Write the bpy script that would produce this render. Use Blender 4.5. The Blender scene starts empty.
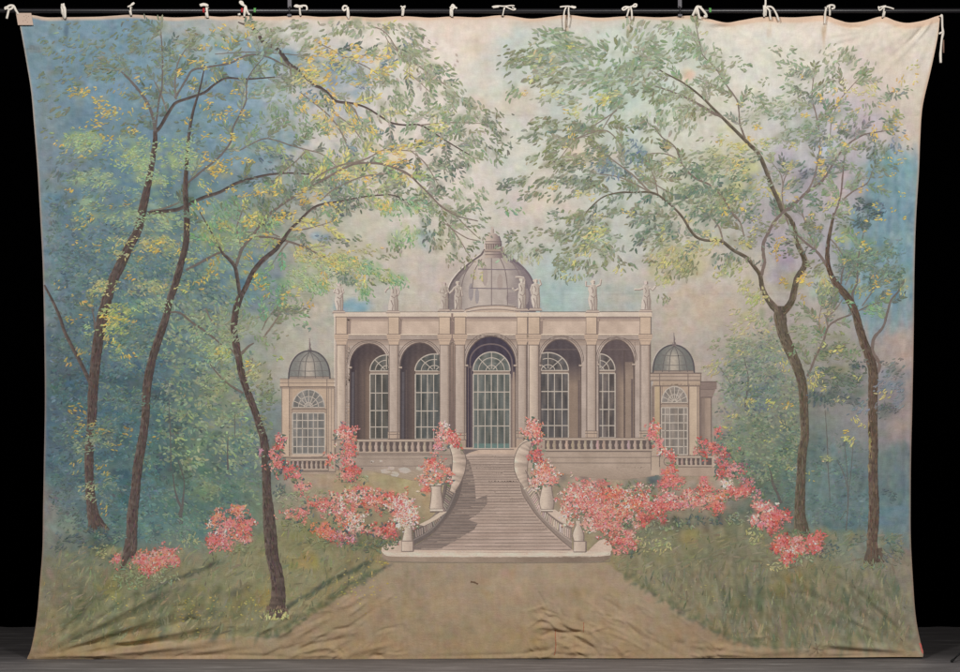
import bpy, math, random
import numpy as np

# A hand-painted theatre drop tied to a pipe in front of black drapes.
# One "px" of the layout below is one centimetre on the cloth; x runs right, y runs down.
R = random.Random(11)
NR = np.random.default_rng(11)
W, H = 960, 672
FLOOR_PY = 658.0

def X(px): return (px - 480.0) / 100.0
def Z(py): return (FLOOR_PY - py) / 100.0

# ------------------------------------------------------------------ noise / interpolation
def vnoise(h, w, sx, sy, rng=NR):
    gh, gw = int(h / sy) + 3, int(w / sx) + 3
    g = rng.random((gh, gw)) * 2 - 1
    yy = np.arange(h) / sy; xx = np.arange(w) / sx
    y0 = yy.astype(int); x0 = xx.astype(int)
    fy = (yy - y0)[:, None]; fx = (xx - x0)[None, :]
    fy = fy * fy * (3 - 2 * fy); fx = fx * fx * (3 - 2 * fx)
    a = g[y0][:, x0]; b = g[y0][:, x0 + 1]; c = g[y0 + 1][:, x0]; d = g[y0 + 1][:, x0 + 1]
    return (a * (1 - fx) + b * fx) * (1 - fy) + (c * (1 - fx) + d * fx) * fy

def fbm(h, w, s, o=4, asp=1.0):
    t = np.zeros((h, w)); a = 1.0; n = 0
    for k in range(o):
        t += a * vnoise(h, w, max(1.0, s * asp), max(1.0, s)); n += a
        a *= .55; s /= 2
    return t / n

def bil(img, x, y):
    x = np.clip(np.asarray(x, float), 0, img.shape[1] - 1.001); y = np.clip(np.asarray(y, float), 0, img.shape[0] - 1.001)
    x0 = x.astype(int); y0 = y.astype(int); fx = x - x0; fy = y - y0
    if img.ndim == 3: fx = fx[..., None]; fy = fy[..., None]
    return (img[y0, x0] * (1 - fx) + img[y0, x0 + 1] * fx) * (1 - fy) + (img[y0 + 1, x0] * (1 - fx) + img[y0 + 1, x0 + 1] * fx) * fy

def s2l(c):
    c = np.clip(np.asarray(c, float), 0, 1)
    return np.where(c <= .04045, c / 12.92, ((c + .055) / 1.055) ** 2.4)

def inside(poly, x, y):
    r = np.zeros(np.shape(x), bool)
    n = len(poly)
    for i in range(n):
        xa, ya = poly[i]; xb, yb = poly[(i + 1) % n]
        if ya == yb: continue
        c = ((ya > y) != (yb > y)) & (x < (xb - xa) * (y - ya) / (yb - ya) + xa)
        r ^= c
    return r

def catmull(pts, step=3.0):
    """points with any number of channels, resampled along a smooth curve"""
    P = [np.array(p, float) for p in pts]
    if len(P) < 3:
        n = max(2, int(np.hypot(*(P[1] - P[0])[:2]) / step) + 1)
        return [P[0] + (P[1] - P[0]) * i / (n - 1) for i in range(n)]
    P = [2 * P[0] - P[1]] + P + [2 * P[-1] - P[-2]]
    out = []
    for i in range(1, len(P) - 2):
        a, b, c, d = P[i - 1:i + 3]
        n = max(1, int(np.hypot(*(c - b)[:2]) / step))
        for k in range(n):
            t = k / n
            out.append(.5 * (2 * b + (c - a) * t + (2 * a - 5 * b + 4 * c - d) * t * t + (3 * b - a - 3 * c + d) * t ** 3))
    out.append(P[-2])
    return out

# ------------------------------------------------------------------ outline of the cloth
def curve(pairs):
    a = np.array(pairs, float)
    return lambda v: np.interp(v, a[:, 0], a[:, 1])
def smooth_curve(pairs):
    c = np.array(catmull(pairs, 2.0)); o = np.argsort(c[:, 0])
    return lambda v: np.interp(v, c[o, 0], c[o, 1])
xl = smooth_curve([(10, 16), (14, 17), (40, 22), (62, 26), (92, 31), (125, 34), (168, 37.5), (210, 40), (255, 42.5), (293, 43.7), (336, 44.5), (398, 45), (461, 44), (504, 43.2), (546, 42.5), (579, 40), (609, 37.5), (629, 35), (649, 31), (656, 28), (664, 26.5)])
xr = smooth_curve([(10, 941), (15, 940), (37, 937.5), (67, 931), (95, 924), (112, 921.5), (140, 920), (168, 919), (218, 916), (273, 914.5), (336, 913.7), (398, 912.5), (448, 911.3), (504, 910.8), (541, 911), (579, 913), (609, 915), (629, 917.5), (646, 921), (654, 923), (664, 921)])
yt = smooth_curve([(0, 13.6), (16, 14), (33, 15), (45, 17), (64, 17), (95, 16.6), (115, 15.5), (131, 14.6), (150, 15.6), (172, 17.3), (190, 17), (206, 16), (222, 16.8), (240, 15.8), (270, 16.8), (300, 15.6), (322, 17), (347, 16.2), (375, 17.6), (403, 16.2), (430, 17.6), (452, 16.4), (478, 17.2), (503, 15), (530, 18.4), (550, 16.6), (567, 14.6), (585, 16.6), (602, 17.6), (630, 16), (660, 17.2), (694, 15.4), (710, 19), (726, 22.4), (742, 20), (764, 16.8), (795, 17.2), (824, 15.5), (836, 19), (849, 22.4), (864, 21), (882, 16.4), (896, 21), (908, 23), (924, 20.5), (940, 15.4), (960, 13)])
yb = curve([(0, 659.5), (27, 659.5), (120, 659), (300, 659), (400, 658.6), (480, 658), (545, 657.7), (640, 657.8), (760, 657.2), (860, 657), (923, 656.6), (960, 656.6)])

# ------------------------------------------------------------------ folds of the cloth: depth towards the viewer, metres
D = np.zeros((H, W))
D += .012 * vnoise(H, W, 190, 260) + .005 * vnoise(H, W, 70, 120)
YY, XX = np.mgrid[0:H, 0:W].astype(float)
def fold(pts, amp, wid, skew=0.0):
    """a ridge (amp>0) or furrow (amp<0) along a polyline of (x, y); dies out at both ends"""
    c = np.array(catmull(pts, 2.0)); n = len(c)
    for i in range(n - 1):
        pass
    x0, x1 = int(max(0, c[:, 0].min() - wid * 4)), int(min(W, c[:, 0].max() + wid * 4 + 1))
    y0, y1 = int(max(0, c[:, 1].min() - wid * 4)), int(min(H, c[:, 1].max() + wid * 4 + 1))
    if x1 <= x0 or y1 <= y0: return
    gx = XX[y0:y1, x0:x1]; gy = YY[y0:y1, x0:x1]
    best = np.full(gx.shape, 1e9); tt = np.zeros(gx.shape); sg = np.zeros(gx.shape)
    for i in range(n - 1):
        a = c[i]; d = c[i + 1] - a; L2 = (d ** 2).sum() + 1e-9
        t = np.clip(((gx - a[0]) * d[0] + (gy - a[1]) * d[1]) / L2, 0, 1)
        ex = gx - a[0] - t * d[0]; ey = gy - a[1] - t * d[1]
        q = ex * ex + ey * ey
        m = q < best
        best[m] = q[m]; tt[m] = ((i + t) / (n - 1))[m]; sg[m] = np.sign(d[0] * ey - d[1] * ex)[m]
    dist = np.sqrt(best) * (1 + skew * sg)
    env = np.clip(np.sin(np.pi * np.clip(tt, 0.02, .98)), 0, 1) ** .6
    D[y0:y1, x0:x1] += 1.08 * amp * np.exp(-(dist / wid) ** 2) * env
def fan(cx, cy, a0, a1, n, r0, r1, amp, w0, w1):
    for k in range(n):
        a = math.radians(a0 + (a1 - a0) * (k + R.uniform(-.3, .3)) / max(1, n - 1)); rr = R.uniform(.55, 1) * r1; s = R.uniform(.5, 1.3)
        st = r0 * R.uniform(.8, 2)
        b = R.uniform(-.05, .05)
        p = [(cx + math.cos(a + b * t) * (st + (rr - st) * t), cy + math.sin(a + b * t) * (st + (rr - st) * t)) for t in (0, .35, .7, 1)]
        fold(p, amp * s * R.choice((1, 1, -.7)), w0 + (w1 - w0) * R.random(), R.uniform(-.35, .35))
# bottom left corner, pulled tight
for a, r1, am, w in ((-52, 90, .010, 3.2), (-45, 125, .016, 3.5), (-38, 150, -.012, 3.5), (-33, 140, .018, 3.4), (-27, 170, .022, 4), (-22, 150, -.014, 2.8), (-18, 150, .024, 3.6), (-13.5, 190, -.026, 3.4), (-10.5, 200, .030, 3.8), (-7, 240, -.018, 3.2), (-4.5, 190, .018, 3)):
    a = math.radians(a)
    fold([(31 + math.cos(a) * r, 659 + math.sin(a) * r) for r in (6, r1 * .3, r1 * .65, r1)], am, w, .25)
fold([(60, 650), (100, 644), (140, 645), (200, 638)], -.022, 2.6); fold([(70, 655), (130, 651), (190, 641), (240, 636)], .022, 4.5)
fold([(150, 657), (200, 655), (260, 648)], -.012, 2.4); fold([(190, 652), (215, 650), (236, 645)], .010, 2.5)
fold([(185, 622), (192, 620), (200, 623), (206, 621)], -.018, 2.2); fold([(172, 608), (185, 605), (192, 599)], -.012, 1.8)
# diagonal drags left of the path
for k in range(22):
    x = R.uniform(262, 372); y = R.uniform(598, 652); L = R.uniform(18, 52); a = math.radians(-R.uniform(22, 36))
    fold([(x - L / 2 * math.cos(a), y - L / 2 * math.sin(a)), (x, y + R.uniform(-2, 2)), (x + L / 2 * math.cos(a), y + L / 2 * math.sin(a))], R.choice((1, -1)) * R.uniform(.006, .015), R.uniform(1.7, 3.0), R.uniform(-.3, .3))
fold([(286, 657), (318, 648), (332, 648), (346, 655)], .022, 2.6); fold([(296, 650), (330, 641), (352, 637)], -.018, 2.3)
fold([(330, 630), (348, 628), (358, 624)], -.018, 1.9); fold([(352, 654), (372, 648), (390, 645)], .015, 2.8); fold([(368, 658), (376, 655), (386, 658)], -.020, 2.2)
fold([(334, 648), (340, 651), (345, 656)], -.018, 2.0)
# crumpled patch right of centre
for p, am, w in (([(534, 617), (546, 621), (556, 628), (566, 633)], .020, 2.8), ([(538, 622), (548, 623), (555, 630), (566, 634)], -.020, 2.2), ([(562, 622), (572, 627), (580, 629), (586, 632)], .020, 3), ([(556, 632), (570, 633), (582, 631)], -.024, 2), ([(532, 630), (546, 626), (556, 631)], .016, 2.8), ([(540, 637), (552, 633), (560, 638)], -.022, 2.4), ([(560, 640), (572, 636), (588, 646), (598, 648)], -.020, 2.4), ([(566, 634), (582, 637), (594, 646)], .020, 2.6), ([(520, 657), (534, 652), (548, 651), (556, 647)], -.026, 2.6), ([(536, 657), (548, 654), (556, 648)], .018, 2.2), ([(556, 641), (566, 645), (574, 652)], .014, 2), ([(584, 620), (590, 630), (600, 642)], .012, 2.2), ([(560, 656), (575, 652), (592, 655)], .012, 2.4), ([(582, 637), (592, 647), (600, 656)], -.012, 2), ([(546, 618), (556, 617), (562, 622)], -.012, 1.8)):
    fold(p, am, w, R.uniform(-.25, .25))
for k in range(26):
    x = R.uniform(590, 690); y = R.uniform(592, 655); L = R.uniform(14, 40); a = math.radians(R.uniform(20, 42))
    fold([(x - L / 2 * math.cos(a), y - L / 2 * math.sin(a)), (x, y + R.uniform(-2, 2)), (x + L / 2 * math.cos(a), y + L / 2 * math.sin(a))], R.choice((1, -1)) * R.uniform(.003, .008), R.uniform(1.7, 2.6))
for k in range(14):
    x = R.uniform(655, 740); y = R.uniform(640, 656); L = R.uniform(10, 26)
    fold([(x - L / 2, y + R.uniform(-3, 3)), (x, y), (x + L / 2, y + R.uniform(-3, 3))], R.choice((1, -1)) * R.uniform(.005, .011), R.uniform(1.8, 2.6))
# stitch knot and hem at the lower right
for k in range(11):
    a = 2 * math.pi * k / 11
    fold([(816 + math.cos(a) * 1.5, 648 + math.sin(a) * 1.2), (816 + math.cos(a) * 6, 648 + math.sin(a) * 4), (816 + math.cos(a) * 13, 648 + math.sin(a) * 8)], .010, 1.7)
fold([(820, 648), (850, 651), (905, 654)], -.022, 2.6); fold([(818, 643), (860, 647), (900, 650)], .014, 3); fold([(720, 650), (770, 652), (812, 648)], .012, 3)
fold([(835, 574), (862, 598), (888, 622), (912, 645)], -.024, 2.8, .3); fold([(838, 580), (862, 605), (885, 627), (905, 644)], .016, 3.6)
fold([(812, 544), (838, 573), (862, 597)], .010, 4.5)
for x0, y0, x1, y1, am, w in ((800, 588, 866, 632, -.010, 3), (822, 606, 884, 640, .012, 3.4), (805, 605, 868, 640, .008, 3), (846, 622, 896, 648, -.012, 2.6), (770, 570, 830, 600, .006, 3), (735, 585, 790, 640, .005, 3), (870, 600, 908, 640, .009, 3), (858, 632, 900, 650, .009, 2.6), (792, 592, 822, 604, -.009, 2)):
    fold([(x0, y0), ((x0 + x1) / 2 + 2, (y0 + y1) / 2 - 2), (x1, y1)], am, w)
# top hem scallops: drag lines between the ties
fan(938, 17, 112, 172, 12, 5, 95, .008, 2.2, 4); fan(882, 17, 25, 155, 10, 5, 60, .005, 2, 3.4); fan(824, 16, 12, 160, 11, 5, 65, .006, 2, 3.4); fan(765, 17, 20, 165, 8, 5, 45, .004, 2, 3); fan(695, 16, 8, 60, 5, 5, 38, .005, 1.9, 3)
for x, y, L, a, am in ((712, 23, 30, 4, .012), (722, 27, 26, -2, -.012), (850, 27, 34, 8, -.012), (845, 33, 40, -10, .008), (848, 42, 36, -14, -.008), (900, 27, 30, -10, -.011), (842, 50, 36, -18, .006), (916, 35, 26, -45, -.012), (924, 30, 22, -50, .012), (910, 25, 20, -10, .008), (700, 22, 22, 6, -.009)):
    q = math.radians(a)
    fold([(x - L / 2 * math.cos(q), y - L / 2 * math.sin(q)), (x, y), (x + L / 2 * math.cos(q), y + L / 2 * math.sin(q))], am * 1.7, 2.0)
for tx in (131, 206, 243, 300, 347, 403, 452, 503, 567, 630):
    fan(tx, 16, 10, 170, 5, 4, 26, .003, 1.8, 2.6)
fan(24, 24, 25, 70, 5, 8, 60, .007, 2.0, 3)
for x, y, L in ((524, 24, 26), (532, 27, 26), (545, 44, 30), (60, 44, 26), (50, 40, 22)):
    fold([(x - L / 2, y + 1.5), (x, y), (x + L / 2, y - 2)], -.006, 1.8)
# side hems curl a little, long vertical creases near both edges
fold([(908, 60), (898, 130), (901, 250), (899, 330)], -.006, 2.4); fold([(908, 335), (904, 360), (910, 400), (909, 470)], .007, 2.2); fold([(52, 170), (50, 300), (52, 470)], .005, 4)
fold([(906, 400), (905, 450), (907, 520)], -.005, 2)
for x in (160, 765, 852):
    fold([(x, 30), (x + 2, 120), (x - 1, 200), (x + 1, 290)], .0012, 4)
for k in range(130):                                        # crisp creases in the trodden foot of the cloth
    x = R.choice((R.uniform(270, 400), R.uniform(270, 410), R.uniform(525, 620), R.uniform(530, 610), R.uniform(60, 260), R.uniform(600, 740), R.uniform(30, 900)))
    y = 658 - 62 * R.random() ** 1.5 if 270 < x < 420 or 520 < x < 620 else 657 - 34 * R.random() ** 1.6
    L = R.uniform(8, 30); a = math.radians(R.gauss(-26, 12) if x < 500 else R.gauss(24, 22) if x < 760 else R.gauss(12, 10))
    fold([(x - L / 2 * math.cos(a), y - L / 2 * math.sin(a)), (x + R.uniform(-2, 2), y + R.uniform(-2, 2)), (x + L / 2 * math.cos(a), y + L / 2 * math.sin(a))], R.choice((1, -1)) * R.uniform(.003, .0085), R.uniform(1.1, 1.7), R.uniform(-.45, .45))
for x0, x1, am in ((36, 130, .016), (180, 290, -.012), (300, 345, .014), (415, 640, -.008), (505, 560, .016), (690, 760, .012), (818, 912, -.016)):
    fold([(x0, 656.5), ((x0 + x1) / 2, 654.6 + R.uniform(-1, 1)), (x1, 656.8)], am, 1.8)
D += .0010 * fbm(H, W, 26, 2)
# the pool of cloth at the foot leans out a touch
D += .03 * np.clip((YY - 600) / 58, 0, 1) ** 2

def depth(px, py): return bil(D, px, py)
# ------------------------------------------------------------------ the washes of paint (display colours, later turned into albedo)
KEYS = """
30: 40 115 135 150|80 112 136 156|120 112 136 155|165 118 139 156|205 168 172 165|240 190 185 172|300 205 198 186|350 210 200 187|400 213 200 186|450 215 198 182|500 208 195 180|560 200 193 180|620 195 195 182|680 198 195 180|740 212 202 186|800 215 203 187|860 215 203 186|920 212 198 180
80: 40 110 132 150|80 108 132 152|130 112 137 158|180 116 140 162|220 120 143 166|255 138 154 172|285 178 178 172|305 185 182 175|335 158 164 172|380 200 192 180|430 212 199 185|480 205 195 182|520 192 192 180|560 185 187 174|620 180 186 172|680 198 196 182|740 205 198 183|800 205 196 182|850 205 190 175|900 205 190 172
130: 40 118 132 143|80 100 122 140|130 104 127 145|180 107 130 148|220 110 134 155|262 146 156 163|300 190 183 172|340 192 185 174|400 208 195 182|460 202 190 178|520 200 190 178|580 190 188 175|630 180 186 174|680 195 190 175|720 200 192 175|760 188 182 169|800 175 172 166|840 180 172 172|880 185 172 167|910 198 183 163
180: 48 114 124 134|80 98 118 134|130 100 122 137|180 95 115 130|220 112 127 136|260 113 130 145|300 160 160 155|350 188 178 165|400 195 185 170|450 205 192 177|500 198 188 175|550 200 187 172|600 180 182 170|650 185 183 168|700 182 179 157|760 167 163 157|800 165 158 156|840 176 164 160|870 132 147 157|900 114 141 157
230: 50 101 116 128|90 92 110 125|140 95 112 125|190 95 112 122|230 124 134 126|270 148 148 138|320 175 168 150|370 185 178 160|420 190 180 165|470 192 182 168|520 185 178 165|570 180 178 165|620 178 178 165|680 178 172 156|730 170 165 150|780 158 150 151|820 165 155 152|855 142 149 152|900 109 137 152
280: 50 95 110 122|90 90 108 120|140 92 110 120|180 92 110 118|215 95 112 125|250 108 124 136|290 150 152 140|340 178 172 155|400 182 172 157|440 185 172 160|500 180 172 160|560 170 177 170|610 178 172 160|660 182 170 157|710 185 172 158|750 175 165 150|800 163 154 148|840 158 154 146|870 124 140 147|900 109 135 147
320: 50 92 105 115|100 88 105 115|150 95 112 115|200 110 125 122|250 148 150 136|300 172 165 150|325 176 166 152|360 165 170 165|400 178 168 155|560 165 170 165|620 172 168 158|690 180 168 155|740 178 165 152|800 165 155 145|850 160 150 142|885 150 148 147|908 152 146 142
360: 50 85 100 108|100 82 100 110|150 85 103 112|200 100 118 118|245 138 141 130|280 165 160 146|330 165 155 142|660 165 155 145|690 172 160 148|720 165 155 145|760 150 148 138|800 150 145 134|840 142 138 132|880 150 140 135|906 162 146 136
410: 50 80 98 108|100 78 98 105|150 85 105 105|200 105 118 105|240 118 124 114|275 118 128 128|330 150 142 128|690 152 142 130|720 150 140 132|760 112 120 108|800 120 122 112|850 128 126 124|880 133 128 126|906 145 131 126
460: 50 82 102 110|100 80 100 105|150 82 105 103|200 95 112 98|240 92 108 104|270 108 116 112|320 155 140 122|400 155 140 122|560 158 142 126|640 155 140 124|700 150 136 120|740 116 121 106|780 95 108 96|830 100 112 108|870 102 114 114|906 108 114 115
500: 50 100 109 111|100 80 100 102|150 80 102 100|200 88 106 99|240 96 109 98|280 150 138 118|340 160 140 112|400 165 142 114|560 140 125 108|640 140 126 108|700 138 126 108|770 92 106 98|830 90 107 106|870 97 114 117|906 100 117 121
530: 50 112 113 106|100 90 104 100|150 80 106 107|195 84 107 101|225 104 112 98|262 112 112 92|310 118 116 92|350 112 110 90|400 112 106 88|640 110 105 88|720 106 102 84|780 104 102 88|830 104 112 104|870 100 116 118|906 100 115 118
560: 48 108 103 93|100 98 98 88|150 102 100 88|200 120 113 96|250 118 112 92|300 124 116 92|350 118 108 88|390 128 114 92|450 150 130 108|500 150 130 108|580 140 124 102|640 106 103 86|700 105 101 85|760 104 99 84|820 110 104 88|870 112 106 94|906 111 104 96
590: 46 106 100 88|85 98 97 82|130 104 102 80|170 106 100 84|215 116 110 88|260 116 112 90|300 116 110 88|350 126 112 88|400 142 122 98|450 150 130 106|500 152 130 108|560 143 124 98|620 138 118 94|670 108 103 88|720 102 98 83|770 104 98 80|820 110 103 82|870 108 103 92|906 110 103 95
622: 42 112 102 86|80 96 95 80|130 96 94 78|180 108 102 80|240 110 102 80|285 108 103 84|330 132 112 84|380 141 119 92|440 142 122 96|500 141 121 96|560 139 119 93|620 140 119 92|680 132 113 90|720 104 99 83|780 95 93 78|840 100 96 82|905 105 98 87
648: 36 124 104 82|90 128 107 80|150 132 109 80|210 134 110 80|300 131 108 80|380 135 112 84|450 135 114 86|520 132 112 86|600 133 111 84|680 132 112 86|740 124 107 85|800 121 104 83|860 117 104 84|915 113 102 86
"""
kp = []
for ln in KEYS.strip().splitlines():
    y, rest = ln.split(':')
    for t in rest.split('|'):
        x, r, g, b = map(float, t.split())
        kp.append((x, float(y), r, g, b))
kp = np.array(kp)
def wash():
    s = 4
    kp[:, 2:] *= np.where((kp[:, 1:2] < 290) & (kp[:, :1] > 290), np.array([[1.025, 1.035, 1.05]]), np.where((kp[:, 1:2] > 525) & (kp[:, 1:2] < 640), np.array([[1.03, 1.055, 1.05]]), 1.0))
    gy, gx = np.mgrid[0:H:s, 0:W:s].astype(float)
    wx = fbm(*gx.shape, 14, 3) * 26; wy = fbm(*gx.shape, 14, 3) * 20
    qx = gx + wx; qy = gy + wy
    num = np.zeros(gx.shape + (3,)); den = np.zeros(gx.shape)
    for x, y, r, g, b in kp:
        w = np.exp(-((qx - x) / 27) ** 2 - ((qy - y) / 25) ** 2) + 1e-7 / (1 + (qx - x) ** 2 + (qy - y) ** 2)
        num += w[..., None] * np.array((r, g, b)); den += w
    img = num / den[..., None] / 255
    yy, xx = np.mgrid[0:H, 0:W]
    return bil(img, xx / s, yy / s)
C = wash()

def dab(x, y, rx, ry, ang, col, a, hard=1.6):
    m = max(rx, ry) * 1.7 + 2
    x0, x1, y0, y1 = int(max(0, x - m)), int(min(W, x + m + 1)), int(max(0, y - m)), int(min(H, y + m + 1))
    if x1 <= x0 or y1 <= y0: return
    c, s = math.cos(ang), math.sin(ang)
    gx = XX[y0:y1, x0:x1] - x; gy = YY[y0:y1, x0:x1] - y
    u = (gx * c + gy * s) / rx; v = (-gx * s + gy * c) / ry
    k = a * np.exp(-(u * u + v * v) ** hard)[..., None]
    C[y0:y1, x0:x1] = C[y0:y1, x0:x1] * (1 - k) + np.array(col) / 255 * k
def jit(c, s=8):
    d = R.gauss(0, s * .7)
    return tuple(min(255, max(0, v + d + R.gauss(0, s * .45))) for v in c)
def dabs(cx, cy, rx, ry, n, cols, s=(3, 8), asp=.6, ang=0, spread=.6, a=.5):
    for _ in range(n):
        t = R.uniform(0, 2 * math.pi); r = math.sqrt(R.random())
        q = R.uniform(*s)
        dab(cx + rx * r * math.cos(t), cy + ry * r * math.sin(t), q, q * asp, math.radians(ang) + R.uniform(-spread, spread), jit(R.choice(cols)), a * R.uniform(.5, 1.1))

BLUE = [(104, 132, 150), (116, 144, 160), (98, 124, 142), (126, 150, 164)]
SKYB = [(140, 155, 172), (150, 160, 172), (128, 148, 168)]
TEAL = [(150, 175, 175), (140, 170, 175)]
# blue ground behind the trees at the left, scrubbed on
dabs(230, 60, 60, 26, 40, BLUE, (6, 16), .5, 10, .5, .45); dabs(215, 100, 50, 30, 30, BLUE, (6, 16), .5, 10, .5, .4)
dabs(335, 85, 24, 22, 40, SKYB, (3, 8), .6, 20, .8, .5); dabs(278, 140, 28, 12, 26, BLUE, (4, 9), .6, 0, .8, .5); dabs(255, 155, 30, 14, 26, BLUE, (4, 9), .6, 0, .8, .5)
dabs(345, 62, 22, 10, 14, SKYB, (3, 6), .6, 0, .8, .45); dabs(340, 115, 14, 10, 14, SKYB, (3, 7), .6, 50, .8, .4)
dabs(262, 286, 24, 34, 40, [(102, 122, 140), (112, 130, 142), (95, 112, 130)], (4, 10), .7, 0, 1.5, .5)
dabs(240, 275, 26, 30, 30, [(90, 108, 126), (100, 118, 136)], (4, 9), .7, 0, 1.5, .45)
dabs(352, 305, 18, 7, 22, [(132, 160, 174), (120, 150, 168)], (4, 9), .5, 0, .3, .5); dabs(330, 195, 12, 10, 16, [(135, 155, 165)], (3, 6), .7, 0, 1, .4)
dabs(350, 188, 12, 8, 10, [(130, 155, 168)], (3, 6), .6, 30, 1, .4); dabs(425, 240, 14, 8, 14, [(150, 172, 172)], (4, 8), .6, 0, 1, .4)
dabs(320, 237, 8, 5, 9, [(125, 145, 160)], (2, 5), .6, 0, 1, .5)
dabs(220, 60, 24, 9, 14, [(190, 192, 186)], (4, 9), .4, 15, .5, .35); dabs(178, 30, 30, 8, 18, [(182, 180, 168)], (4, 9), .5, -10, .5, .4); dabs(205, 40, 20, 8, 10, [(186, 186, 178)], (4, 8), .5, 10, .5, .4)
dabs(270, 100, 14, 14, 14, [(180, 182, 178)], (3, 7), .6, 30, 1, .4); dabs(235, 90, 14, 10, 10, [(170, 178, 178)], (2, 5), .6, 0, 1, .35)
# pale greenish sky and warm clouds
dabs(552, 285, 34, 26, 26, [(164, 178, 172), (158, 176, 172)], (8, 18), .7, 0, 1, .26); dabs(590, 298, 60, 14, 26, [(162, 175, 168)], (6, 14), .5, 0, .2, .3)
dabs(600, 130, 60, 45, 40, [(182, 192, 182), (176, 188, 178)], (8, 18), .7, 0, 1, .25); dabs(650, 60, 60, 40, 40, [(188, 196, 184)], (8, 20), .7, 0, 1, .25); dabs(530, 40, 30, 14, 16, [(180, 192, 184)], (8, 14), .7, 0, 1, .25)
dabs(560, 110, 110, 80, 90, [(188, 195, 182), (182, 192, 180), (196, 196, 182)], (8, 20), .6, 0, 1, .26); dabs(760, 70, 60, 40, 26, [(198, 198, 184)], (8, 18), .7, 0, 1, .2)
dabs(595, 150, 26, 16, 20, [(206, 188, 168)], (6, 12), .7, 0, 1, .35); dabs(540, 205, 40, 14, 26, [(206, 186, 170), (208, 190, 176)], (6, 14), .7, 0, 1, .3); dabs(520, 215, 16, 12, 14, [(196, 186, 178)], (6, 10), .8, 0, 1, .4)
dabs(685, 77, 9, 6, 8, [(216, 188, 164)], (3, 6), .8, 0, 1, .5); dabs(515, 100, 22, 16, 14, [(202, 186, 168)], (6, 12), .8, 0, 1, .3); dabs(480, 60, 10, 50, 20, [(206, 186, 166)], (6, 12), .8, 0, 1, .25)
dabs(704, 300, 34, 14, 20, [(188, 168, 150)], (6, 14), .6, 0, 1, .3); dabs(685, 315, 20, 20, 12, [(186, 166, 146)], (6, 10), .8, 0, 1, .3)
dabs(440, 270, 40, 30, 26, [(188, 172, 158)], (8, 18), .7, 0, 1, .25); dabs(320, 340, 16, 40, 20, [(172, 166, 150)], (6, 14), .8, 0, 1, .25)
# lilac mist in the right crown, yellow glow
dabs(800, 165, 26, 34, 36, [(160, 156, 166), (166, 158, 164)], (5, 12), .8, 0, 1, .24); dabs(850, 120, 34, 20, 30, [(186, 176, 180), (180, 170, 174)], (6, 14), .7, 0, 1, .25); dabs(825, 150, 8, 8, 8, [(176, 190, 198)], (3, 6), .8, 0, 1, .5)
dabs(775, 255, 16, 30, 24, [(158, 148, 156)], (5, 10), .8, 0, 1, .35); dabs(850, 190, 18, 20, 18, [(186, 168, 162)], (5, 10), .8, 0, 1, .35); dabs(790, 283, 14, 10, 12, [(148, 144, 110)], (4, 8), .7, 0, 1, .4)
dabs(732, 160, 28, 34, 40, [(196, 190, 132), (190, 186, 140)], (5, 11), .7, 0, 1, .28); dabs(728, 195, 16, 14, 16, [(184, 180, 124)], (5, 9), .7, 0, 1, .3); dabs(675, 265, 28, 18, 30, [(180, 174, 126)], (5, 10), .7, -20, .6, .3)
dabs(822, 285, 12, 12, 12, [(168, 180, 160)], (4, 8), .8, 0, 1, .35); dabs(845, 235, 7, 7, 8, [(158, 166, 120)], (3, 6), .8, 0, 1, .45); dabs(905, 285, 8, 18, 14, [(142, 150, 128)], (3, 8), .8, 90, .4, .35)
# brushed blue strip at the far right edge of the cloth
for _ in range(190):
    t = R.random(); y = 160 + 165 * t
    x = R.uniform(868 - 18 * math.sin(t * 3) * (t > .35) - (20 if t > .5 else 0) * R.random(), 916)
    dab(x, y, R.uniform(10, 20), R.uniform(2, 4), math.radians(90 + R.uniform(-8, 8)), jit(R.choice([(98, 128, 146), (108, 138, 154), (92, 120, 138), (116, 144, 156)]), 7), .4)
for _ in range(60):
    dab(R.uniform(905, 918), R.uniform(150, 320), R.uniform(12, 24), R.uniform(1.2, 2.4), math.radians(90 + R.uniform(-3, 3)), jit((122, 142, 152), 8), .3)
dabs(909, 300, 6, 25, 10, [(150, 160, 160)], (4, 9), .4, 90, .3, .35); dabs(900, 345, 14, 16, 24, [(170, 150, 138)], (5, 9), .7, 0, 1, .35); dabs(902, 430, 12, 18, 18, [(150, 134, 130)], (4, 9), .8, 0, 1, .35)
for _ in range(70):
    dab(R.uniform(40, 56), R.uniform(70, 330), R.uniform(12, 26), R.uniform(1.5, 3), math.radians(90 + R.uniform(-5, 5)), jit((118, 128, 136), 8), .3)
dabs(50, 505, 8, 26, 20, [(132, 120, 112), (120, 116, 112)], (4, 9), .7, 90, .5, .4)
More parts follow.
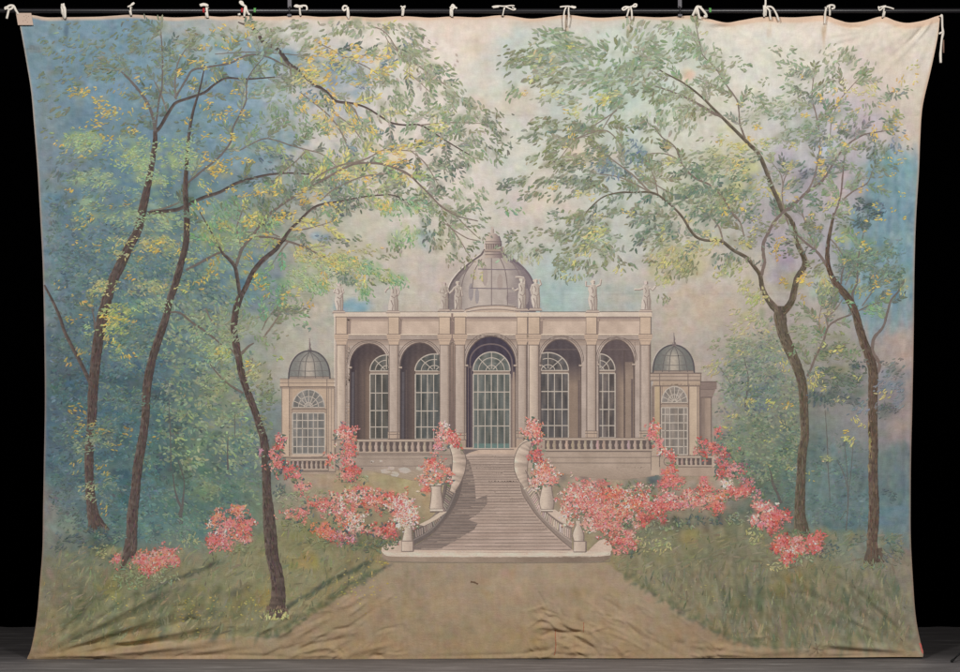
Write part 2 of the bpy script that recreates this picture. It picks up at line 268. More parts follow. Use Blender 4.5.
# wooded depths at the left
for _ in range(700):
    x = R.uniform(46, 262); y = R.uniform(180, 535)
    base = bil(C, x, y) * 255
    k = R.choice([(-16, -12, -6), (-10, -2, -8), (12, 16, 2), (6, 10, 4), (-8, 0, 8), (2, 10, 10)])
    dab(x, y, R.uniform(4, 13), R.uniform(2.5, 6), R.uniform(-.9, .9), tuple(base + np.array(k) * R.uniform(.5, 1.4)), .5)
for x, y, rx, ry, c in ((142, 395, 18, 10, (66, 84, 84)), (170, 345, 18, 10, (70, 90, 96)), (160, 425, 12, 14, (66, 82, 80)), (170, 462, 10, 22, (70, 86, 84)), (185, 470, 8, 14, (76, 84, 78)), (62, 350, 12, 22, (72, 88, 96)), (118, 430, 18, 10, (70, 86, 90)), (75, 375, 18, 12, (74, 86, 90)), (228, 460, 14, 18, (76, 92, 96)), (240, 440, 14, 30, (86, 104, 116)), (215, 440, 10, 40, (78, 94, 88)), (55, 455, 8, 20, (72, 92, 100)), (100, 545, 12, 12, (70, 80, 66)), (122, 380, 20, 8, (66, 80, 80)), (180, 440, 6, 20, (72, 84, 76)), (120, 478, 14, 8, (72, 88, 98))):
    dabs(x, y, rx, ry, 14, [c], (3, 8), .6, 0, .8, .45)
dabs(225, 400, 20, 40, 36, [(136, 140, 112), (128, 136, 110), (140, 138, 120)], (5, 10), .8, 0, 1, .35); dabs(200, 520, 40, 20, 30, [(74, 104, 104), (82, 112, 108)], (5, 12), .5, 0, .3, .4); dabs(205, 490, 14, 12, 12, [(128, 132, 96)], (4, 8), .8, 0, 1, .35)
dabs(255, 375, 12, 30, 24, [(150, 150, 140), (140, 142, 132)], (4, 9), .8, 0, 1, .35)
# wooded depths at the right
dabs(755, 370, 34, 28, 60, [(118, 126, 116), (108, 122, 122), (128, 132, 118)], (4, 10), .6, 0, 1, .35); dabs(750, 395, 26, 14, 30, [(92, 106, 116), (100, 112, 118)], (4, 9), .6, 0, 1, .4)
dabs(752, 450, 40, 34, 80, [(112, 122, 102), (122, 130, 110), (98, 110, 96)], (4, 9), .7, 0, 1.5, .4); dabs(785, 460, 16, 40, 30, [(88, 104, 90), (96, 112, 98)], (4, 9), .7, 0, 1.5, .35)
dabs(840, 390, 36, 14, 34, [(96, 104, 96), (106, 110, 104)], (4, 9), .5, -10, .6, .35); dabs(835, 360, 26, 12, 16, [(128, 128, 96)], (4, 9), .6, 0, .6, .3); dabs(895, 385, 14, 22, 18, [(118, 124, 132)], (4, 9), .6, -20, .6, .35)
for _ in range(120):
    x = R.uniform(808, 910); y = R.uniform(445, 528)
    dab(x, y, R.uniform(6, 16), R.uniform(1.5, 3.5), math.radians(90 + R.uniform(-14, 14)), jit(R.choice([(94, 114, 112), (104, 122, 118), (88, 106, 104), (100, 120, 124)]), 6), .4)
dabs(890, 515, 20, 10, 30, [(88, 114, 124), (96, 120, 126)], (6, 12), .3, 0, .1, .45); dabs(842, 525, 24, 7, 16, [(84, 108, 112)], (4, 9), .4, 0, .3, .4)

# scrubbed, broken handling of the sky: small dry touches lighter and darker than the ground
def scrub(n, x0, x1, y0, y1, d, s, a, ang=0):
    for _ in range(n):
        x = R.uniform(x0, x1); y = R.uniform(y0, y1); q = R.uniform(*s); k = R.choice((-1, 1)) * R.uniform(.4, 1) * d
        dab(x, y, q, q * R.uniform(.3, .6), math.radians(ang) + R.uniform(-.7, .7), tuple(v * 255 + k * w + R.uniform(-4, 4) for v, w in zip(C[int(y), int(x)], (1.05, 1, .85))), a)
scrub(1500, 45, 340, 20, 330, 20, (1.6, 5), .5, -10); scrub(900, 300, 900, 22, 300, 12, (2, 8), .4, -8); scrub(300, 865, 912, 120, 330, 16, (2, 6), .45, 90); scrub(500, 240, 340, 60, 330, 22, (1.6, 4.5), .5, 10)
for _ in range(150):                                        # cream lights breaking through
    x = R.gauss(345, 70); y = R.gauss(120, 55)
    if x > 245: dab(x, y, R.uniform(3, 8), R.uniform(1.5, 4), R.uniform(-.8, .8), jit((214, 204, 186), 6), .3)
# ---- lawn, path, hems are painted with hard borders
PATH = catmull([(390, 561), (365, 581), (340, 597), (322, 609), (300, 623), (285, 633), (265, 638.5), (240, 637), (205, 638.5), (180, 641), (162, 642), (120, 648), (80, 655), (40, 662)], 3)
PATHR = catmull([(920, 651), (895, 650), (850, 649), (795, 648), (760, 645.5), (745, 644), (720, 634), (692, 619), (680, 611), (655, 596), (630, 579), (602, 561)], 3)
path_poly = [(p[0], p[1]) for p in PATH] + [(20, 670), (940, 670)] + [(p[0], p[1]) for p in PATHR]
LAWN_TOP_L = [(38, 560), (60, 556), (85, 548), (110, 553), (130, 552), (175, 552), (205, 552), (225, 548), (258, 534), (278, 520), (300, 514), (340, 524), (385, 540), (395, 552)]
LAWN_TOP_R = [(605, 556), (622, 545), (650, 530), (690, 528), (735, 523), (790, 531), (826, 527), (850, 529), (880, 531), (915, 533)]
lawn_l = LAWN_TOP_L + [(p[0], p[1]) for p in PATH] + [(20, 670), (20, 560)]
lawn_r = LAWN_TOP_R + [(940, 540), (940, 652)] + [(p[0], p[1]) for p in PATHR]
WOOD_L = [(30, 195), (60, 205), (110, 210), (180, 222), (215, 232), (236, 250), (262, 262), (272, 280), (262, 310), (250, 330), (262, 350), (276, 372), (281, 400), (281, 440), (272, 470), (268, 500), (262, 527), (225, 548), (205, 552), (175, 552), (130, 552), (85, 548), (60, 556), (30, 562)]
WOOD_R = [(718, 395), (722, 372), (735, 345), (760, 330), (790, 322), (830, 335), (870, 352), (900, 372), (925, 395), (925, 533), (880, 531), (850, 529), (826, 527), (790, 531), (762, 505), (735, 480), (716, 455), (714, 420)]
mp = inside(path_poly, XX + 1.5 * vnoise(H, W, 7, 7), YY + 2.0 * vnoise(H, W, 6, 6))
mlawn = (inside(lawn_l, XX, YY + 3 * vnoise(H, W, 6, 6)) | inside(lawn_r, XX, YY + 3 * vnoise(H, W, 6, 6))) & ~mp
# tan of the path near its borders (washes blur across, so restate both sides)
pt = np.zeros((H, W, 3)); t = np.clip((YY - 560) / 96, 0, 1)
for i, (a, b) in enumerate(((150, 136), (129, 112), (106, 83))): pt[..., i] = (a + (b - a) * t) / 255
pt += .035 * fbm(H, W, 40, 4)[..., None] * np.array((1, .9, .75)) - .03 * np.clip(fbm(H, W, 60, 3), 0, 1)[..., None] * np.array((.8, .4, .4))
pt = pt * .86 + .14 * pt.mean(-1, keepdims=True) + .02
k = (mp * .75)[..., None]; C = C * (1 - k) + pt * k
def streaks(poly_mask, n, x0, x1, y0, y1, cols, L, wd, ang, spread, a):
    for _ in range(n):
        x = R.uniform(x0, x1); y = R.uniform(y0, y1)
        if poly_mask[int(min(H - 1, y)), int(min(W - 1, x))]:
            dab(x, y, R.uniform(*L), R.uniform(*wd), math.radians(ang + R.uniform(-spread, spread)), jit(R.choice(cols), 6), a)
GL = [(130, 125, 102), (117, 114, 92), (101, 104, 84), (138, 131, 102), (120, 117, 86), (106, 112, 90)]
streaks(mlawn, 700, 30, 400, 535, 645, GL, (3, 9), (1.2, 3), -40, 50, .4)
GR = [(128, 123, 104), (117, 115, 95), (134, 129, 112), (106, 109, 90), (136, 130, 106)]
streaks(mlawn, 900, 600, 920, 530, 650, GR, (3, 9), (1.2, 3), 80, 25, .4)
streaks(mlawn, 220, 720, 900, 585, 645, [(84, 90, 74), (78, 86, 72), (114, 108, 96)], (6, 14), (1.5, 3.5), 85, 20, .4)
streaks(mlawn, 120, 60, 260, 590, 640, [(82, 86, 70), (76, 82, 68)], (5, 12), (2, 4), -60, 30, .4)
for x, y, rx, ry, c, n in ((110, 590, 10, 12, (136, 126, 78), 14), (98, 582, 14, 10, (112, 106, 82), 10), (305, 563, 16, 10, (142, 128, 80), 16), (265, 600, 8, 14, (138, 124, 74), 12), (250, 600, 26, 12, (124, 114, 78), 14), (200, 600, 18, 14, (122, 112, 76), 14), (690, 537, 8, 6, (134, 122, 82), 10), (795, 585, 26, 10, (126, 112, 76), 22), (780, 596, 14, 8, (104, 98, 70), 12), (690, 580, 50, 10, (116, 108, 96), 14), (660, 575, 22, 14, (116, 110, 98), 14), (866, 600, 30, 24, (118, 108, 98), 20), (893, 560, 16, 24, (122, 110, 100), 20), (845, 536, 26, 4, (126, 118, 90), 10), (52, 590, 12, 26, (120, 108, 94), 18), (105, 545, 16, 10, (94, 96, 78), 12), (220, 560, 26, 10, (126, 118, 100), 14), (330, 540, 24, 10, (108, 108, 84), 14), (300, 535, 20, 8, (112, 116, 84), 10), (600, 600, 30, 14, (146, 126, 100), 12), (575, 595, 18, 10, (134, 118, 88), 10), (555, 620, 30, 14, (128, 110, 84), 10), (500, 580, 24, 16, (158, 134, 112), 14), (490, 610, 14, 24, (146, 120, 92), 12), (410, 590, 18, 8, (134, 118, 98), 12), (420, 575, 14, 6, (140, 124, 102), 8), (400, 612, 30, 10, (126, 112, 90), 10), (445, 630, 40, 12, (130, 116, 94), 14), (362, 600, 16, 8, (150, 126, 96), 8), (520, 640, 18, 10, (148, 122, 92), 10), (640, 610, 26, 14, (146, 124, 100), 10), (660, 640, 24, 8, (138, 116, 88), 10)):
    dabs(x, y, rx, ry, n, [c], (4, 9), .5, 60, .8, .35)
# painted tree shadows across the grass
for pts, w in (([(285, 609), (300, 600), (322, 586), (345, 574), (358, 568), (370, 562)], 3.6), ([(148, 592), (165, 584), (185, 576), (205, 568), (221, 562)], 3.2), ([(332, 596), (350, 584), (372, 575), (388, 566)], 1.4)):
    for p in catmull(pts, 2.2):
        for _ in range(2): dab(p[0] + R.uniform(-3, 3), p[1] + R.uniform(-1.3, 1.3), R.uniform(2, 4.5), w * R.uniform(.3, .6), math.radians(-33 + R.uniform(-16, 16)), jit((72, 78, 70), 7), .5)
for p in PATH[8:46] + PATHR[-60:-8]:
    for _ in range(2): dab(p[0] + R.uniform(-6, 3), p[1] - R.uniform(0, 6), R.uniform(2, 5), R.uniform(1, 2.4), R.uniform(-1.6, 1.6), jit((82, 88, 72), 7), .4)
# beds behind the flowers
dabs(350, 505, 70, 24, 60, [(118, 114, 94), (134, 122, 100), (104, 106, 92), (150, 132, 108)], (3, 7), .7, 0, 1.5, .3); dabs(350, 540, 60, 10, 40, [(86, 90, 76), (96, 98, 80)], (3, 7), .7, 0, 1.5, .4)
dabs(655, 505, 90, 22, 80, [(140, 120, 106), (120, 110, 96), (152, 124, 110), (104, 104, 92)], (3, 7), .7, 0, 1.5, .32); dabs(660, 524, 80, 6, 40, [(86, 88, 76), (78, 84, 80)], (3, 7), .6, 0, 1.5, .45); dabs(738, 515, 24, 7, 20, [(82, 92, 80)], (3, 6), .7, 0, 1, .45)
dabs(600, 478, 70, 12, 60, [(172, 150, 132), (166, 144, 126)], (6, 12), .6, 0, .6, .4); dabs(700, 480, 30, 10, 24, [(164, 146, 128)], (5, 10), .7, 0, .6, .35); dabs(395, 486, 60, 9, 50, [(164, 148, 114), (152, 142, 108)], (5, 11), .6, 0, .6, .4); dabs(320, 480, 30, 8, 20, [(164, 144, 122)], (5, 10), .6, 0, .6, .35)
dabs(640, 484, 30, 5, 16, [(122, 120, 106), (106, 112, 104), (140, 128, 112)], (3, 7), .8, 0, 1.5, .45); dabs(575, 482, 16, 16, 20, [(104, 98, 92)], (3, 7), .8, 0, 1.5, .4); dabs(655, 482, 6, 8, 8, [(86, 98, 94)], (3, 5), .8, 0, 1, .5)
# greyed blues, broken colour and grain of the paint
grey = C.mean(-1, keepdims=True); bl = np.clip((C[..., 2] - C[..., 0]) / .12, 0, 1)[..., None]
C = C * (1 - .10 * bl) + grey * .10 * bl
C += bl * (np.clip((400 - YY) / 120, 0, 1) * ((XX < 330) | (XX > 850)))[..., None] * np.array((.020, .034, .016))
C += mlawn[..., None] * np.array((.016, .010, -.008))
C *= 1 + .022 * (np.clip((290 - YY) / 60, 0, 1) * np.clip((XX - 330) / 80, 0, 1) * np.clip((880 - XX) / 40, 0, 1))[..., None]
for ch, am in ((0, .018), (1, .014), (2, .018)): C[..., ch] += am * fbm(H, W, 7, 3)
C += (.034 * fbm(H, W, 4.5, 2) * np.clip(1.15 - .6 * mp, 0, 1))[..., None]
C += .022 * fbm(H, W, 30, 4)[..., None] + .010 * vnoise(H, W, 2.2, 14)[..., None] * (1 - .5 * mlawn)[..., None] + .008 * vnoise(H, W, 12, 2.0)[..., None] + .014 * (NR.random((H, W)) - .5)[..., None]
C += (.012 * fbm(H, W, 18, 3))[..., None] * np.array((1, .2, -.8))
# seams, vertical creases drawn as darker lines and the bare hems
for y in (115.5, 294.5, 476):
    C[int(y), 30:920] *= .955; C[int(y) - 1, 30:920] *= 1.02
for x in (160, 318, 372, 421, 600, 852):
    C[20:560, x] *= .985
eT = YY - yt(XX); eL = XX - xl(YY); eR = xr(YY) - XX
hemT = np.clip(1 - (eT - 2.2 - 1.6 * vnoise(H, W, 40, 40) - 3.0 * np.clip((XX - 620) / 300, 0, 1)) / 1.5, 0, 1)
hemc = np.array((218, 182, 154)) / 255
C = C * (1 - .8 * hemT[..., None]) + hemc * (1 + .06 * vnoise(H, W, 9, 3))[..., None] * .8 * hemT[..., None]
warm = np.clip(1 - eT / 13, 0, 1) * np.clip((XX - 180) / 60, 0, 1) * .5
C = C * (1 - warm[..., None]) + np.array((214, 186, 162)) / 255 * warm[..., None]
e = np.clip(1 - np.minimum(eL, eR) / 2.2, 0, 1)[..., None] * .75
edgec = np.stack([np.interp(YY, (0, 300, 660), v) / 255 for v in ((205, 150, 118), (172, 124, 96), (145, 110, 82))], -1)
C = C * (1 - e) + edgec * e
# rust and brush runs
for x, y, n in ((824, 34, 9), (566, 30, 8), (66, 26, 9), (628, 26, 4), (770, 24, 5)):
    c = (150, 150, 150) if x < 100 else (196, 168, 138)
    for k in range(n): dab(x + R.uniform(-2, 2), y + R.uniform(-8, 12), R.uniform(4, 8), 1.2, math.radians(90), c if x > 100 else (86, 104, 120), .35)
for x, y in ((456.5, 55), (457.5, 61), (455, 65), (598, 32), (602, 41), (605, 50)): dab(x, y, 1.2, .8, 1.1, (110, 84, 70), .8)
for x in (24, 27, 30, 33, 36, 39, 42, 45):
    dab(x + R.uniform(-.5, .5), 48.5 + R.uniform(-.6, .6), R.uniform(.7, 1.3), R.uniform(.8, 1.4), 0, (86, 82, 78), .6)
dabs(36, 49, 10, 3, 6, [(138, 134, 128)], (3, 5), .5, 0, .2, .4); dab(34, 45.6, 9, .5, 0, (100, 96, 92), .5); dab(34, 51.6, 9, .5, 0, (100, 96, 92), .4)
C = np.clip(C, .02, .98)

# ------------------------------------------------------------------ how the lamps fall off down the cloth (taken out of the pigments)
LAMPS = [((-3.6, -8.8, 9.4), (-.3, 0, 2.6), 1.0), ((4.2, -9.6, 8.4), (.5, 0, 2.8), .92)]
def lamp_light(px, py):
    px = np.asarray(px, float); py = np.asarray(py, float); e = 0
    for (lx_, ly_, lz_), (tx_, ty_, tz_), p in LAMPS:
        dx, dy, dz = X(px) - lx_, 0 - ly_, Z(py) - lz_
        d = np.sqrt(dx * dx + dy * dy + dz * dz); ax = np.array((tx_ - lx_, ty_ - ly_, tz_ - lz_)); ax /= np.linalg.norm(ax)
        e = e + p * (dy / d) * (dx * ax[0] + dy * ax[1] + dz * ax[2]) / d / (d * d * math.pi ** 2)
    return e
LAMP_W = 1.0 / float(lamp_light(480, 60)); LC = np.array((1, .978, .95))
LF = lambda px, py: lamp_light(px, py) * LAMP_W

# ------------------------------------------------------------------ mesh builder for painted shapes
class MB:
    def __init__(self, ground=None): self.v = []; self.c = []; self.f = []; self.lay = 6; self.ground = ground and tuple(v / 255 for v in ground)
    def pt(self, x, y, c, dl=0): self.v.append((x, y, self.lay + dl)); self.c.append(c); return len(self.v) - 1
    def mix(self, x, y, col, a):
        if a >= 1: return tuple(v / 255 for v in col)
        b = self.ground or C[int(min(H - 1, max(0, y))), int(min(W - 1, max(0, x)))]
        return tuple(b[i] * (1 - a) + col[i] / 255 * a for i in range(3))
    def leaf(self, x, y, ang, L, w, col, a=1.0, bend=0.0):
        """one pointed brush stroke, belly first; ang in degrees"""
        t = math.radians(ang); c0 = self.mix(x, y, col, a); k = R.uniform(.93, 1.07); c0 = tuple(v * k for v in c0)
        c1 = tuple(v * R.uniform(.94, 1.08) for v in c0)
        n = len(self.v); dl = R.uniform(0, .9)                 # every stroke lies on its own film of paint
        for u, hw in ((0, .22), (.3, .5), (.68, .42), (1, .06)):
            q = t + bend * u
            cx = x + math.cos(t + bend * u * .5) * L * u; cy = y + math.sin(t + bend * u * .5) * L * u
            nx, ny = -math.sin(q), math.cos(q)
            c = tuple(c0[i] + (c1[i] - c0[i]) * u for i in range(3))
            self.pt(cx + nx * hw * w, cy + ny * hw * w, c, dl); self.pt(cx - nx * hw * w, cy - ny * hw * w, c, dl)
        for k in range(3): self.f.append((n + 2 * k, n + 2 * k + 1, n + 2 * k + 3, n + 2 * k + 2))
    def blob(self, x, y, r, col, a=1.0, asp=1.0, ang=0.0, n=6):
        c0 = self.mix(x, y, col, a); t = math.radians(ang); k0 = len(self.v); q = R.random() * 6; dl = R.uniform(0, .9)
        for k in range(n):
            u = q + 2 * math.pi * k / n; rr = r * R.uniform(.75, 1.2)
            px = math.cos(u) * rr; py = math.sin(u) * rr * asp
            self.pt(x + px * math.cos(t) - py * math.sin(t), y + px * math.sin(t) + py * math.cos(t), tuple(v * R.uniform(.96, 1.04) for v in c0), dl)
        self.f.append(tuple(range(k0, k0 + n)))
    def ribbon(self, pts, col, w=None, a=1.0, side=None, wob=0.0, step=3.0, dl=0):
        """a painted line; points (x, y) or (x, y, width); side=(left, right) colours give bark its lit and shaded edge"""
        if w is not None: pts = [(p[0], p[1], w) for p in pts]
        P = catmull(pts, step); n = len(P); dl += R.uniform(0, .3)
        for i, p in enumerate(P):
            q = P[min(n - 1, i + 1)] - P[max(0, i - 1)]
            d = math.hypot(q[0], q[1]) + 1e-9; nx, ny = -q[1] / d, q[0] / d
            hw = max(.12, p[2] / 2) * (1 + R.uniform(-wob, wob)); ox = R.uniform(-wob, wob) * hw * .7
            m = R.uniform(.9, 1.1) if side else R.uniform(.97, 1.03)
            if side:
                cs = (side[0], col, side[1]); us = (1, .15 + R.uniform(-.3, .3), -1)
            else:
                cs = (col, col); us = (1, -1)
            for u, cc in zip(us, cs):
                c = self.mix(p[0], p[1], cc, a); mm = m * R.uniform(.92, 1.08) if side else m
                self.pt(p[0] + nx * (hw * u + ox), p[1] + ny * (hw * u + ox), tuple(v * mm for v in c), dl)
        k = 3 if side else 2; b = len(self.v) - k * n
        for i in range(n - 1):
            for j in range(k - 1): self.f.append((b + i * k + j, b + i * k + j + 1, b + (i + 1) * k + j + 1, b + (i + 1) * k + j))
    def fill(self, polys, col, step=3.2, a=1.0, dl=0, jitter=.02):
        """scan-filled polygons (even-odd), small cells; col is a colour or a function of x, y"""
        if not isinstance(polys[0][0], (tuple, list, np.ndarray)): polys = [polys]
        E = []; ys = set()
        for p in polys:
            for i in range(len(p)):
                (xa, ya), (xb, yb_) = (p[i][0], p[i][1]), (p[(i + 1) % len(p)][0], p[(i + 1) % len(p)][1])
                ys.add(round(float(ya), 4))
                if abs(ya - yb_) > 1e-6: E.append((xa, ya, xb, yb_) if ya < yb_ else (xb, yb_, xa, ya))
        ys = sorted(ys); rows = []
        for p, q in zip(ys, ys[1:]):
            n = max(1, int(math.ceil((q - p) / step)))
            rows += [(p + (q - p) * k / n, p + (q - p) * (k + 1) / n) for k in range(n)]
        for p, q in rows:
            if q - p < 1e-4: continue
            m = (p + q) / 2; xs = []
            for xa, ya, xb, yb_ in E:
                if ya <= m < yb_:
                    g = (xb - xa) / (yb_ - ya)
                    xs.append((xa + g * (m - ya), xa + g * (p - ya), xa + g * (q - ya)))
            xs.sort()
            for u, v in zip(xs[::2], xs[1::2]):
                n = max(1, int(math.ceil((v[0] - u[0]) / step))); b = len(self.v)
                for k in range(n + 1):
                    s = k / n
                    for yy, i in ((p, 1), (q, 2)):
                        x = u[i] + (v[i] - u[i]) * s
                        c = col(x, yy) if callable(col) else col
                        c = self.mix(x, yy, c, a)
                        j = 1 + jitter * math.sin(x * 1.7 + yy * .9) * math.sin(yy * 1.3 - x * .6)
                        self.pt(x, yy, tuple(w * j for w in c), dl)
                for k in range(n): self.f.append((b + 2 * k, b + 2 * k + 1, b + 2 * k + 3, b + 2 * k + 2))
    def rect(self, x0, y0, x1, y1, col, **k): self.fill([(x0, y0), (x1, y0), (x1, y1), (x0, y1)], col, **k)
    def line(self, x0, y0, x1, y1, col, w=.8, a=.8, dl=1): self.ribbon([(x0, y0), (x1, y1)], col, w, a, dl=dl, step=2.5)
    def build(self, name, parent=None, mat=None, label=None):
        v = np.array(self.v, float); c = np.array(self.c, float)
        if parent and parent.name in ('painted_pavilion', 'painted_staircase'):   # the stone is a cool pinkish grey, greyer lower down
            g = c.mean(-1, keepdims=True) * np.array((1.04, .985, .955)); c = c * .84 + g * .16
            c *= (1.0 - (.06 if 'pav' in parent.name else -.01) * np.clip((v[:, 1:2] - 313) / 110, 0, 1))
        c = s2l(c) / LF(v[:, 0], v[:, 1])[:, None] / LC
        y = -(depth(v[:, 0], v[:, 1]) + .0008 + v[:, 2] * .0001)
        co = np.stack([X(v[:, 0]), y, Z(v[:, 1])], -1)
        return mesh_object(name, co, self.f, np.clip(c, 0, .92), parent, mat, label)

def mesh_object(name, co, faces, col, parent=None, mat=None, label=None):
    me = bpy.data.meshes.new(name)
    me.from_pydata([tuple(p) for p in co], [], faces)
    if col is not None:
        at = me.color_attributes.new('Pigment', 'FLOAT_COLOR', 'POINT')
        at.data.foreach_set('color', np.concatenate([col, np.ones((len(col), 1))], 1).astype(np.float32).ravel())
    me.update()
    o = bpy.data.objects.new(name, me); bpy.context.scene.collection.objects.link(o)
    if parent: o.parent = parent
    if mat: me.materials.append(mat)
    if label: o['label'] = label
    return o
def empty(name, loc=(0, 0, 0), parent=None, label=None, cat=None, group=None):
    o = bpy.data.objects.new(name, None); bpy.context.scene.collection.objects.link(o)
    o.location = loc; o.empty_display_size = .2
    if parent: o.parent = parent
    if label: o['label'] = label
    if cat: o['category'] = cat
    if group: o['group'] = group
    return o
# ------------------------------------------------------------------ materials
def nodes(name):
    m = bpy.data.materials.new(name); m.use_nodes = True
    nt = m.node_tree; b = nt.nodes['Principled BSDF']
    return m, nt, b, lambda t: nt.nodes.new(t), nt.links.new
def canvas_material():
    """distemper on cotton duck: pigment attribute, weave, brushed grain; matte"""
    m, nt, b, N, L = nodes('distemper_on_canvas')
    at = N('ShaderNodeAttribute'); at.attribute_name = 'Pigment'
    tc = N('ShaderNodeTexCoord')
    def noise(scale, stretch, detail=3):
        mp_ = N('ShaderNodeMapping'); mp_.inputs['Scale'].default_value = stretch
        L(tc.outputs['Object'], mp_.inputs['Vector'])
        n = N('ShaderNodeTexNoise'); n.inputs['Scale'].default_value = scale; n.inputs['Detail'].default_value = detail
        L(mp_.outputs[0], n.inputs['Vector']); return n.outputs['Fac']
    g1 = noise(58, (1, 1, .3)); g2 = noise(58, (.3, 1, 1)); g3 = noise(3.2, (1, 1, 1), 5); g4 = noise(75, (1, 1, 1), 2)
    def math_(op, a, c):
        n = N('ShaderNodeMath'); n.operation = op
        for i, v in enumerate((a, c)):
            if isinstance(v, (int, float)): n.inputs[i].default_value = v
            else: L(v, n.inputs[i])
        return n.outputs[0]
    s = math_('ADD', math_('ADD', math_('MULTIPLY', g1, .10), math_('MULTIPLY', g2, .10)), math_('ADD', math_('MULTIPLY', g3, .10), math_('MULTIPLY', g4, .16)))
    s = math_('ADD', s, .77)
    v = N('ShaderNodeVectorMath'); v.operation = 'SCALE'
    L(at.outputs['Color'], v.inputs[0]); L(s, v.inputs['Scale'])
    L(v.outputs[0], b.inputs['Base Color'])
    b.inputs['Roughness'].default_value = .88; b.inputs['Specular IOR Level'].default_value = .12
    bp = N('ShaderNodeBump'); bp.inputs['Strength'].default_value = .5; bp.inputs['Distance'].default_value = .004
    L(math_('ADD', math_('ADD', g1, g2), g4), bp.inputs['Height']); L(bp.outputs[0], b.inputs['Normal'])
    return m
PAINT = canvas_material()
def plain(name, col, rough=.8, metal=0.0, nscale=0, namt=0, bump=0.0, spec=.3, stretch=(1, 1, 1)):
    m, nt, b, N, L = nodes(name)
    b.inputs['Roughness'].default_value = rough; b.inputs['Metallic'].default_value = metal; b.inputs['Specular IOR Level'].default_value = spec
    b.inputs['Base Color'].default_value = (*col, 1)
    if nscale:
        tc = N('ShaderNodeTexCoord'); mp_ = N('ShaderNodeMapping'); mp_.inputs['Scale'].default_value = stretch
        L(tc.outputs['Object'], mp_.inputs['Vector'])
        n = N('ShaderNodeTexNoise'); n.inputs['Scale'].default_value = nscale; n.inputs['Detail'].default_value = 6; L(mp_.outputs[0], n.inputs['Vector'])
        r = N('ShaderNodeMix'); r.data_type = 'RGBA'
        r.inputs[6].default_value = (*[c * (1 - namt) for c in col], 1); r.inputs[7].default_value = (*[min(1, c * (1 + namt)) for c in col], 1)
        L(n.outputs['Fac'], r.inputs[0]); L(r.outputs[2], b.inputs['Base Color'])
        if bump:
            bp = N('ShaderNodeBump'); bp.inputs['Strength'].default_value = bump; bp.inputs['Distance'].default_value = .01
            L(n.outputs['Fac'], bp.inputs['Height']); L(bp.outputs[0], b.inputs['Normal'])
    return m

# ------------------------------------------------------------------ the cloth itself
drop = empty('painted_stage_cloth', (0, 0, 0), label='hand-painted stage drop of a domed pavilion, stairs and trees, tied to a pipe', cat='painted drop')

def build_cloth():
    nx, ny = 760, 500
    s = np.linspace(0, 1, nx); t = np.concatenate([np.linspace(0, .885, 405, endpoint=False), np.linspace(.885, 1, 95)])
    S, T = np.meshgrid(s, t)
    y0 = 16 + 642 * T
    px = xl(y0) + (xr(y0) - xl(y0)) * S
    py = yt(px) + (yb(px) - yt(px)) * T
    d = depth(px, py)
    co = np.stack([X(px), -d, Z(py)], -1)
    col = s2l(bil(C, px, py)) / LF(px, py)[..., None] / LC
    # shared normals so the parts meet without a seam
    du = np.gradient(co, axis=1); dv = np.gradient(co, axis=0)
    nrm = np.cross(du, dv); nrm /= np.linalg.norm(nrm, axis=-1, keepdims=True)
    nrm *= np.sign(-nrm[..., 1:2])
    fx = (px[:-1, :-1] + px[1:, 1:]) / 2; fy = (py[:-1, :-1] + py[1:, 1:]) / 2
    lab = np.zeros(fx.shape, int)
    lab[inside(WOOD_L, fx, fy) | inside(WOOD_R, fx, fy)] = 1
    lab[inside(lawn_l, fx, fy) | inside(lawn_r, fx, fy)] = 2
    lab[inside(path_poly, fx, fy) & (fy < yb(fx) - 1.5)] = 3
    lab[(fx - xl(fy) < 2) | (xr(fy) - fx < 2) | (fy - yt(fx) < 2.2)] = 0
    idx = np.arange(nx * ny).reshape(ny, nx)
    quads = np.stack([idx[:-1, :-1], idx[1:, :-1], idx[1:, 1:], idx[:-1, 1:]], -1)
    east = fx > 480
    for k, half, nm, lb in ((0, None, 'canvas', 'pale clouded sky with a scrubbed blue patch and bare tan hems'), (1, 0, 'painted_woodland', 'misty blue-green wood behind the leaning trunks'), (1, 1, 'painted_woodland', 'grey-green and teal wood behind the forked tree'), (2, 0, 'painted_lawn', 'olive grass with yellow flecks and long painted shadows'), (2, 1, 'painted_lawn', 'dull grey-olive grass creased towards the corner'), (3, None, 'painted_path', 'wide tan gravel path')):
        q = quads[(lab == k) & (True if half is None else east == bool(half))]
        used, inv = np.unique(q, return_inverse=True)
        inv = inv.reshape(q.shape)
        o = mesh_object(nm, co.reshape(-1, 3)[used], inv.tolist(), np.clip(col.reshape(-1, 3)[used], 0, .92), drop, PAINT, lb)
        for p in o.data.polygons: p.use_smooth = True
        o.data.normals_split_custom_set_from_vertices([tuple(n) for n in nrm.reshape(-1, 3)[used]])


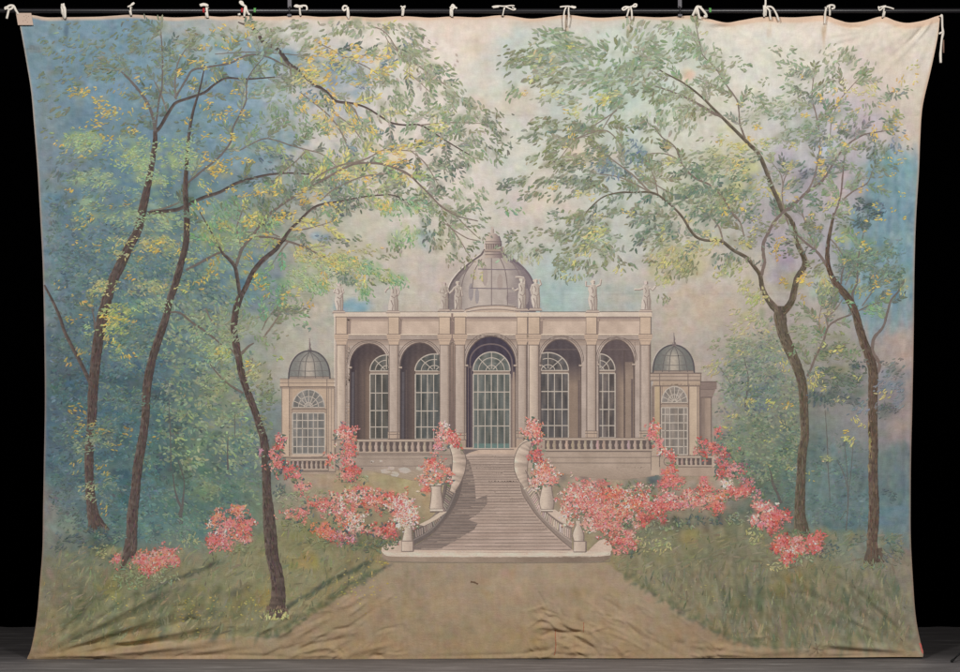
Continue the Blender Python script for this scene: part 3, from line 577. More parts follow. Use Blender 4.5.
# ------------------------------------------------------------------ painted pavilion
STONE = (180, 161, 148); PIL = (190, 170, 155); PANEL = (192, 168, 149); HI = (212, 190, 168); SH = (150, 124, 110); LN = (97, 82, 78); DK = (76, 66, 68)
pav = empty('painted_pavilion', parent=drop, label='painted beige pavilion with arcade, dome and two small domed wings')
def wallcol(base, amp=9):
    bn = np.array(base, float)
    f = lambda x, y: tuple(bn + amp * (math.sin(x * .13 + y * .05) * math.sin(y * .11 - x * .04) + .6 * math.sin(x * .37 + 1.3) * math.sin(y * .29)) * np.array((1, .95, .9)))
    return f
def grad(c0, c1, p0, p1, horiz=True, amp=4):
    c0 = np.array(c0, float); c1 = np.array(c1, float)
    def f(x, y):
        t = min(1, max(0, ((x if horiz else y) - p0) / (p1 - p0)))
        return tuple(c0 + (c1 - c0) * t + amp * math.sin(x * .9) * math.sin(y * .23))
    return f

m = MB((178, 157, 140)); m.lay = 4                                            # walls
m.rect(334.5, 313, 650.5, 440, wallcol(STONE)); m.rect(336, 439, 453, 470, wallcol((168, 148, 132), 7)); m.rect(523, 438, 655, 468, wallcol((176, 154, 136), 6)); m.rect(452, 439, 526, 455, wallcol((178, 152, 132), 5))
m.fill([(357, 469), (452, 469), (446, 482), (432, 484), (400, 478), (376, 472)], grad((170, 150, 132), (164, 144, 116), 466, 484, False), a=.85); m.fill([(535, 467), (655, 467), (655, 476), (620, 480), (575, 476), (548, 470)], grad((176, 154, 136), (160, 138, 120), 466, 480, False), a=.85)
m.rect(333.5, 312.4, 652, 316.8, wallcol((204, 186, 168), 6), dl=1)
for x0, x1, pc in ((336, 449, 0), (455, 527, 0), (529, 651, 0)):
    m.rect(x0, 316.8, x1, 319, (146, 124, 116), dl=1, a=.85); m.line(x0, 316.9, x1, 316.9, LN, .7, .65, dl=2)
m.rect(337, 319.2, 650, 333.6, wallcol(PANEL, 8), dl=1); m.rect(337, 333.6, 650, 335.6, (202, 181, 160), dl=1)
for y, w, a in ((335.8, .9, .6), (337.8, .7, .5), (339.6, 1.2, .55), (342, .8, .35)): m.line(337, y, 650, y, LN, w, a)
m.rect(337, 340, 650, 341.4, (150, 126, 112), a=.7, dl=1); m.rect(337, 342.4, 650, 345.4, (160, 138, 124), a=.45, dl=1); m.rect(337, 319.2, 650, 321.2, (164, 138, 122), a=.5, dl=2)
for x in (349, 400, 459, 541, 597): m.fill([(x - 2.5, 319), (x + 3.5, 319), (x + 2, 322), (x + 1.5, 334), (x - 2.5, 334)], (140, 118, 108), a=.75, dl=2)
m.line(334.6, 316, 334.6, 440, (222, 204, 184), .9, .8, dl=2); m.line(336, 455, 452, 455, LN, .8, .5); m.line(357, 459, 452, 459, LN, .6, .35); m.line(357, 466, 450, 466, LN, .8, .4)
for y, a in ((451.6, .6), (457.5, .5), (463, .55)): m.line(546, y, 651, y, LN, .8, a)
for x0, y0, r in ((372, 462, 2.6), (381, 461, 1.8), (391, 468, 3.5), (386, 471, 5), (405, 470, 6), (395, 474, 5), (420, 468, 4)): m.blob(x0, y0, r, (206, 196, 184), .45, .6)
m.line(336, 313, 651, 312.6, (226, 208, 188), .8, .7, dl=2); m.line(335, 312.2, 440, 311.8, LN, .5, .4, dl=2); m.line(540, 312, 651, 311.8, LN, .7, .7, dl=2)
m.rect(345.8, 341.5, 350, 439, (172, 146, 126), a=.6); m.rect(449, 341, 455.4, 440, grad((150, 126, 112), (120, 100, 94), 341, 440, False), dl=1)
for x, w, a in ((450.4, .8, .7), (453.2, .8, .7), (347.2, .8, .4), (399.2, .8, .5), (464.8, .9, .6), (517, .7, .5), (527.2, 1.0, .75), (539.4, .8, .7), (586.2, .7, .5), (596.2, .8, .55), (640, .8, .5), (650.3, 1.2, .6), (634.8, .6, .5)): m.line(x, 342, x, 438, LN, w, a)
m.rect(449.2, 313, 454, 341, (128, 106, 100), dl=2, a=.8); m.rect(526.4, 313, 528.4, 341, (128, 106, 100), dl=2, a=.7)
m.fill([(530, 343), (541, 343), (541, 347), (537, 351), (534, 348)], SH, a=.45)
m.build('wall', pav, PAINT)

# dark recesses behind the arches, and their raised rims
def arch_poly(x0, x1, top, base, spring, x0c=None, n=14):
    cx = (x0 + x1) / 2; rx = (x1 - x0) / 2; ry = spring - top
    return [(x0, base)] + [(cx - rx * math.cos(math.pi * k / n), spring - ry * math.sin(math.pi * k / n)) for k in range(n + 1)] + [(x1, base)]
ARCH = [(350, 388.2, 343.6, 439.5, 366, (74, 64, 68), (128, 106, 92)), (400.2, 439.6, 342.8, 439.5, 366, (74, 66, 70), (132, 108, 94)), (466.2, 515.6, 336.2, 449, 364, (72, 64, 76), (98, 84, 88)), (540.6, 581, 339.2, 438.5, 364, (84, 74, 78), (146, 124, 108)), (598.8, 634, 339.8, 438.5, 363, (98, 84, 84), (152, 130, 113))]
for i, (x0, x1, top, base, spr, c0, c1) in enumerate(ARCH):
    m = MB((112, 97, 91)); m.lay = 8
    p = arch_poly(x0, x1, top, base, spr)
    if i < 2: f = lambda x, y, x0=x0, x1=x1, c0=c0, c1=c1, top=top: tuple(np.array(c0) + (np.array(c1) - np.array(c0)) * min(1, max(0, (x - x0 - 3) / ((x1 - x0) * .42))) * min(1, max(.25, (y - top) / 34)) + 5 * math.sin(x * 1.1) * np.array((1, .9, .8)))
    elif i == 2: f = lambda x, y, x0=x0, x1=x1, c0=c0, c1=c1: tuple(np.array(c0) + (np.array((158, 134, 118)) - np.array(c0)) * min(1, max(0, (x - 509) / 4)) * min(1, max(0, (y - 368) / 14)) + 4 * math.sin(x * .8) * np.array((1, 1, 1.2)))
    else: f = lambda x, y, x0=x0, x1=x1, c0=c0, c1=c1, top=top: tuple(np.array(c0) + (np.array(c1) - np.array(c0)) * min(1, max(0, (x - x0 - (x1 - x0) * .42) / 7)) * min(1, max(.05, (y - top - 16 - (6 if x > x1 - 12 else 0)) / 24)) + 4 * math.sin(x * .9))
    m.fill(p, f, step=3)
    rim = p[1:-1]
    m.ribbon(rim, LN, 1.1, .75, dl=1); m.ribbon([(x + (-1.6 if x < (x0 + x1) / 2 - 4 else 1.6 if x > (x0 + x1) / 2 + 4 else 0), y - 1.6) for x, y in rim], STONE, .7, .3, dl=1); m.ribbon([(x + (-2.8 if x < (x0 + x1) / 2 - 4 else 2.8 if x > (x0 + x1) / 2 + 4 else 0), y - 2.8) for x, y in rim], LN, .6, .35, dl=1)
    m.line(x0, spr, x0, base, LN, .9, .7, dl=1); m.line(x1, spr, x1, base, LN, .9, .7, dl=1)
    if i in (0, 1):
        for x in (x0 + 6, x0 + 11, x0 + 14.5): m.line(x, spr + 4, x, base, (88, 74, 72), 1.0, .5, dl=1)
        m.line(x0 + 3, spr + 6, x0 + 2.6, base, (86, 84, 94), 2.4, .6, dl=1)
    if i == 2:
        m.ribbon([(470, 368), (471, 356), (479, 347), (491, 344), (503, 347), (511, 357), (512.5, 372)], (120, 104, 106), 1.4, .7, dl=1)
        for x, w in ((468.4, 1), (471.2, 1)): m.line(x, 366, x, 449, (116, 100, 100), w, .7, dl=1)
        m.line(513.6, 372, 513.6, 448, (182, 156, 136), 1.6, .8, dl=1)
    if i >= 3:
        m.line(x0 + 26, 368, x0 + 26, base, (128, 108, 98), 1.0, .6, dl=1); m.line(x1 - 2, spr + 16, x1 - 2, base, (112, 96, 94), 2, .6, dl=1); m.line(x0 + 4, 349.5, x1 - 4, 349.5, (120, 104, 100), .7, .5, dl=1)
    if i == 4:
        m.rect(625, 362, 633, base, grad((134, 114, 104), (170, 146, 126), 358, 378, False), a=.7, dl=1); m.line(624.2, 350, 624.2, base, (88, 74, 72), 1.0, .7, dl=1)
    for x in (x0 + .3, x1 - .3):
        m.rect(x - 1.8, spr + .6, x + 1.6, spr + 2.2, HI, dl=2, a=.7); m.line(x - 1.8, spr + 2.6, x + 1.6, spr + 2.6, LN, .7, .6, dl=2)
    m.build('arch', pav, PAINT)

# pilasters with capital, block and base
for i, (x0, x1, bb) in enumerate(((337, 345.8, 440), (389.4, 398, 439), (440, 449, 440), (455.4, 464.6, 440), (518, 526.2, 438), (529.2, 538.6, 438), (587, 595.6, 438), (641, 649.6, 438))):
    m = MB((178, 157, 140)); m.lay = 12
    m.rect(x0, 340, x1, bb, grad(HI if i in (0, 5) else PIL, tuple(v - 14 for v in PIL), x0, x1))
    m.rect(x0 - 1.2, 316.9, x1 + 1.2, 334, wallcol((196, 170, 146), 5)); m.rect(x0 - 2.2, 313, x1 + 2.2, 317, (208, 186, 163), dl=1)
    m.fill([(x0 - 2.6, 334), (x1 + 2.6, 334), (x1 + 2.6, 337.5), (x1 + 1, 341), (x1, 345), (x0, 345), (x0 - 1, 341), (x0 - 2.6, 337.5)], (196, 168, 144), dl=1)
    for y, e, w, a in ((334.2, 2.4, .7, .6), (336.4, 2.4, .5, .4), (338.4, 2, .6, .5), (341, 1.4, .5, .4), (345, .6, .8, .7), (316.9, 1.6, .8, .7)): m.line(x0 - e, y, x1 + e, y, LN, w, a, dl=2)
    m.line(x1, 345, x1, bb, LN, .8, .75); m.line(x1 - 1.2, 345, x1 - 1.2, bb, (150, 124, 110), .7, .5); m.line(x0, 345, x0, bb, LN, .7, .5 if i else .2); m.line(x1 + 1.2, 317, x1 + 1.2, 334, LN, .9, .7); m.line(x0 - 1, 317, x0 - 1, 334, LN, .6, .45)
    m.rect(x0 - 1.6, bb - 7, x1 + 1.6, bb, (188, 163, 142), dl=1)
    for y in (bb - 7, bb - 4.6, bb - .3): m.line(x0 - 1.8, y, x1 + 1.8, y, LN, .7, .6, dl=2)
    m.line(x1 + 1.6, bb - 7, x1 + 1.6, bb, LN, .7, .6, dl=2)
    m.build('pilaster', pav, PAINT)

# windows: round-headed, white glazing bars, cropped by the piers in front
def window(fc, fy, rx, ry, x0, x1, ytop, ybot, verts, hors, glass, rings=(1, .68, .33), spokes=(45, 90, 135), clip=None, lab=None, foot=None):
    m = MB((140, 128, 118)); m.lay = 13
    cl = clip or (x0 - 2, x1 + 2)
    def cx_(p): return [(min(cl[1], max(cl[0], x)), y) for x, y in p]
    head = [(fc - rx * math.cos(math.pi * k / 20), fy - ry * math.sin(math.pi * k / 20)) for k in range(21)]
    gl = np.array(glass, float)
    gf = lambda x, y: tuple(gl + 14 * math.sin(x * .55 + y * .02) * math.sin(y * .13 + x * .2) + 6 * math.sin(x * 2.1) + (np.array((14, 10, 6)) if int(x * .31 + y * .06) % 3 == 0 else 0))
    m.fill(cx_(head), gf, step=3); m.rect(x0, ytop, x1, ybot, gf, step=3)
    if foot: m.rect(x0 + 1, ybot - foot[1], x1 - 1, ybot, foot[0], a=.8, dl=1)
    BAR = (198, 184, 168)
    def bar(pts, w, a=.82):
        P = [p for p in catmull(pts, 1.5) if cl[0] <= p[0] <= cl[1]]
        if len(P) >= 2: m.ribbon(P, BAR, w * .84, a, dl=2, step=2.5)
    for k, q in enumerate(rings): bar([(fc - rx * q * math.cos(math.pi * j / 16), fy - ry * q * math.sin(math.pi * j / 16)) for j in range(17)], 1.3 if k == 0 else .9)
    for s in spokes:
        t = math.radians(s); bar([(fc + rx * .12 * math.cos(t), fy - ry * .12 * math.sin(t)), (fc + rx * math.cos(t), fy - ry * math.sin(t))], .9)
    m.rect(x0, fy, x1, ytop, (168, 146, 128), dl=1); bar([(x0, fy - .2), (x1, fy - .2)], 1.0); m.line(x0, fy + 1.2, x1, fy + 1.2, LN, .8, .6, dl=2); bar([(x0, ytop), (x1, ytop)], 1.3); bar([(x0, ybot), (x1, ybot)], 1.2)
    for x in (x0, x1):
        if cl[0] + .5 < x < cl[1] - .5: bar([(x, ytop), (x, ybot)], 1.4)
    for x in verts: bar([(x, ytop), (x, ybot)], 1.0, .85)
    for y in hors: bar([(x0, y), (x1, y)], 1.1, .9)
    return m.build('window', pav, PAINT, lab)
GR_ = (92, 90, 86)
window(386.5, 371, 16.6, 16, 370, 388, 374, 439, (375.6, 381.9), (393, 410.6, 427), GR_, clip=(369, 388.4))
window(434.4, 371, 19.4, 17, 415.4, 439.6, 374, 439, (421.2, 427.5, 433.7), (392.6, 411, 427), (88, 90, 88), clip=(414, 439.4))
window(491.5, 371, 18.6, 19, 473.2, 510, 374, 448.6, (478, 485, 491.3, 497.6, 504.4), (392, 409.6, 426), (100, 104, 100), foot=((96, 130, 124), 5), rings=(1, .7, .3))
window(548, 370.6, 20.4, 18, 541.4, 568.4, 373.4, 438, (548, 554.4, 562), (391.5, 409.4, 425.6), (92, 88, 88), clip=(541.2, 569))
window(600, 370.4, 15, 16.5, 599.4, 615, 373.4, 437.6, (602.6, 608.7), (391.5, 409.4, 425.6), (98, 90, 88), clip=(599.2, 616), rings=(1, .6, .25))

# main dome with lantern
m = MB((158, 143, 137)); m.lay = 6
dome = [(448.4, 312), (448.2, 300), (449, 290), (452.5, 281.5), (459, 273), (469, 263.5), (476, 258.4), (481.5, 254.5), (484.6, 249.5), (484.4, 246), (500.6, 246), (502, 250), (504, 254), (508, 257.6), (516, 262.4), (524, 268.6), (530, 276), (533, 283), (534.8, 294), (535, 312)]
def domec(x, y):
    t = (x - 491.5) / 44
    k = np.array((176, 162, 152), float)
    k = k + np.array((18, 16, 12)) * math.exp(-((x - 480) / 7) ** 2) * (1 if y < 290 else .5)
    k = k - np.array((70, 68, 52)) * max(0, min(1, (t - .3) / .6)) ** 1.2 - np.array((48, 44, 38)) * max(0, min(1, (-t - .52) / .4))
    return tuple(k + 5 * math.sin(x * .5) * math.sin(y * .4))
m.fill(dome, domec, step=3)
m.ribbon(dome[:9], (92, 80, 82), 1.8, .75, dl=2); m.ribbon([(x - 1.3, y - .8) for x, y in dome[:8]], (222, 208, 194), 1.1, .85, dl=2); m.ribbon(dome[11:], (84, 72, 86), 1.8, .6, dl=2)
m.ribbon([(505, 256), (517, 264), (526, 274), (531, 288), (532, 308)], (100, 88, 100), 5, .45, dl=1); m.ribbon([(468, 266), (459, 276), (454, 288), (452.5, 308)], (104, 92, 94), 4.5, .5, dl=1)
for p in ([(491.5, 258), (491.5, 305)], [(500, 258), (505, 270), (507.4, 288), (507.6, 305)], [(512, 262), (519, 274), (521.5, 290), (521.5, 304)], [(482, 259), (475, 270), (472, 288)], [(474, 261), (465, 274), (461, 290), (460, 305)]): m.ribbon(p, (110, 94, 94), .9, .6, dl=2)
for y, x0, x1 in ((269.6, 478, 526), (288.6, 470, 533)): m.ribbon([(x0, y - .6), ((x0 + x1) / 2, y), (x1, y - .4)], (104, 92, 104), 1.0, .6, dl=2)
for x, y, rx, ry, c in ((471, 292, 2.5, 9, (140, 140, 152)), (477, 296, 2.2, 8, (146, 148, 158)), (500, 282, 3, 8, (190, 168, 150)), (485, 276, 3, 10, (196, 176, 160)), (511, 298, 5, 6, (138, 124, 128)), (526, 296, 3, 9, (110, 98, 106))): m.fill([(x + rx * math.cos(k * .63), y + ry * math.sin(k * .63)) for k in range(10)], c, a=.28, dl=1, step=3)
m.fill([(464, 312), (466, 309), (478, 306), (500, 305), (514, 306), (519, 309), (520, 312.6)], (190, 166, 146), dl=3)
m.ribbon([(465, 309.6), (478, 306.4), (500, 305.4), (516, 307.2)], LN, 1.0, .6, dl=4); m.ribbon([(464, 312.4), (478, 308.4), (500, 307.6), (518, 309)], (214, 196, 178), .9, .7, dl=4); m.ribbon([(466, 312), (480, 310), (500, 309.4), (519, 311.6)], LN, .8, .45, dl=4)
m.fill([(484.8, 258), (485.6, 251), (484.4, 244), (501.6, 244), (501.4, 251), (503, 258)], grad((186, 166, 150), (128, 110, 112), 488, 502), dl=4, step=2); m.fill([(483.4, 250.6), (503.2, 246.6), (504.2, 247), (502.4, 251.6), (484, 251.8)], (168, 146, 132), dl=5)
for k in range(7): m.line(486.6 + k * 2.3, 244.4, 486.8 + k * 2.2, 249.2, (96, 80, 80), 1.0, .75, dl=6)
m.fill([(485.2, 243.6), (486, 238), (488.5, 234.6), (491.5, 233.2), (496, 233.6), (499, 236.6), (500.6, 241), (501, 243.6)], grad((196, 176, 160), (130, 112, 112), 490, 501), dl=5, step=2)
for y in (241.6, 243.8, 251.6, 254.6): m.line(485, y, 502, y, LN, .8, .55, dl=6)
m.ribbon([(492.3, 234), (492.3, 230), (492.4, 226.6)], (196, 178, 164), 2.6, .9, dl=6); m.blob(492.4, 231.4, 2.5, (204, 186, 170), .95); m.ribbon([(493.3, 233), (493.4, 229)], LN, .7, .6, dl=7)
m.ribbon([(484.6, 249), (484.4, 243), (486, 236.6), (489.6, 233.4)], (222, 206, 192), .9, .8, dl=6); m.ribbon([(501.6, 252), (501, 243), (499, 236)], (92, 80, 92), 1.2, .6, dl=6)
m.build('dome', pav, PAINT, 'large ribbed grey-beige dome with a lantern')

# statues along the parapet
def statue(cx, y0, y1, pose, flip=1, tone=0):
    m = MB((178, 157, 140)); m.lay = 20; h = y1 - y0
    P = lambda u, v: (cx + flip * u * h, y0 + v * h)
    L0 = (204 - tone, 190 - tone, 176 - tone); S0 = (124, 106, 104)
    bodies = {0: [(-.12, .2), (-.03, .155), (.05, .155), (.13, .21), (.13, .36), (.10, .46), (.15, .6), (.13, .76), (.10, .93), (-.06, .93), (-.11, .78), (-.14, .6), (-.10, .45), (-.14, .32)],
              1: [(-.10, .2), (-.03, .15), (.04, .15), (.12, .22), (.10, .36), (.11, .5), (.17, .64), (.16, .93), (-.15, .93), (-.13, .7), (-.08, .5), (-.07, .36)],
              2: [(-.09, .2), (-.02, .16), (.04, .16), (.11, .2), (.10, .36), (.08, .46), (.12, .56), (.10, .7), (.09, .93), (-.01, .93), (.0, .72), (-.06, .93), (-.09, .93), (-.10, .66), (-.10, .5), (-.07, .38)]}
    q = [P(*t) for t in bodies[pose % 3]]
    m.fill(q, grad(L0, tuple(v - 46 for v in L0), cx - .08 * h * flip, cx + .16 * h * flip) if flip > 0 else L0, step=1.5)
    m.blob(*P(.0, .085), .062 * h, L0, .97, 1.25, 90, 9); m.ribbon([P(.0, .13), P(.0, .18)], L0, .07 * h, .95)
    m.ribbon([P(.05, .06), P(.055, .1), P(.05, .14)], S0, .035 * h, .7, dl=1)
    arms = {0: ([(-.11, .22), (-.16, .34), (-.04, .38)], [(.12, .22), (.15, .34), (.03, .44)]), 1: ([(-.1, .22), (-.2, .3), (-.24, .38)], [(.11, .22), (.17, .36), (.12, .48)]), 2: ([(-.09, .22), (-.17, .34), (-.26, .42)], [(.1, .22), (.14, .36), (.16, .5)]),
            3: ([(-.09, .21), (-.2, .2), (-.2, .06)], [(.1, .21), (.22, .16), (.25, .0)]), 4: ([(-.09, .26), (-.2, .3), (-.36, .3)], [(.1, .24), (.2, .32), (.3, .2)]), 5: ([(-.09, .34), (-.2, .4), (-.27, .32)], [(.09, .2), (.06, .02), (-.18, .0)]), 6: ([(-.1, .22), (-.14, .36), (-.1, .5)], [(.11, .22), (.17, .18), (.12, .04)])}[pose]
    for a in arms: m.ribbon([P(*t) for t in a], L0, .055 * h, .95); m.ribbon([(P(*t)[0] + .6, P(*t)[1] + .7) for t in a], S0, .022 * h, .5, dl=1)
    for f in ([(-.05, .5), (.04, .56), (.10, .48)], [(-.06, .62), (.0, .78), (-.02, .92)], [(.05, .58), (.05, .76), (.07, .92)], [(.10, .3), (.12, .5), (.13, .7), (.12, .92)], [(-.03, .24), (.02, .34), (.0, .42)]): m.ribbon([P(*t) for t in f], S0, .028 * h, .6, dl=1)
    m.fill([P(-.17, .93), P(.17, .93), P(.22, 1.0), P(-.22, 1.0)], (188, 168, 152)); m.line(*P(-.2, .995), *P(.2, .995), S0, .8, .6)
    m.line(*P(-.16, .93), *P(.18, .93), S0, .7, .6)
    return m.build('statue', pav, PAINT)
statue(338.8, 281, 313, 0); statue(393, 279, 313, 1); statue(444, 281, 311.4, 0, 1, 14); statue(457.4, 280, 311.6, 2, 1, 10); statue(521.4, 277, 311, 5); statue(535.4, 278, 310.6, 6); statue(592.6, 279, 312.6, 3); statue(645.6, 279.6, 312, 4)

# the two small wings with their domes
def small_dome(cx, hw, top, base, c_edge, c_mid, lab):
    m = MB((140, 132, 124)); m.lay = 7
    p = [(cx - hw * math.cos(math.pi * k / 22), base - (base - top) * math.sin(math.pi * k / 22) ** .85) for k in range(23)]
    ce, cm = np.array(c_edge, float), np.array(c_mid, float)
    def f(x, y):
        t = (x - cx) / hw
        return tuple(ce + (cm - ce) * math.exp(-((t + .02) / .36) ** 2) * min(1, max(.3, (y - top) / 12)) + 6 * math.sin(x * 1.3) * math.sin(y * .7))
    m.fill(p, f, step=2.5)
    m.ribbon(p, (74, 70, 76), 1.5, .75, dl=2); m.ribbon([(x - .9, y - .7) for x, y in p[1:10]], (206, 194, 180), .8, .7, dl=2)
    for s in (-.55, -.22, .3, .68): m.ribbon([(cx + .5, top + .6), (cx + hw * s * .72, top + (base - top) * .36), (cx + hw * s, base - .6)], (86, 82, 84), .8, .6, dl=1)
    for v in (.36, .7): m.ribbon([(cx - hw * math.sqrt(1 - (1 - v) ** 2) * .98, top + (base - top) * v), (cx, top + (base - top) * v + 1), (cx + hw * math.sqrt(1 - (1 - v) ** 2) * .98, top + (base - top) * v)], (96, 90, 90), .7, .5, dl=1)
    m.rect(cx - hw + .5, base - 2, cx + hw - .5, base + .4, (158, 136, 122), dl=1, a=.8); m.line(cx - hw, base - 2, cx + hw, base - 2, LN, .7, .6, dl=2)
    fh = 12.6
    m.ribbon([(cx + .6, top + 1, 4), (cx + .5, top - 2, 3.4), (cx + .4, top - 4, 1.4), (cx + .4, top - 6, 2.4), (cx + .3, top - 9, .9), (cx + .2, top - fh, .7)], (122, 108, 106), dl=2, step=1.2); m.ribbon([(cx - .4, top - 1), (cx - .3, top - fh)], (198, 182, 168), .7, .6, dl=3)
    m.build('dome', pav, PAINT, lab)
small_dome(309.4, 20.6, 350.8, 378.6, (126, 125, 120), (178, 165, 150), 'small grey dome with a finial on the wing beside the trees'); small_dome(673.6, 20.6, 345, 372.6, (114, 114, 110), (182, 169, 152), 'small grey dome with a finial, leaves over its edge')

m = MB((178, 157, 140)); m.lay = 6                                            # wing by the front tree
m.rect(281.6, 387, 335, 457, wallcol((186, 160, 136), 5)); m.rect(280, 378.6, 335, 387, wallcol((192, 167, 143), 4)); m.rect(282.6, 387, 289.4, 456, wallcol((200, 173, 148), 4), dl=1); m.rect(328, 387, 334, 456, wallcol((190, 165, 143), 4), dl=1)
for y, w, a in ((378.8, .9, .6), (380.6, .6, .4), (383, .8, .5), (387, 1.2, .75), (388.6, .6, .4)): m.line(280, y, 335, y, LN, w, a)
for x, w, a in ((282, .7, .4), (289.6, 1.0, .7), (291.6, .6, .4), (326.8, .8, .5), (328.4, .6, .5), (331.4, .6, .4), (334.6, .8, .6)): m.line(x, 387, x, 456, LN, w, a)
for x in (288.6, 327): m.line(x, 378.6, x, 387, LN, .9, .55)
m.line(291.4, 409.6, 326.6, 409.6, LN, 1.0, .7); m.rect(291.4, 410.4, 326.4, 412.2, (176, 150, 130), dl=1); m.line(291, 412.4, 326.6, 412.4, LN, .7, .5); m.rect(290.6, 454.6, 327, 457, (196, 172, 150), dl=1); m.line(283, 457.4, 330, 457.4, LN, 1.0, .7)
m.ribbon([(326.6, 446), (326, 452), (322, 456.6), (311, 457)], LN, .8, .6, dl=2)
m.rect(286, 457.6, 335, 474, wallcol((170, 148, 128), 6)); m.rect(328.5, 456, 336, 472, wallcol((182, 158, 138), 4), dl=1); m.line(328.5, 457, 328.5, 471.6, LN, .8, .6); m.line(335.6, 440, 335.6, 472, LN, .8, .5); m.line(290, 471.6, 336, 471.6, LN, .9, .65); m.line(332, 440, 336, 440, LN, .8, .6)
m.build('wing', pav, PAINT, 'wing whose dome stands beside the front tree')
window(308.6, 407.6, 16.2, 18, 292.6, 324.8, 413, 453.8, (297, 302.5, 308, 313.4, 317.8), (420.4, 428.5, 437, 446.5), (124, 121, 117), rings=(1, .62, .28), spokes=(22, 45, 67, 90, 113, 135, 158))
m = MB((178, 157, 140)); m.lay = 6                                            # wing at the other end
m.rect(652.4, 384, 700.4, 458, wallcol((180, 155, 133), 5)); m.rect(650.2, 373, 701.6, 380.4, wallcol((176, 154, 136), 4)); m.rect(653, 380.4, 700, 386, wallcol((178, 154, 132), 4)); m.rect(689.6, 386, 697, 457, wallcol((196, 172, 147), 4), dl=1); m.rect(655, 386, 659.6, 440, wallcol((184, 160, 128), 4), dl=1)
m.rect(700.4, 381.6, 716.6, 389, wallcol((140, 120, 112), 4)); m.fill([(700.4, 389), (715.6, 389), (712.4, 397.4), (700.4, 397.4)], (146, 126, 116)); m.rect(700.4, 397.4, 711.4, 458, grad((126, 108, 100), (166, 143, 126), 700, 707), dl=0)
for x0, x1, y, w, a in ((650, 701.6, 373.2, 1.2, .75), (650, 701.6, 376.4, .7, .5), (651, 701, 380.4, 1.0, .65), (653, 700, 386, 1.1, .7), (700.4, 717, 381.8, 1.1, .75), (700.4, 716, 385, .8, .5), (700.4, 714, 389.4, .9, .65), (700.4, 712, 397.4, 1.1, .75), (660, 688, 404.4, .9, .7), (660, 688, 406.2, .7, .5)): m.line(x0, y, x1, y, LN, w, a)
for x, w, a in ((653, 2.6, .5), (660.2, 1.2, .75), (662, .7, .5), (688.6, 1.1, .7), (697.4, .8, .6), (699.8, 1.4, .65), (711.2, 1.0, .7), (704, .8, .5)): m.line(x, 386 if x < 700 else 397.6, x, 457, LN, w, a)
for x in (659.6, 688, 700.6): m.line(x, 373.2, x, 386, LN, .9, .6)
m.rect(651, 441, 659, 475, wallcol((186, 163, 142), 4), dl=2); m.rect(659, 454.8, 720, 476, wallcol((176, 152, 133), 5), dl=1); m.rect(712, 456.6, 719, 466.6, wallcol((190, 166, 146), 3), dl=3)
m.line(651, 441.6, 659.6, 441.6, (84, 76, 104), 1.4, .8, dl=3); m.line(651, 456.4, 659, 456.4, LN, .8, .5, dl=3); m.line(651, 452, 651, 470, LN, .8, .5, dl=3); m.line(659.4, 442, 659.4, 467, LN, .9, .65, dl=3)
m.ribbon([(668 + 4.4 * math.cos(k * .6), 461.5 + 4.2 * math.sin(k * .6)) for k in range(12)], LN, .9, .6, dl=2)
m.build('wing', pav, PAINT, 'wing beside the pink climbing flowers and the shrubs')
window(674.4, 402.6, 13, 16.2, 661.4, 687.4, 407.6, 454.6, (665, 669.6, 678, 683.7), (414.4, 422.7, 430.6, 438.5, 446.6), (136, 126, 118), rings=(1, .5, .22), spokes=(22, 45, 67, 90, 113, 135, 158))

# balustrades of turned balusters
def balustrade(x0, x1, y0, y1, pitch, parent, lab=None, lay=15):
    m = MB((178, 157, 140)); m.lay = lay
    m.rect(x0, y0, x1, y1, (104, 90, 86)); m.rect(x0, y0, x1, y0 + 2.2, (192, 170, 150), dl=2); m.rect(x0, y1 - 1.8, x1, y1, (182, 160, 141), dl=2)
    n = max(1, int((x1 - x0) / pitch)); yy0, yy1 = y0 + 2.2, y1 - 1.8; h = yy1 - yy0
    for k in range(n):
        x = x0 + pitch * (k + .5); q = pitch / 6.2; c = jit((180, 158, 140), 10)
        m.fill([(x + q * u, yy0 + h * v) for u, v in ((-1.7, 0), (1.7, 0), (1.0, .14), (1.0, .24), (1.9, .5), (1.7, .72), (1.0, .86), (1.7, 1), (-1.7, 1), (-1.0, .86), (-1.7, .72), (-1.9, .5), (-1.0, .24), (-1.0, .14))], c, dl=1, step=3)
        m.line(x + .9 * q, yy0 + 1, x + 1.4 * q, yy1 - .6, (130, 110, 100), .8 * q, .6, dl=2)
    m.line(x0, y0, x1, y0, LN, .7, .6, dl=3); m.line(x0, y0 + 2.3, x1, y0 + 2.3, LN, .7, .7, dl=3); m.line(x0, y1, x1, y1, LN, .8, .6, dl=3)
    return m.build('balustrade', parent, PAINT, lab)
balustrade(355, 434, 439.4, 453.4, 6.05, pav); balustrade(545, 652, 438, 451, 6.2, pav); balustrade(291, 328, 458.6, 470.4, 4.6, pav); balustrade(675, 711.6, 455.8, 466.8, 4.6, pav)

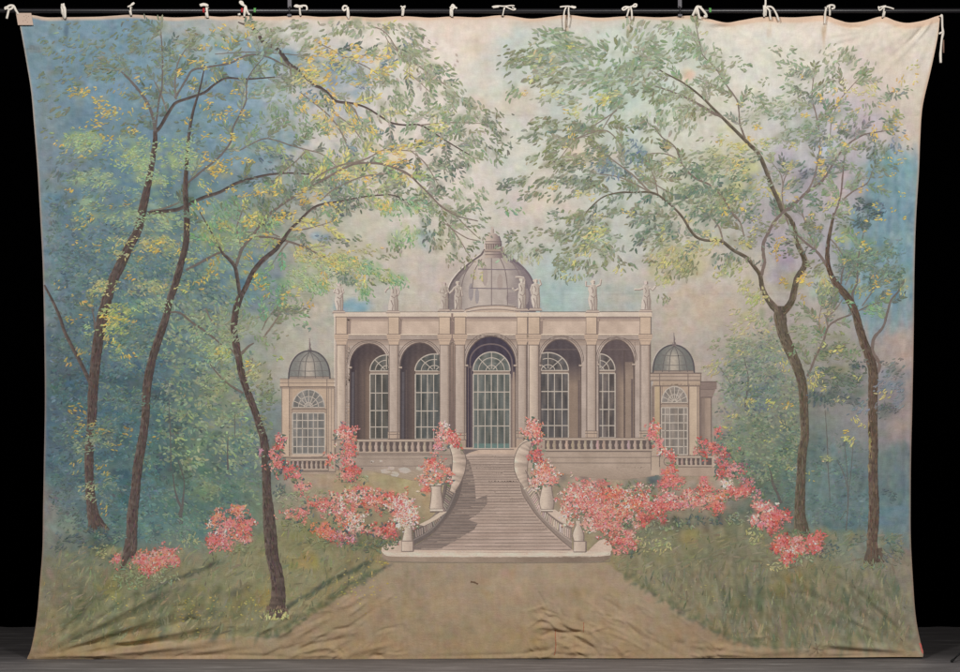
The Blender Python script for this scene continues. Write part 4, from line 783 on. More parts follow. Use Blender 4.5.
# ------------------------------------------------------------------ painted staircase
st = empty('painted_staircase', parent=drop, label='painted flight of stone steps between curved balustrades and urns')
m = MB((150, 131, 118)); m.lay = 8
LEFT = catmull([(464, 452), (463.5, 466), (462, 482), (457, 500), (447, 518), (432, 535), (414, 546), (405, 552)], 2)
RIGHT = catmull([(517, 452), (518.4, 466), (519.4, 480), (522, 492), (530, 507), (541, 521), (557, 537), (574, 551)], 2)
steps_poly = [(p[0], p[1]) for p in LEFT] + [(574, 553)] + [(p[0], p[1]) for p in RIGHT[::-1]]
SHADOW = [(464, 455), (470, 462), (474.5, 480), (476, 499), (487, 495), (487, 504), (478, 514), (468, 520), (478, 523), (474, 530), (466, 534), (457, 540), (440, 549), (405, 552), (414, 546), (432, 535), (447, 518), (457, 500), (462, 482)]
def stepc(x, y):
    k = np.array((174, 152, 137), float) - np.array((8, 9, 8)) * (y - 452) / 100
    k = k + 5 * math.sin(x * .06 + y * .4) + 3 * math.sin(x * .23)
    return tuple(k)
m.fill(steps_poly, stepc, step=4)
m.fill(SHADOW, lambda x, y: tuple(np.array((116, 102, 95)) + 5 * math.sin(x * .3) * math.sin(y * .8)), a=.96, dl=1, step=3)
lx = lambda y: np.interp(y, [p[1] for p in LEFT], [p[0] for p in LEFT]); rx_ = lambda y: np.interp(y, [p[1] for p in RIGHT], [p[0] for p in RIGHT])
y = 456.0; k = 0
while y < 551:
    x0, x1 = lx(y) + .5, rx_(y) - .3
    for _ in range(3):
        a = R.uniform(x0, x1 - 6); b = min(x1, a + R.uniform(14, 60))
        m.line(a, y + R.uniform(-.25, .25), b, y + R.uniform(-.25, .25), (192, 170, 152), .8, R.uniform(.2, .45) * (.25 if inside(SHADOW, np.array([(a + b) / 2]), np.array([y]))[0] or inside(SHADOW, np.array([a]), np.array([y]))[0] else 1), dl=2)
    m.line(x0, y + 1.2, x1, y + 1.2, (118, 100, 92), .8, .42, dl=2)
    a = R.uniform(x0, x1 - 10); m.line(a, y + 1.4, min(x1, a + R.uniform(20, 70)), y + 1.4, (104, 88, 82), .8, .45, dl=3)
    y += 2.35 + k * .035; k += 1
m.rect(460, 447.6, 524, 454, wallcol((186, 160, 140), 4), dl=2); m.fill([(461, 449), (480, 449.4), (470, 452.6), (464, 455.6)], (104, 92, 90), a=.8, dl=3); m.line(478, 449.4, 514, 449.4, LN, .8, .6, dl=3)
m.build('steps', st, PAINT)

m = MB((178, 157, 140)); m.lay = 11                                           # platform at the foot
top = [(381.4, 551), (382, 547.4), (386, 544.4), (393, 542), (403, 540), (412, 543), (414, 549.6), (574, 550.6), (588, 551), (594, 545), (599, 540.6), (604, 539), (609, 541.6), (611.6, 546), (612, 550), (609, 553.6), (602, 555.6), (500, 556.2), (400, 555.8), (388, 555), (383, 553.4)]
m.fill(top, lambda x, y: tuple(np.array((186, 162, 144)) + 5 * math.sin(x * .2) + (np.array((16, 14, 12)) if y > 551 else 0)), step=4)
m.fill([(381.4, 551.4), (383, 554), (388, 555.6), (400, 556.2), (500, 556.6), (602, 556), (609, 554), (612, 550.4), (611, 556), (607, 560), (600, 562), (500, 562.4), (398, 561.8), (388, 561), (382.4, 558)], lambda x, y: tuple(np.array((146, 126, 108)) - np.array((26, 24, 20)) * max(0, min(1, (x - 470) / 90)) * .8 + 4 * math.sin(x * .14)), step=4, dl=1)
m.ribbon([(384, 554), (400, 555.9), (500, 556.3), (600, 555.7), (610, 552)], (206, 184, 166), 1.4, .6, dl=2, wob=.3); m.ribbon([(383, 557), (390, 561.4), (500, 562.6), (600, 562), (609, 558.6), (613, 552)], (96, 88, 72), 1.0, .6, dl=2)
for k in range(60): m.blob(R.uniform(388, 600), R.uniform(551.5, 555.5), R.uniform(.6, 1.4), jit((206, 184, 166), 10), .6, .5)
m.build('platform', st, PAINT)

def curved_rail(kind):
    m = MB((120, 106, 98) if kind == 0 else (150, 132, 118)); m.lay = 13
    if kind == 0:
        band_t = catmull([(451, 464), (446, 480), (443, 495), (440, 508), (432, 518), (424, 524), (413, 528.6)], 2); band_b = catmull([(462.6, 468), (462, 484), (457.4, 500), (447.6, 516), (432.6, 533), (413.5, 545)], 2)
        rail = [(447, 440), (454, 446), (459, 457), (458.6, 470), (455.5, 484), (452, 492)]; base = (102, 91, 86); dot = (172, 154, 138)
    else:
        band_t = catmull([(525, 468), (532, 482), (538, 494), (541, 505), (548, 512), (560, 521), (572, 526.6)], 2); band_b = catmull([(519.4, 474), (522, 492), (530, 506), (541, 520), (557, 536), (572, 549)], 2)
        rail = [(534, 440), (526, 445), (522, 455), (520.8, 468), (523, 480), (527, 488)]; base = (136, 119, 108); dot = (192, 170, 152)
    n = 40
    pt_ = [band_t[int(i * (len(band_t) - 1) / (n - 1))] for i in range(n)]; pb = [band_b[int(i * (len(band_b) - 1) / (n - 1))] for i in range(n)]
    m.fill([(p[0], p[1]) for p in pt_] + [(p[0], p[1]) for p in pb[::-1]], base, step=3)
    for i in range(2, n - 1):
        a, b = pt_[i], pb[i]
        for u0, u1, w in ((.18, .62, 1.15),):
            m.ribbon([(a[0] + (b[0] - a[0]) * u0, a[1] + (b[1] - a[1]) * u0), (a[0] + (b[0] - a[0]) * (u0 + u1) / 2, a[1] + (b[1] - a[1]) * (u0 + u1) / 2), (a[0] + (b[0] - a[0]) * u1, a[1] + (b[1] - a[1]) * u1)], jit(dot, 12), w, .5 if kind == 0 else .8, dl=1)
    mid = [((a[0] * .3 + b[0] * .7), (a[1] * .3 + b[1] * .7)) for a, b in zip(pt_, pb)]
    m.ribbon(mid, tuple(v + 22 for v in base), 1.4, .7, dl=2); m.ribbon([(p[0], p[1]) for p in pt_], (170, 150, 134) if kind else (128, 114, 104), 2.2, .9, dl=2); m.ribbon([(p[0], p[1] + 1.5) for p in pt_], LN, .8, .7, dl=3); m.ribbon([(p[0], p[1]) for p in pb], LN, .9, .55, dl=2)
    R0 = catmull(rail, 2); nn = len(R0)
    w = lambda i: 6.6 + 7.4 * math.sin(math.pi * min(1, i / nn * 1.1))
    m.ribbon([(p[0], p[1], w(i)) for i, p in enumerate(R0)], (184, 162, 144), dl=3, side=((196, 176, 156), (158, 138, 124)), step=2)
    for sgn in (1, -1): m.ribbon([(p[0] + sgn * w(i) / 2 * (1 if i else .6), p[1]) for i, p in enumerate(R0)], LN, .8, .55, dl=4)
    if kind == 0: m.fill([(440, 512), (447, 511.6), (437, 519), (424, 526), (419, 524.6), (430, 519)], (188, 168, 148), dl=4)
    else: m.fill([(546, 511), (555, 509.6), (566, 517), (573, 523), (572, 527), (558, 520)], (190, 168, 150), dl=4)
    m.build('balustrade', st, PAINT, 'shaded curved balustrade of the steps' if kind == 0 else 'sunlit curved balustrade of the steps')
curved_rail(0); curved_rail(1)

def urn(prof, block, cap=None, lab=None):
    """prof: (y, x0, x1) down the body"""
    m = MB((178, 157, 140)); m.lay = 18
    p = [(a, y) for y, a, b in prof] + [(b, y) for y, a, b in prof[::-1]]
    x0 = min(a for y, a, b in prof); x1 = max(b for y, a, b in prof)
    m.fill(p, grad((196, 176, 157), (146, 128, 117), x0 + (x1 - x0) * .35, x1), step=2.5)
    m.ribbon([(a, y) for y, a, b in prof], LN, .8, .6, dl=2); m.ribbon([(b, y) for y, a, b in prof], LN, 1.1, .7, dl=2)
    if block:
        bx0, by0, bx1, by1 = block
        m.rect(bx0, by0, bx1, by1, grad((194, 173, 154), (172, 151, 135), bx0, bx1), dl=1)
        for q in ((bx0, by0, bx1, by0), (bx0, by1, bx1, by1)): m.line(*q, LN, .9, .65, dl=2)
        m.line(bx1, by0, bx1, by1, LN, 1.4, .75, dl=2); m.line(bx0, by0, bx0, by1, LN, .7, .5, dl=2)
    for c in cap or (): m.rect(*c, (198, 180, 162), dl=2); m.line(c[0], c[3], c[2], c[3], LN, 1.1, .75, dl=3); m.line(c[0], c[1], c[2], c[1], LN, .7, .5, dl=3)
    m.build('urn', st, PAINT, lab)
urn([(514, 405.5, 411), (518, 404, 412), (520, 406, 411), (523.6, 405, 411.6), (530, 404.4, 411.8), (541, 402, 412.6)], (401.6, 541, 413.4, 551.4), [(403.6, 520.6, 412.4, 524)], 'front urn on the shaded side')
urn([(484, 430, 441.6), (489, 431.4, 441), (498, 431, 442), (508.6, 429.6, 443.4)], None, [(427.6, 482.8, 442.4, 485.8), (430, 509, 443, 511.6)], 'upper urn on the shaded side')
urn([(521, 575.4, 580.6), (525, 576, 580.4), (530, 573.8, 582.6), (536, 572.6, 584), (541, 574, 583.6)], (573.6, 541.4, 586, 552), None, 'front urn on the sunlit side')
urn([(483, 543, 552.4), (488, 542, 551.6), (496, 540.2, 553), (503, 539.4, 554), (509, 541, 553)], None, [(543, 482, 553, 484.6), (541, 509.4, 553, 511.6)], 'upper urn on the sunlit side')
# ------------------------------------------------------------------ foliage palettes (display colours)
PAL = {
 'sage': [(142, 148, 118), (126, 136, 106), (150, 154, 126), (134, 142, 110)],
 'olive': [(122, 126, 94), (114, 118, 88), (134, 136, 102)],
 'oliveb': [(108, 118, 92), (116, 124, 96), (100, 112, 92), (122, 126, 94)],
 'dk': [(92, 104, 88), (100, 110, 92), (84, 98, 88)],
 'teal': [(98, 118, 100), (90, 112, 98), (108, 124, 104), (102, 118, 96)],
 'green': [(128, 144, 108), (116, 136, 102), (138, 150, 114), (120, 138, 108)],
 'grn': [(128, 160, 108), (112, 150, 104), (142, 168, 118), (108, 150, 116)],
 'mint': [(158, 174, 126), (170, 182, 134), (148, 168, 130), (166, 174, 116)],
 'lime': [(168, 172, 104), (154, 162, 96), (178, 176, 112), (146, 158, 104)],
 'yel': [(222, 184, 82), (214, 172, 72), (228, 196, 100), (206, 168, 84)],
 'ygr': [(196, 186, 104), (184, 178, 104), (206, 192, 112)],
 'ylo': [(178, 172, 118), (164, 162, 110), (188, 176, 120), (150, 154, 112)],
 'blue': [(108, 126, 136), (118, 134, 142), (98, 116, 126)],
 'thk': [(132, 140, 106), (144, 152, 112), (118, 130, 106), (152, 158, 118), (126, 136, 114)],
 'thd': [(76, 88, 84), (70, 84, 90), (82, 92, 84)],
 'tht': [(104, 122, 106), (112, 130, 108), (96, 114, 106)],
 'teb': [(92, 120, 122), (100, 128, 124), (84, 110, 118)],
 'gold': [(186, 156, 78), (196, 164, 88), (172, 146, 80), (200, 156, 70)],
}
for k_ in ('sage', 'green', 'olive', 'oliveb', 'teal', 'dk'):      # distemper greens are greyed with white
    PAL[k_] = [tuple(v * .95 + g * .05 for v, g in zip(c, (138, 134, 114))) for c in PAL[k_]]
BARK = (84, 72, 67)
def tree(label):
    e = empty('painted_tree', parent=drop, label=label)
    return e
def foliage(tr, rows, lay, name='foliage', kind=None, wash_a=.16, dens=1.3, thin=1.0):
    """rows: cx cy rx ry n palette [length angle spread alpha]"""
    m = MB(); m.lay = lay
    for row in rows:
        cx, cy, rx, ry, n, pal = row[:6]
        L, ang, sp, al = (list(row[6:]) + [None] * 4)[:4]
        L = L or 6.5; ang = 160 if ang is None else ang; sp = sp or 45; al = (al or .85) * thin
        cols = PAL[pal]; small = L <= 4.7 and pal not in ('yel', 'gold', 'ygr')
        n = int(n * (1.9 if small else dens if pal not in ('yel', 'gold') else 1.15)); L *= .98 if small else 1
        if n >= 14 and wash_a: dabs(cx, cy, rx * .9, ry * .9, int(n * .2), cols, (2.5, 6.5), .6, ang, .6, wash_a * (2.2 if small else 1.7))
        i = 0
        while i < n:
            t = R.uniform(0, 2 * math.pi); r = math.sqrt(R.random()) * R.uniform(.8, 1.12)
            x = cx + rx * r * math.cos(t); y = cy + ry * r * math.sin(t)
            a0 = ang + R.gauss(0, sp * .42)
            fa = R.choice((1.08, 1, 1, .9, .7)); g = R.randint(2, 4)                         # small sprays of two to four strokes
            for k in range(g):
                px = x + R.gauss(0, L * .55); py = y + R.gauss(0, L * .38)
                if not (yt(px) + 4 < py < 655 and xl(py) + 8 < px < xr(py) - 8): continue
                l = L * R.uniform(.6, 1.25) * .8
                m.leaf(px, py, a0 + R.gauss(0, 15) + (k - 1) * 10, l, max(1.2, l * R.uniform(.27, .43)), jit(R.choice(cols), 9), al * fa * R.uniform(.8, 1.05), R.uniform(-.7, .7))
            i += g
    o = m.build(name, tr, PAINT)
    if kind: o['kind'] = kind
    return o
def wood(tr, lines, lay, name='trunk', extra=None, a=.93, tint=(0, 0, 0)):
    tc_ = lambda c: tuple(v + d for v, d in zip(c, tint))
    m = MB(); m.lay = lay
    for pts in lines:
        w = max(p[2] for p in pts)
        if w >= 3.5: m.ribbon(pts, tc_(BARK), side=(tc_((102, 88, 80)), tc_((70, 60, 58))), wob=.05, step=2.2, a=a)
        else: m.ribbon(pts, (106, 90, 82) if w > 1.8 else (120, 104, 92), wob=.18, step=2.2, a=a - .13)
        if w >= 5:                                      # bark strokes
            P = catmull(pts, 2.2)
            for _ in range(int(len(P) * w * .26)):
                i = R.randrange(len(P) - 2); p = P[i]; q = P[i + 2] - P[i]
                if p[2] < 3.5: continue
                o = R.uniform(-.42, .42) * p[2]; c = R.choice([(92, 76, 70), (62, 52, 52), (68, 57, 54), (100, 84, 76)])
                m.leaf(p[0] - q[1] / (math.hypot(q[0], q[1]) + 1e-6) * o, p[1] + q[0] / (math.hypot(q[0], q[1]) + 1e-6) * o, math.degrees(math.atan2(q[1], q[0])) + R.uniform(-8, 8), R.uniform(3, 8), R.uniform(.6, 1.5), jit(tc_(tuple(u * .5 + v * .5 for u, v in zip(c, BARK))), 5), 1)
                m.v[-8:] = [(v[0], v[1], v[2] + 1) for v in m.v[-8:]]
    if extra: extra(m)
    return m.build(name, tr, PAINT)

def twigs(tr, lines, lay, pal_at, gap=13, wmax=2.7, name='leafy_foliage', skip=lambda x, y: False):
    """side twigs with leaves in two rows, sprouting from every thin branch towards its tip"""
    m = MB(); m.lay = lay; tw = []
    for pts in lines:
        if pts[0][2] < pts[-1][2]: pts = pts[::-1]
        P = catmull(pts, 2.0); acc = R.uniform(0, gap); side = R.choice((-1, 1))
        for i in range(1, len(P)):
            acc += math.hypot(*(P[i] - P[i - 1])[:2])
            if acc < gap or P[i][2] > wmax: continue
            acc = R.uniform(-3, 3); d = P[i] - P[i - 1]; side = -side
            tw.append((P[i][0], P[i][1], math.atan2(d[1], d[0]) + side * R.uniform(.35, .95), R.uniform(12, 30)))
        e = P[-1] - P[-2]
        tw.append((P[-1][0], P[-1][1], math.atan2(e[1], e[0]), R.uniform(8, 16)))
    for x, y, a, L in tw:
        if skip(x, y): continue
        n = int(L / 2.7); b = R.uniform(.0, .05) * (1 if math.cos(a) > 0 else -1); px, py = x, y; path = [(x, y, .8)]
        cols = PAL[pal_at(x, y)]; al = R.choice((1, .95, .85, .7)); base = R.choice(cols)
        dabs(x + math.cos(a) * L * .5, y + math.sin(a) * L * .5, L * .4, L * .3, 4, cols, (2.5, 5), .6, math.degrees(a), .5, .16)
        for k in range(n):
            a += b; px += math.cos(a) * 2.7; py += math.sin(a) * 2.7
            if not (yt(px) + 4 < py < 640 and xl(py) + 8 < px < xr(py) - 9): break
            path.append((px, py, .7))
            for s in (-1, 1):
                if R.random() < .86:
                    l = R.uniform(4.2, 7.4) * (1 - .25 * k / n)
                    q = a + s * R.uniform(.45, .95); o = R.uniform(.3, 1.6)
                    m.leaf(px + math.cos(q) * o, py + math.sin(q) * o, math.degrees(q) + R.gauss(0, 8), l, l * R.uniform(.3, .44), jit(base if R.random() < .7 else R.choice(cols), 8), al * R.uniform(.72, .95), -s * R.uniform(0, .6))
        if len(path) > 2: m.ribbon(path, (118, 104, 92), a=.5)
    return m.build(name, tr, PAINT)
# ------------------------------------------------------------------ flecks of thicket at the left and the right: one mass nobody could count
def thicket(poly, n, pick, lay, lb):
    m = MB(); m.lay = lay
    xs = [p[0] for p in poly]; ys = [p[1] for p in poly]; c = 0
    while c < n:
        x = R.uniform(min(xs), max(xs)); y = R.uniform(min(ys), max(ys))
        if not inside(poly, np.array([x]), np.array([y]))[0]: continue
        c += 1
        pal, L, al = pick(x, y)
        cols = PAL[pal]; base = R.choice(cols); a0 = R.uniform(150, 200) if x < R.uniform(100, 230) or x > 600 else R.uniform(-10, 60)
        k = R.randint(4, 9)
        for i in range(k):
            px = x + R.gauss(0, L * .9); py = y + R.gauss(0, L * .5)
            if not (xl(py) + 8 < px < xr(py) - 8): continue
            l = L * R.uniform(.5, 1.05)
            m.leaf(px, py, a0 + R.gauss(0, 32), l, max(1.2, l * R.uniform(.36, .55)), jit(base, 9), al * R.uniform(.55, 1.05), R.uniform(-.8, .8))
    o = m.build('painted_thicket', drop, PAINT, lb); o['kind'] = 'stuff'
    return o
def pick_l(x, y):
    u = R.random()
    if x < 80: return ('thd', 5.5, .55) if u < .6 else ('tht', 5, .4) if u < .9 else ('blue', 5, .5)
    if y < 300: return ('thd', 5, .5) if u < .35 else ('tht', 5, .5) if u < .65 else ('blue', 5, .5) if u < .8 else ('thk', 5, .6)
    if x < 165: return ('teb', 5, .6) if u < .5 else ('thd', 5, .6) if u < .86 else ('thk', 5, .55)
    if y > 470: return ('tht', 5, .55) if u < .6 else ('thk', 4.5, .5) if u < .9 else ('thd', 5, .5)
    return ('thk', 5.8, .78) if u < .54 else ('mint', 5.2, .75) if u < .6 else ('tht', 5, .6) if u < .72 else ('thd', 5, .6) if u < .93 else ('mint', 5, .6)
thicket([(48, 200), (130, 230), (200, 250), (225, 300), (240, 330), (252, 380), (262, 430), (262, 500), (250, 525), (210, 545), (130, 545), (90, 535), (48, 500)], 1500, pick_l, 4, 'tufts of pale leaves against the blue-green wood at the leaning trunks')
def pick_r(x, y):
    u = R.random()
    if y > 480 or x > 808: return ('tht', 4.5, .35) if u < .6 else ('thd', 4.5, .35)
    return ('sage', 4.5, .6) if u < .46 else ('green', 4.5, .5) if u < .66 else ('thd', 4.5, .55) if u < .78 else ('teal', 4.5, .6) if u < .95 else ('ygr', 4, .6)
thicket([(722, 400), (735, 345), (780, 325), (800, 370), (802, 460), (798, 520), (770, 500), (738, 478), (722, 452)], 560, pick_r, 4, 'grey-green bush beside the pavilion wing')
thicket([(806, 440), (868, 440), (868, 525), (808, 525)], 90, pick_r, 4, 'faint teal undergrowth between the two far trunks')

# ------------------------------------------------------------------ tree A: leaning trunk nearest the cloth edge
tA = tree('painted tree with a leaning trunk on blue ground, nearest the edge')
A = [[(155, 131, 4), (155, 141, 4.6), (152.5, 160, 5.4), (149, 180, 6.4), (144, 203, 8.2), (138, 230, 8.6), (131, 243, 9), (122, 262, 9.8), (112, 283, 10), (105, 307, 10.6), (101.5, 322, 11), (98, 343, 10.6), (95, 368, 10), (93, 393, 10), (92, 417, 9.4), (90, 440, 9), (89, 460, 9), (89.5, 480, 9), (91, 500, 10), (94, 518, 13), (96, 529, 15)],
     [(94, 512, 5), (101, 522, 5), (109, 530, 2)],
     [(44.5, 285, 1.8), (52.5, 300, 2.4), (60, 317, 3), (65, 332, 3.2), (74, 350, 3.6), (82, 365, 3.6), (90, 382, 4)],
     [(95.5, 330, 2), (94, 318, 1.6), (92, 308, 1)],
     [(147, 213, 3.4), (158, 212, 3.6), (170, 210.5, 3.4), (180, 208.6, 3.4), (202, 198, 3.2), (220, 192, 3), (237, 183, 2.8), (257, 177, 2.4), (273, 174, 2), (293, 173, 1.6), (318, 175, 1.1)], [(150, 211, 1.6), (165, 208, 1.6), (178, 203, 1.2)],
     [(155, 133, 3), (153, 117, 3), (147, 102, 2.8), (137, 88, 2.4), (122, 72, 1.6), (112, 66, .9)],
     [(155, 133, 2), (159, 100, 1.8), (162, 87, 1.6), (162.5, 60, 1.4), (161, 32, .9)], [(168, 114, 1.6), (162, 97, 1.6), (155, 82, 1.2)],
     [(155, 132, 3.6), (160, 127, 3.4), (167, 115, 3.2), (172, 107, 3), (177, 102, 2.8), (192, 97, 2.6), (205, 92, 2.4), (215, 84, 2.2), (227, 78, 1.8), (247, 79, 1.6), (275, 77, 1.1)],
     [(176, 99, 1.8), (175, 83, 1.5), (176, 72, 1.5), (179, 60, 1.3), (185, 50, 1)],
     [(175, 98, 2), (187, 78, 2), (193, 70, 2), (208, 67, 1.9), (230, 63, 1.9), (240, 58, 1.8), (252, 54.5, 1.8), (268, 57, 1.6), (288, 67, 1.2)], [(215, 54, .8), (245, 52, .9), (275, 53, .9), (297, 55, .8)]]
foliage(tA, [(75, 40, 45, 20, 60, 'olive', 6, 160, 40, .7), (60, 92, 30, 30, 34, 'olive', 6, 150, 40, .7), (112, 55, 30, 26, 60, 'olive', 6.5, 160, 40, .75), (85, 74, 40, 18, 56, 'olive', 6, 160, 40, .75), (140, 35, 22, 16, 50, 'olive', 6, 150, 40, .7), (150, 60, 20, 20, 30, 'olive', 6, 150, 45, .6), (190, 40, 16, 6, 20, 'sage', 6), (190, 36, 10, 8, 12, 'olive', 8), (65, 112, 8, 6, 8, 'olive', 9, 140, 15), (50, 128, 5, 8, 6, 'olive', 6),
    (160, 110, 24, 18, 20, 'olive', 6, 160, 40, .6), (120, 128, 24, 10, 26, 'olive', 6), (205, 120, 30, 20, 30, 'oliveb', 5.5), (190, 60, 34, 20, 30, 'olive', 5), (60, 185, 14, 40, 30, 'dk', 6, 130, 40, .5), (80, 195, 26, 20, 34, 'oliveb', 6, 150, 50, .6), (110, 190, 24, 8, 24, 'blue', 5), (52, 225, 8, 20, 20, 'dk', 5, 130, 50, .45), (95, 165, 26, 20, 26, 'oliveb', 5, 150, 50, .6),
    (88, 142, 18, 11, 80, 'mint', 4.5, 170, 70), (72, 140, 10, 10, 20, 'mint', 4.5, 170, 70), (135, 148, 28, 13, 70, 'mint', 4.5, 170, 60), (138, 160, 24, 9, 60, 'mint', 4.5, 170, 60), (97, 180, 28, 12, 70, 'mint', 4.5, 170, 60, .7), (155, 172, 30, 13, 80, 'mint', 4.5, 10, 60, .8), (178, 148, 15, 18, 60, 'mint', 4.5, 20, 70), (192, 160, 12, 10, 36, 'mint', 4.5), (128, 217, 22, 8, 50, 'mint', 4.5, 170, 50, .7), (92, 205, 14, 6, 16, 'mint', 4.5), (120, 240, 12, 5, 18, 'ylo', 4.5), (125, 252, 14, 6, 18, 'ylo', 4.5), (160, 222, 24, 10, 60, 'mint', 4.5, 20, 50, .7), (157, 245, 25, 11, 60, 'ylo', 4.5, 20, 50), (103, 287, 14, 8, 44, 'ylo', 4.5), (147, 288, 20, 9, 50, 'ylo', 4.5, 20, 60, .7), (120, 312, 18, 9, 60, 'lime', 4.5), (155, 305, 20, 9, 44, 'mint', 4.5, 20, 60, .7), (118, 325, 14, 10, 50, 'lime', 4.5), (135, 332, 20, 10, 40, 'tht', 4.5), (90, 330, 10, 6, 10, 'mint', 4.5), (120, 345, 12, 8, 20, 'lime', 5), (130, 400, 20, 12, 60, 'tht', 4.5), (85, 430, 24, 10, 60, 'tht', 5), (105, 440, 20, 10, 50, 'thk', 5, 170, 50, .7), (80, 447, 20, 8, 30, 'thk', 5, 170, 50, .7), (108, 425, 14, 8, 26, 'tht', 5), (90, 490, 8, 10, 24, 'ylo', 4, 150, 60, .6), (105, 482, 12, 10, 20, 'thk', 4.5, 150, 60, .6), (70, 545, 16, 12, 26, 'thd', 6, 150, 20, .7), (72, 525, 14, 16, 20, 'thd', 5, 140, 20, .6), (100, 540, 18, 10, 50, 'thd', 5), (105, 552, 14, 6, 24, 'ylo', 5, 150, 30, .6), (115, 535, 12, 8, 24, 'tht', 5)], 22)
foliage(tA, [(110, 215, 50, 34, 70, 'thk', 4.6, 165, 40, .7), (100, 270, 45, 34, 60, 'tht', 4.6, 165, 40, .7), (165, 255, 36, 40, 110, 'thk', 4.6, 20, 50, .75), (150, 195, 34, 26, 70, 'mint', 4.4, 10, 50, .6), (205, 240, 30, 40, 110, 'mint', 4.4, 30, 50, .6), (215, 300, 34, 30, 90, 'thk', 4.6, 30, 50, .7), (240, 260, 26, 30, 50, 'lime', 4.4, 40, 50, .6), (90, 330, 36, 40, 60, 'tht', 4.6, 160, 40, .7), (135, 345, 36, 26, 70, 'thk', 4.6, 165, 40, .7), (75, 160, 28, 26, 30, 'thk', 4.4, 165, 40, .6), (215, 130, 34, 26, 40, 'oliveb', 4.6, 40, 50, .6), (160, 75, 50, 34, 50, 'olive', 5, 150, 40, .6), (250, 130, 30, 20, 30, 'green', 4.6, 50, 40, .6)], 18, 'soft_foliage', wash_a=.14)
foliage(tA, [(72, 91, 8, 5, 8, 'yel', 4.5, 170, 30), (80, 92, 8, 6, 14, 'yel', 4.5, 150, 40), (92, 91, 8, 4, 9, 'yel', 4.5, 170, 25), (100, 104, 12, 7, 22, 'yel', 4.5, 170, 25), (109, 111, 12, 6, 26, 'yel', 5, 170, 25), (116, 115, 4, 3, 5, 'ygr', 5, 170, 25), (121, 92, 4, 4, 5, 'yel', 5, 140), (132, 109, 4, 4, 5, 'yel', 4, 100), (140, 78, 3, 5, 5, 'yel', 5, 160, 20), (146, 90, 5, 6, 7, 'yel', 4.5, 170, 20), (147, 105, 4, 4, 4, 'yel', 4), (100, 123, 9, 5, 10, 'yel', 5, 170, 20), (86, 127, 4, 3, 4, 'yel', 4), (108, 137, 8, 4, 10, 'yel', 5, 170, 20), (138, 130, 8, 4, 7, 'yel', 4, 170, 20), (90, 154, 5, 2, 4, 'yel', 5, 170, 10), (68, 150, 6, 6, 6, 'yel', 4), (70, 187, 6, 5, 6, 'yel', 4.5, 140, 20), (58, 140, 8, 8, 4, 'yel', 3.5), (85, 215, 16, 8, 14, 'yel', 4, 170, 25), (110, 205, 5, 2, 3, 'yel', 4.5, 170), (128, 206, 4, 3, 3, 'yel', 4.5, 170), (78, 228, 10, 8, 8, 'yel', 4), (95, 248, 9, 4, 8, 'yel', 4.5, 150, 20), (72, 242, 4, 3, 3, 'yel', 4), (158, 245, 10, 7, 24, 'yel', 4.5, 170, 30), (178, 250, 6, 4, 6, 'yel', 4), (140, 258, 8, 6, 6, 'gold', 4), (132, 275, 8, 5, 8, 'gold', 4.5), (97, 270, 4, 3, 3, 'gold', 4), (61, 287, 4, 3, 4, 'yel', 4), (73, 297, 5, 2, 3, 'yel', 4), (85, 303, 7, 4, 7, 'gold', 5, 50, 20), (75, 316, 8, 6, 10, 'gold', 4.5), (120, 318, 16, 8, 22, 'yel', 4.5, 160, 30), (110, 335, 6, 14, 12, 'yel', 5, 110, 30), (125, 350, 10, 8, 10, 'yel', 5, 30, 30), (82, 352, 6, 8, 9, 'gold', 5, 110, 40), (68, 362, 3, 8, 6, 'gold', 5, 110, 20), (75, 410, 8, 5, 12, 'gold', 5, 30, 30), (90, 433, 22, 16, 30, 'gold', 4.5, 160, 30, .8), (130, 432, 5, 8, 8, 'gold', 4, 170, 20), (116, 447, 6, 6, 6, 'gold', 4.5, 170, 20), (72, 465, 12, 8, 8, 'gold', 4.5, 110, 20), (104, 466, 6, 8, 8, 'gold', 4.5, 120, 20), (152, 440, 3, 8, 5, 'gold', 4, 170, 20), (104, 507, 5, 7, 6, 'gold', 4.5, 110, 20), (212, 105, 10, 8, 12, 'yel', 4.5, 140, 40), (194, 62, 5, 4, 8, 'yel', 5, 170), (184, 72, 6, 3, 6, 'yel', 5, 150, 20), (180, 54, 4, 6, 4, 'yel', 4), (208, 66, 6, 3, 5, 'yel', 4), (214, 75, 5, 6, 7, 'yel', 4, 50), (225, 42, 12, 8, 18, 'yel', 4.5, 40, 30), (218, 25, 8, 6, 12, 'yel', 4.5, 170), (204, 43, 6, 5, 8, 'yel', 4.5, 140), (245, 38, 5, 8, 8, 'yel', 5, 60, 20), (232, 60, 6, 3, 5, 'yel', 4), (240, 63, 3, 5, 4, 'yel', 4), (194, 83, 6, 6, 10, 'yel', 4.5, 150), (186, 116, 4, 8, 6, 'yel', 4.5, 110), (215, 120, 10, 6, 12, 'yel', 4.5, 30), (237, 93, 4, 4, 5, 'yel', 4), (230, 112, 6, 4, 8, 'yel', 4.5), (240, 114, 8, 4, 10, 'yel', 4.5), (250, 112, 5, 3, 4, 'yel', 4)], 26, 'yellow_leaves', wash_a=.1, thin=.9)
wood(tA, A, 20)
twigs(tA, A[2:], 19, lambda x, y: R.choice(('olive', 'oliveb', 'olive', 'dk')), 16)

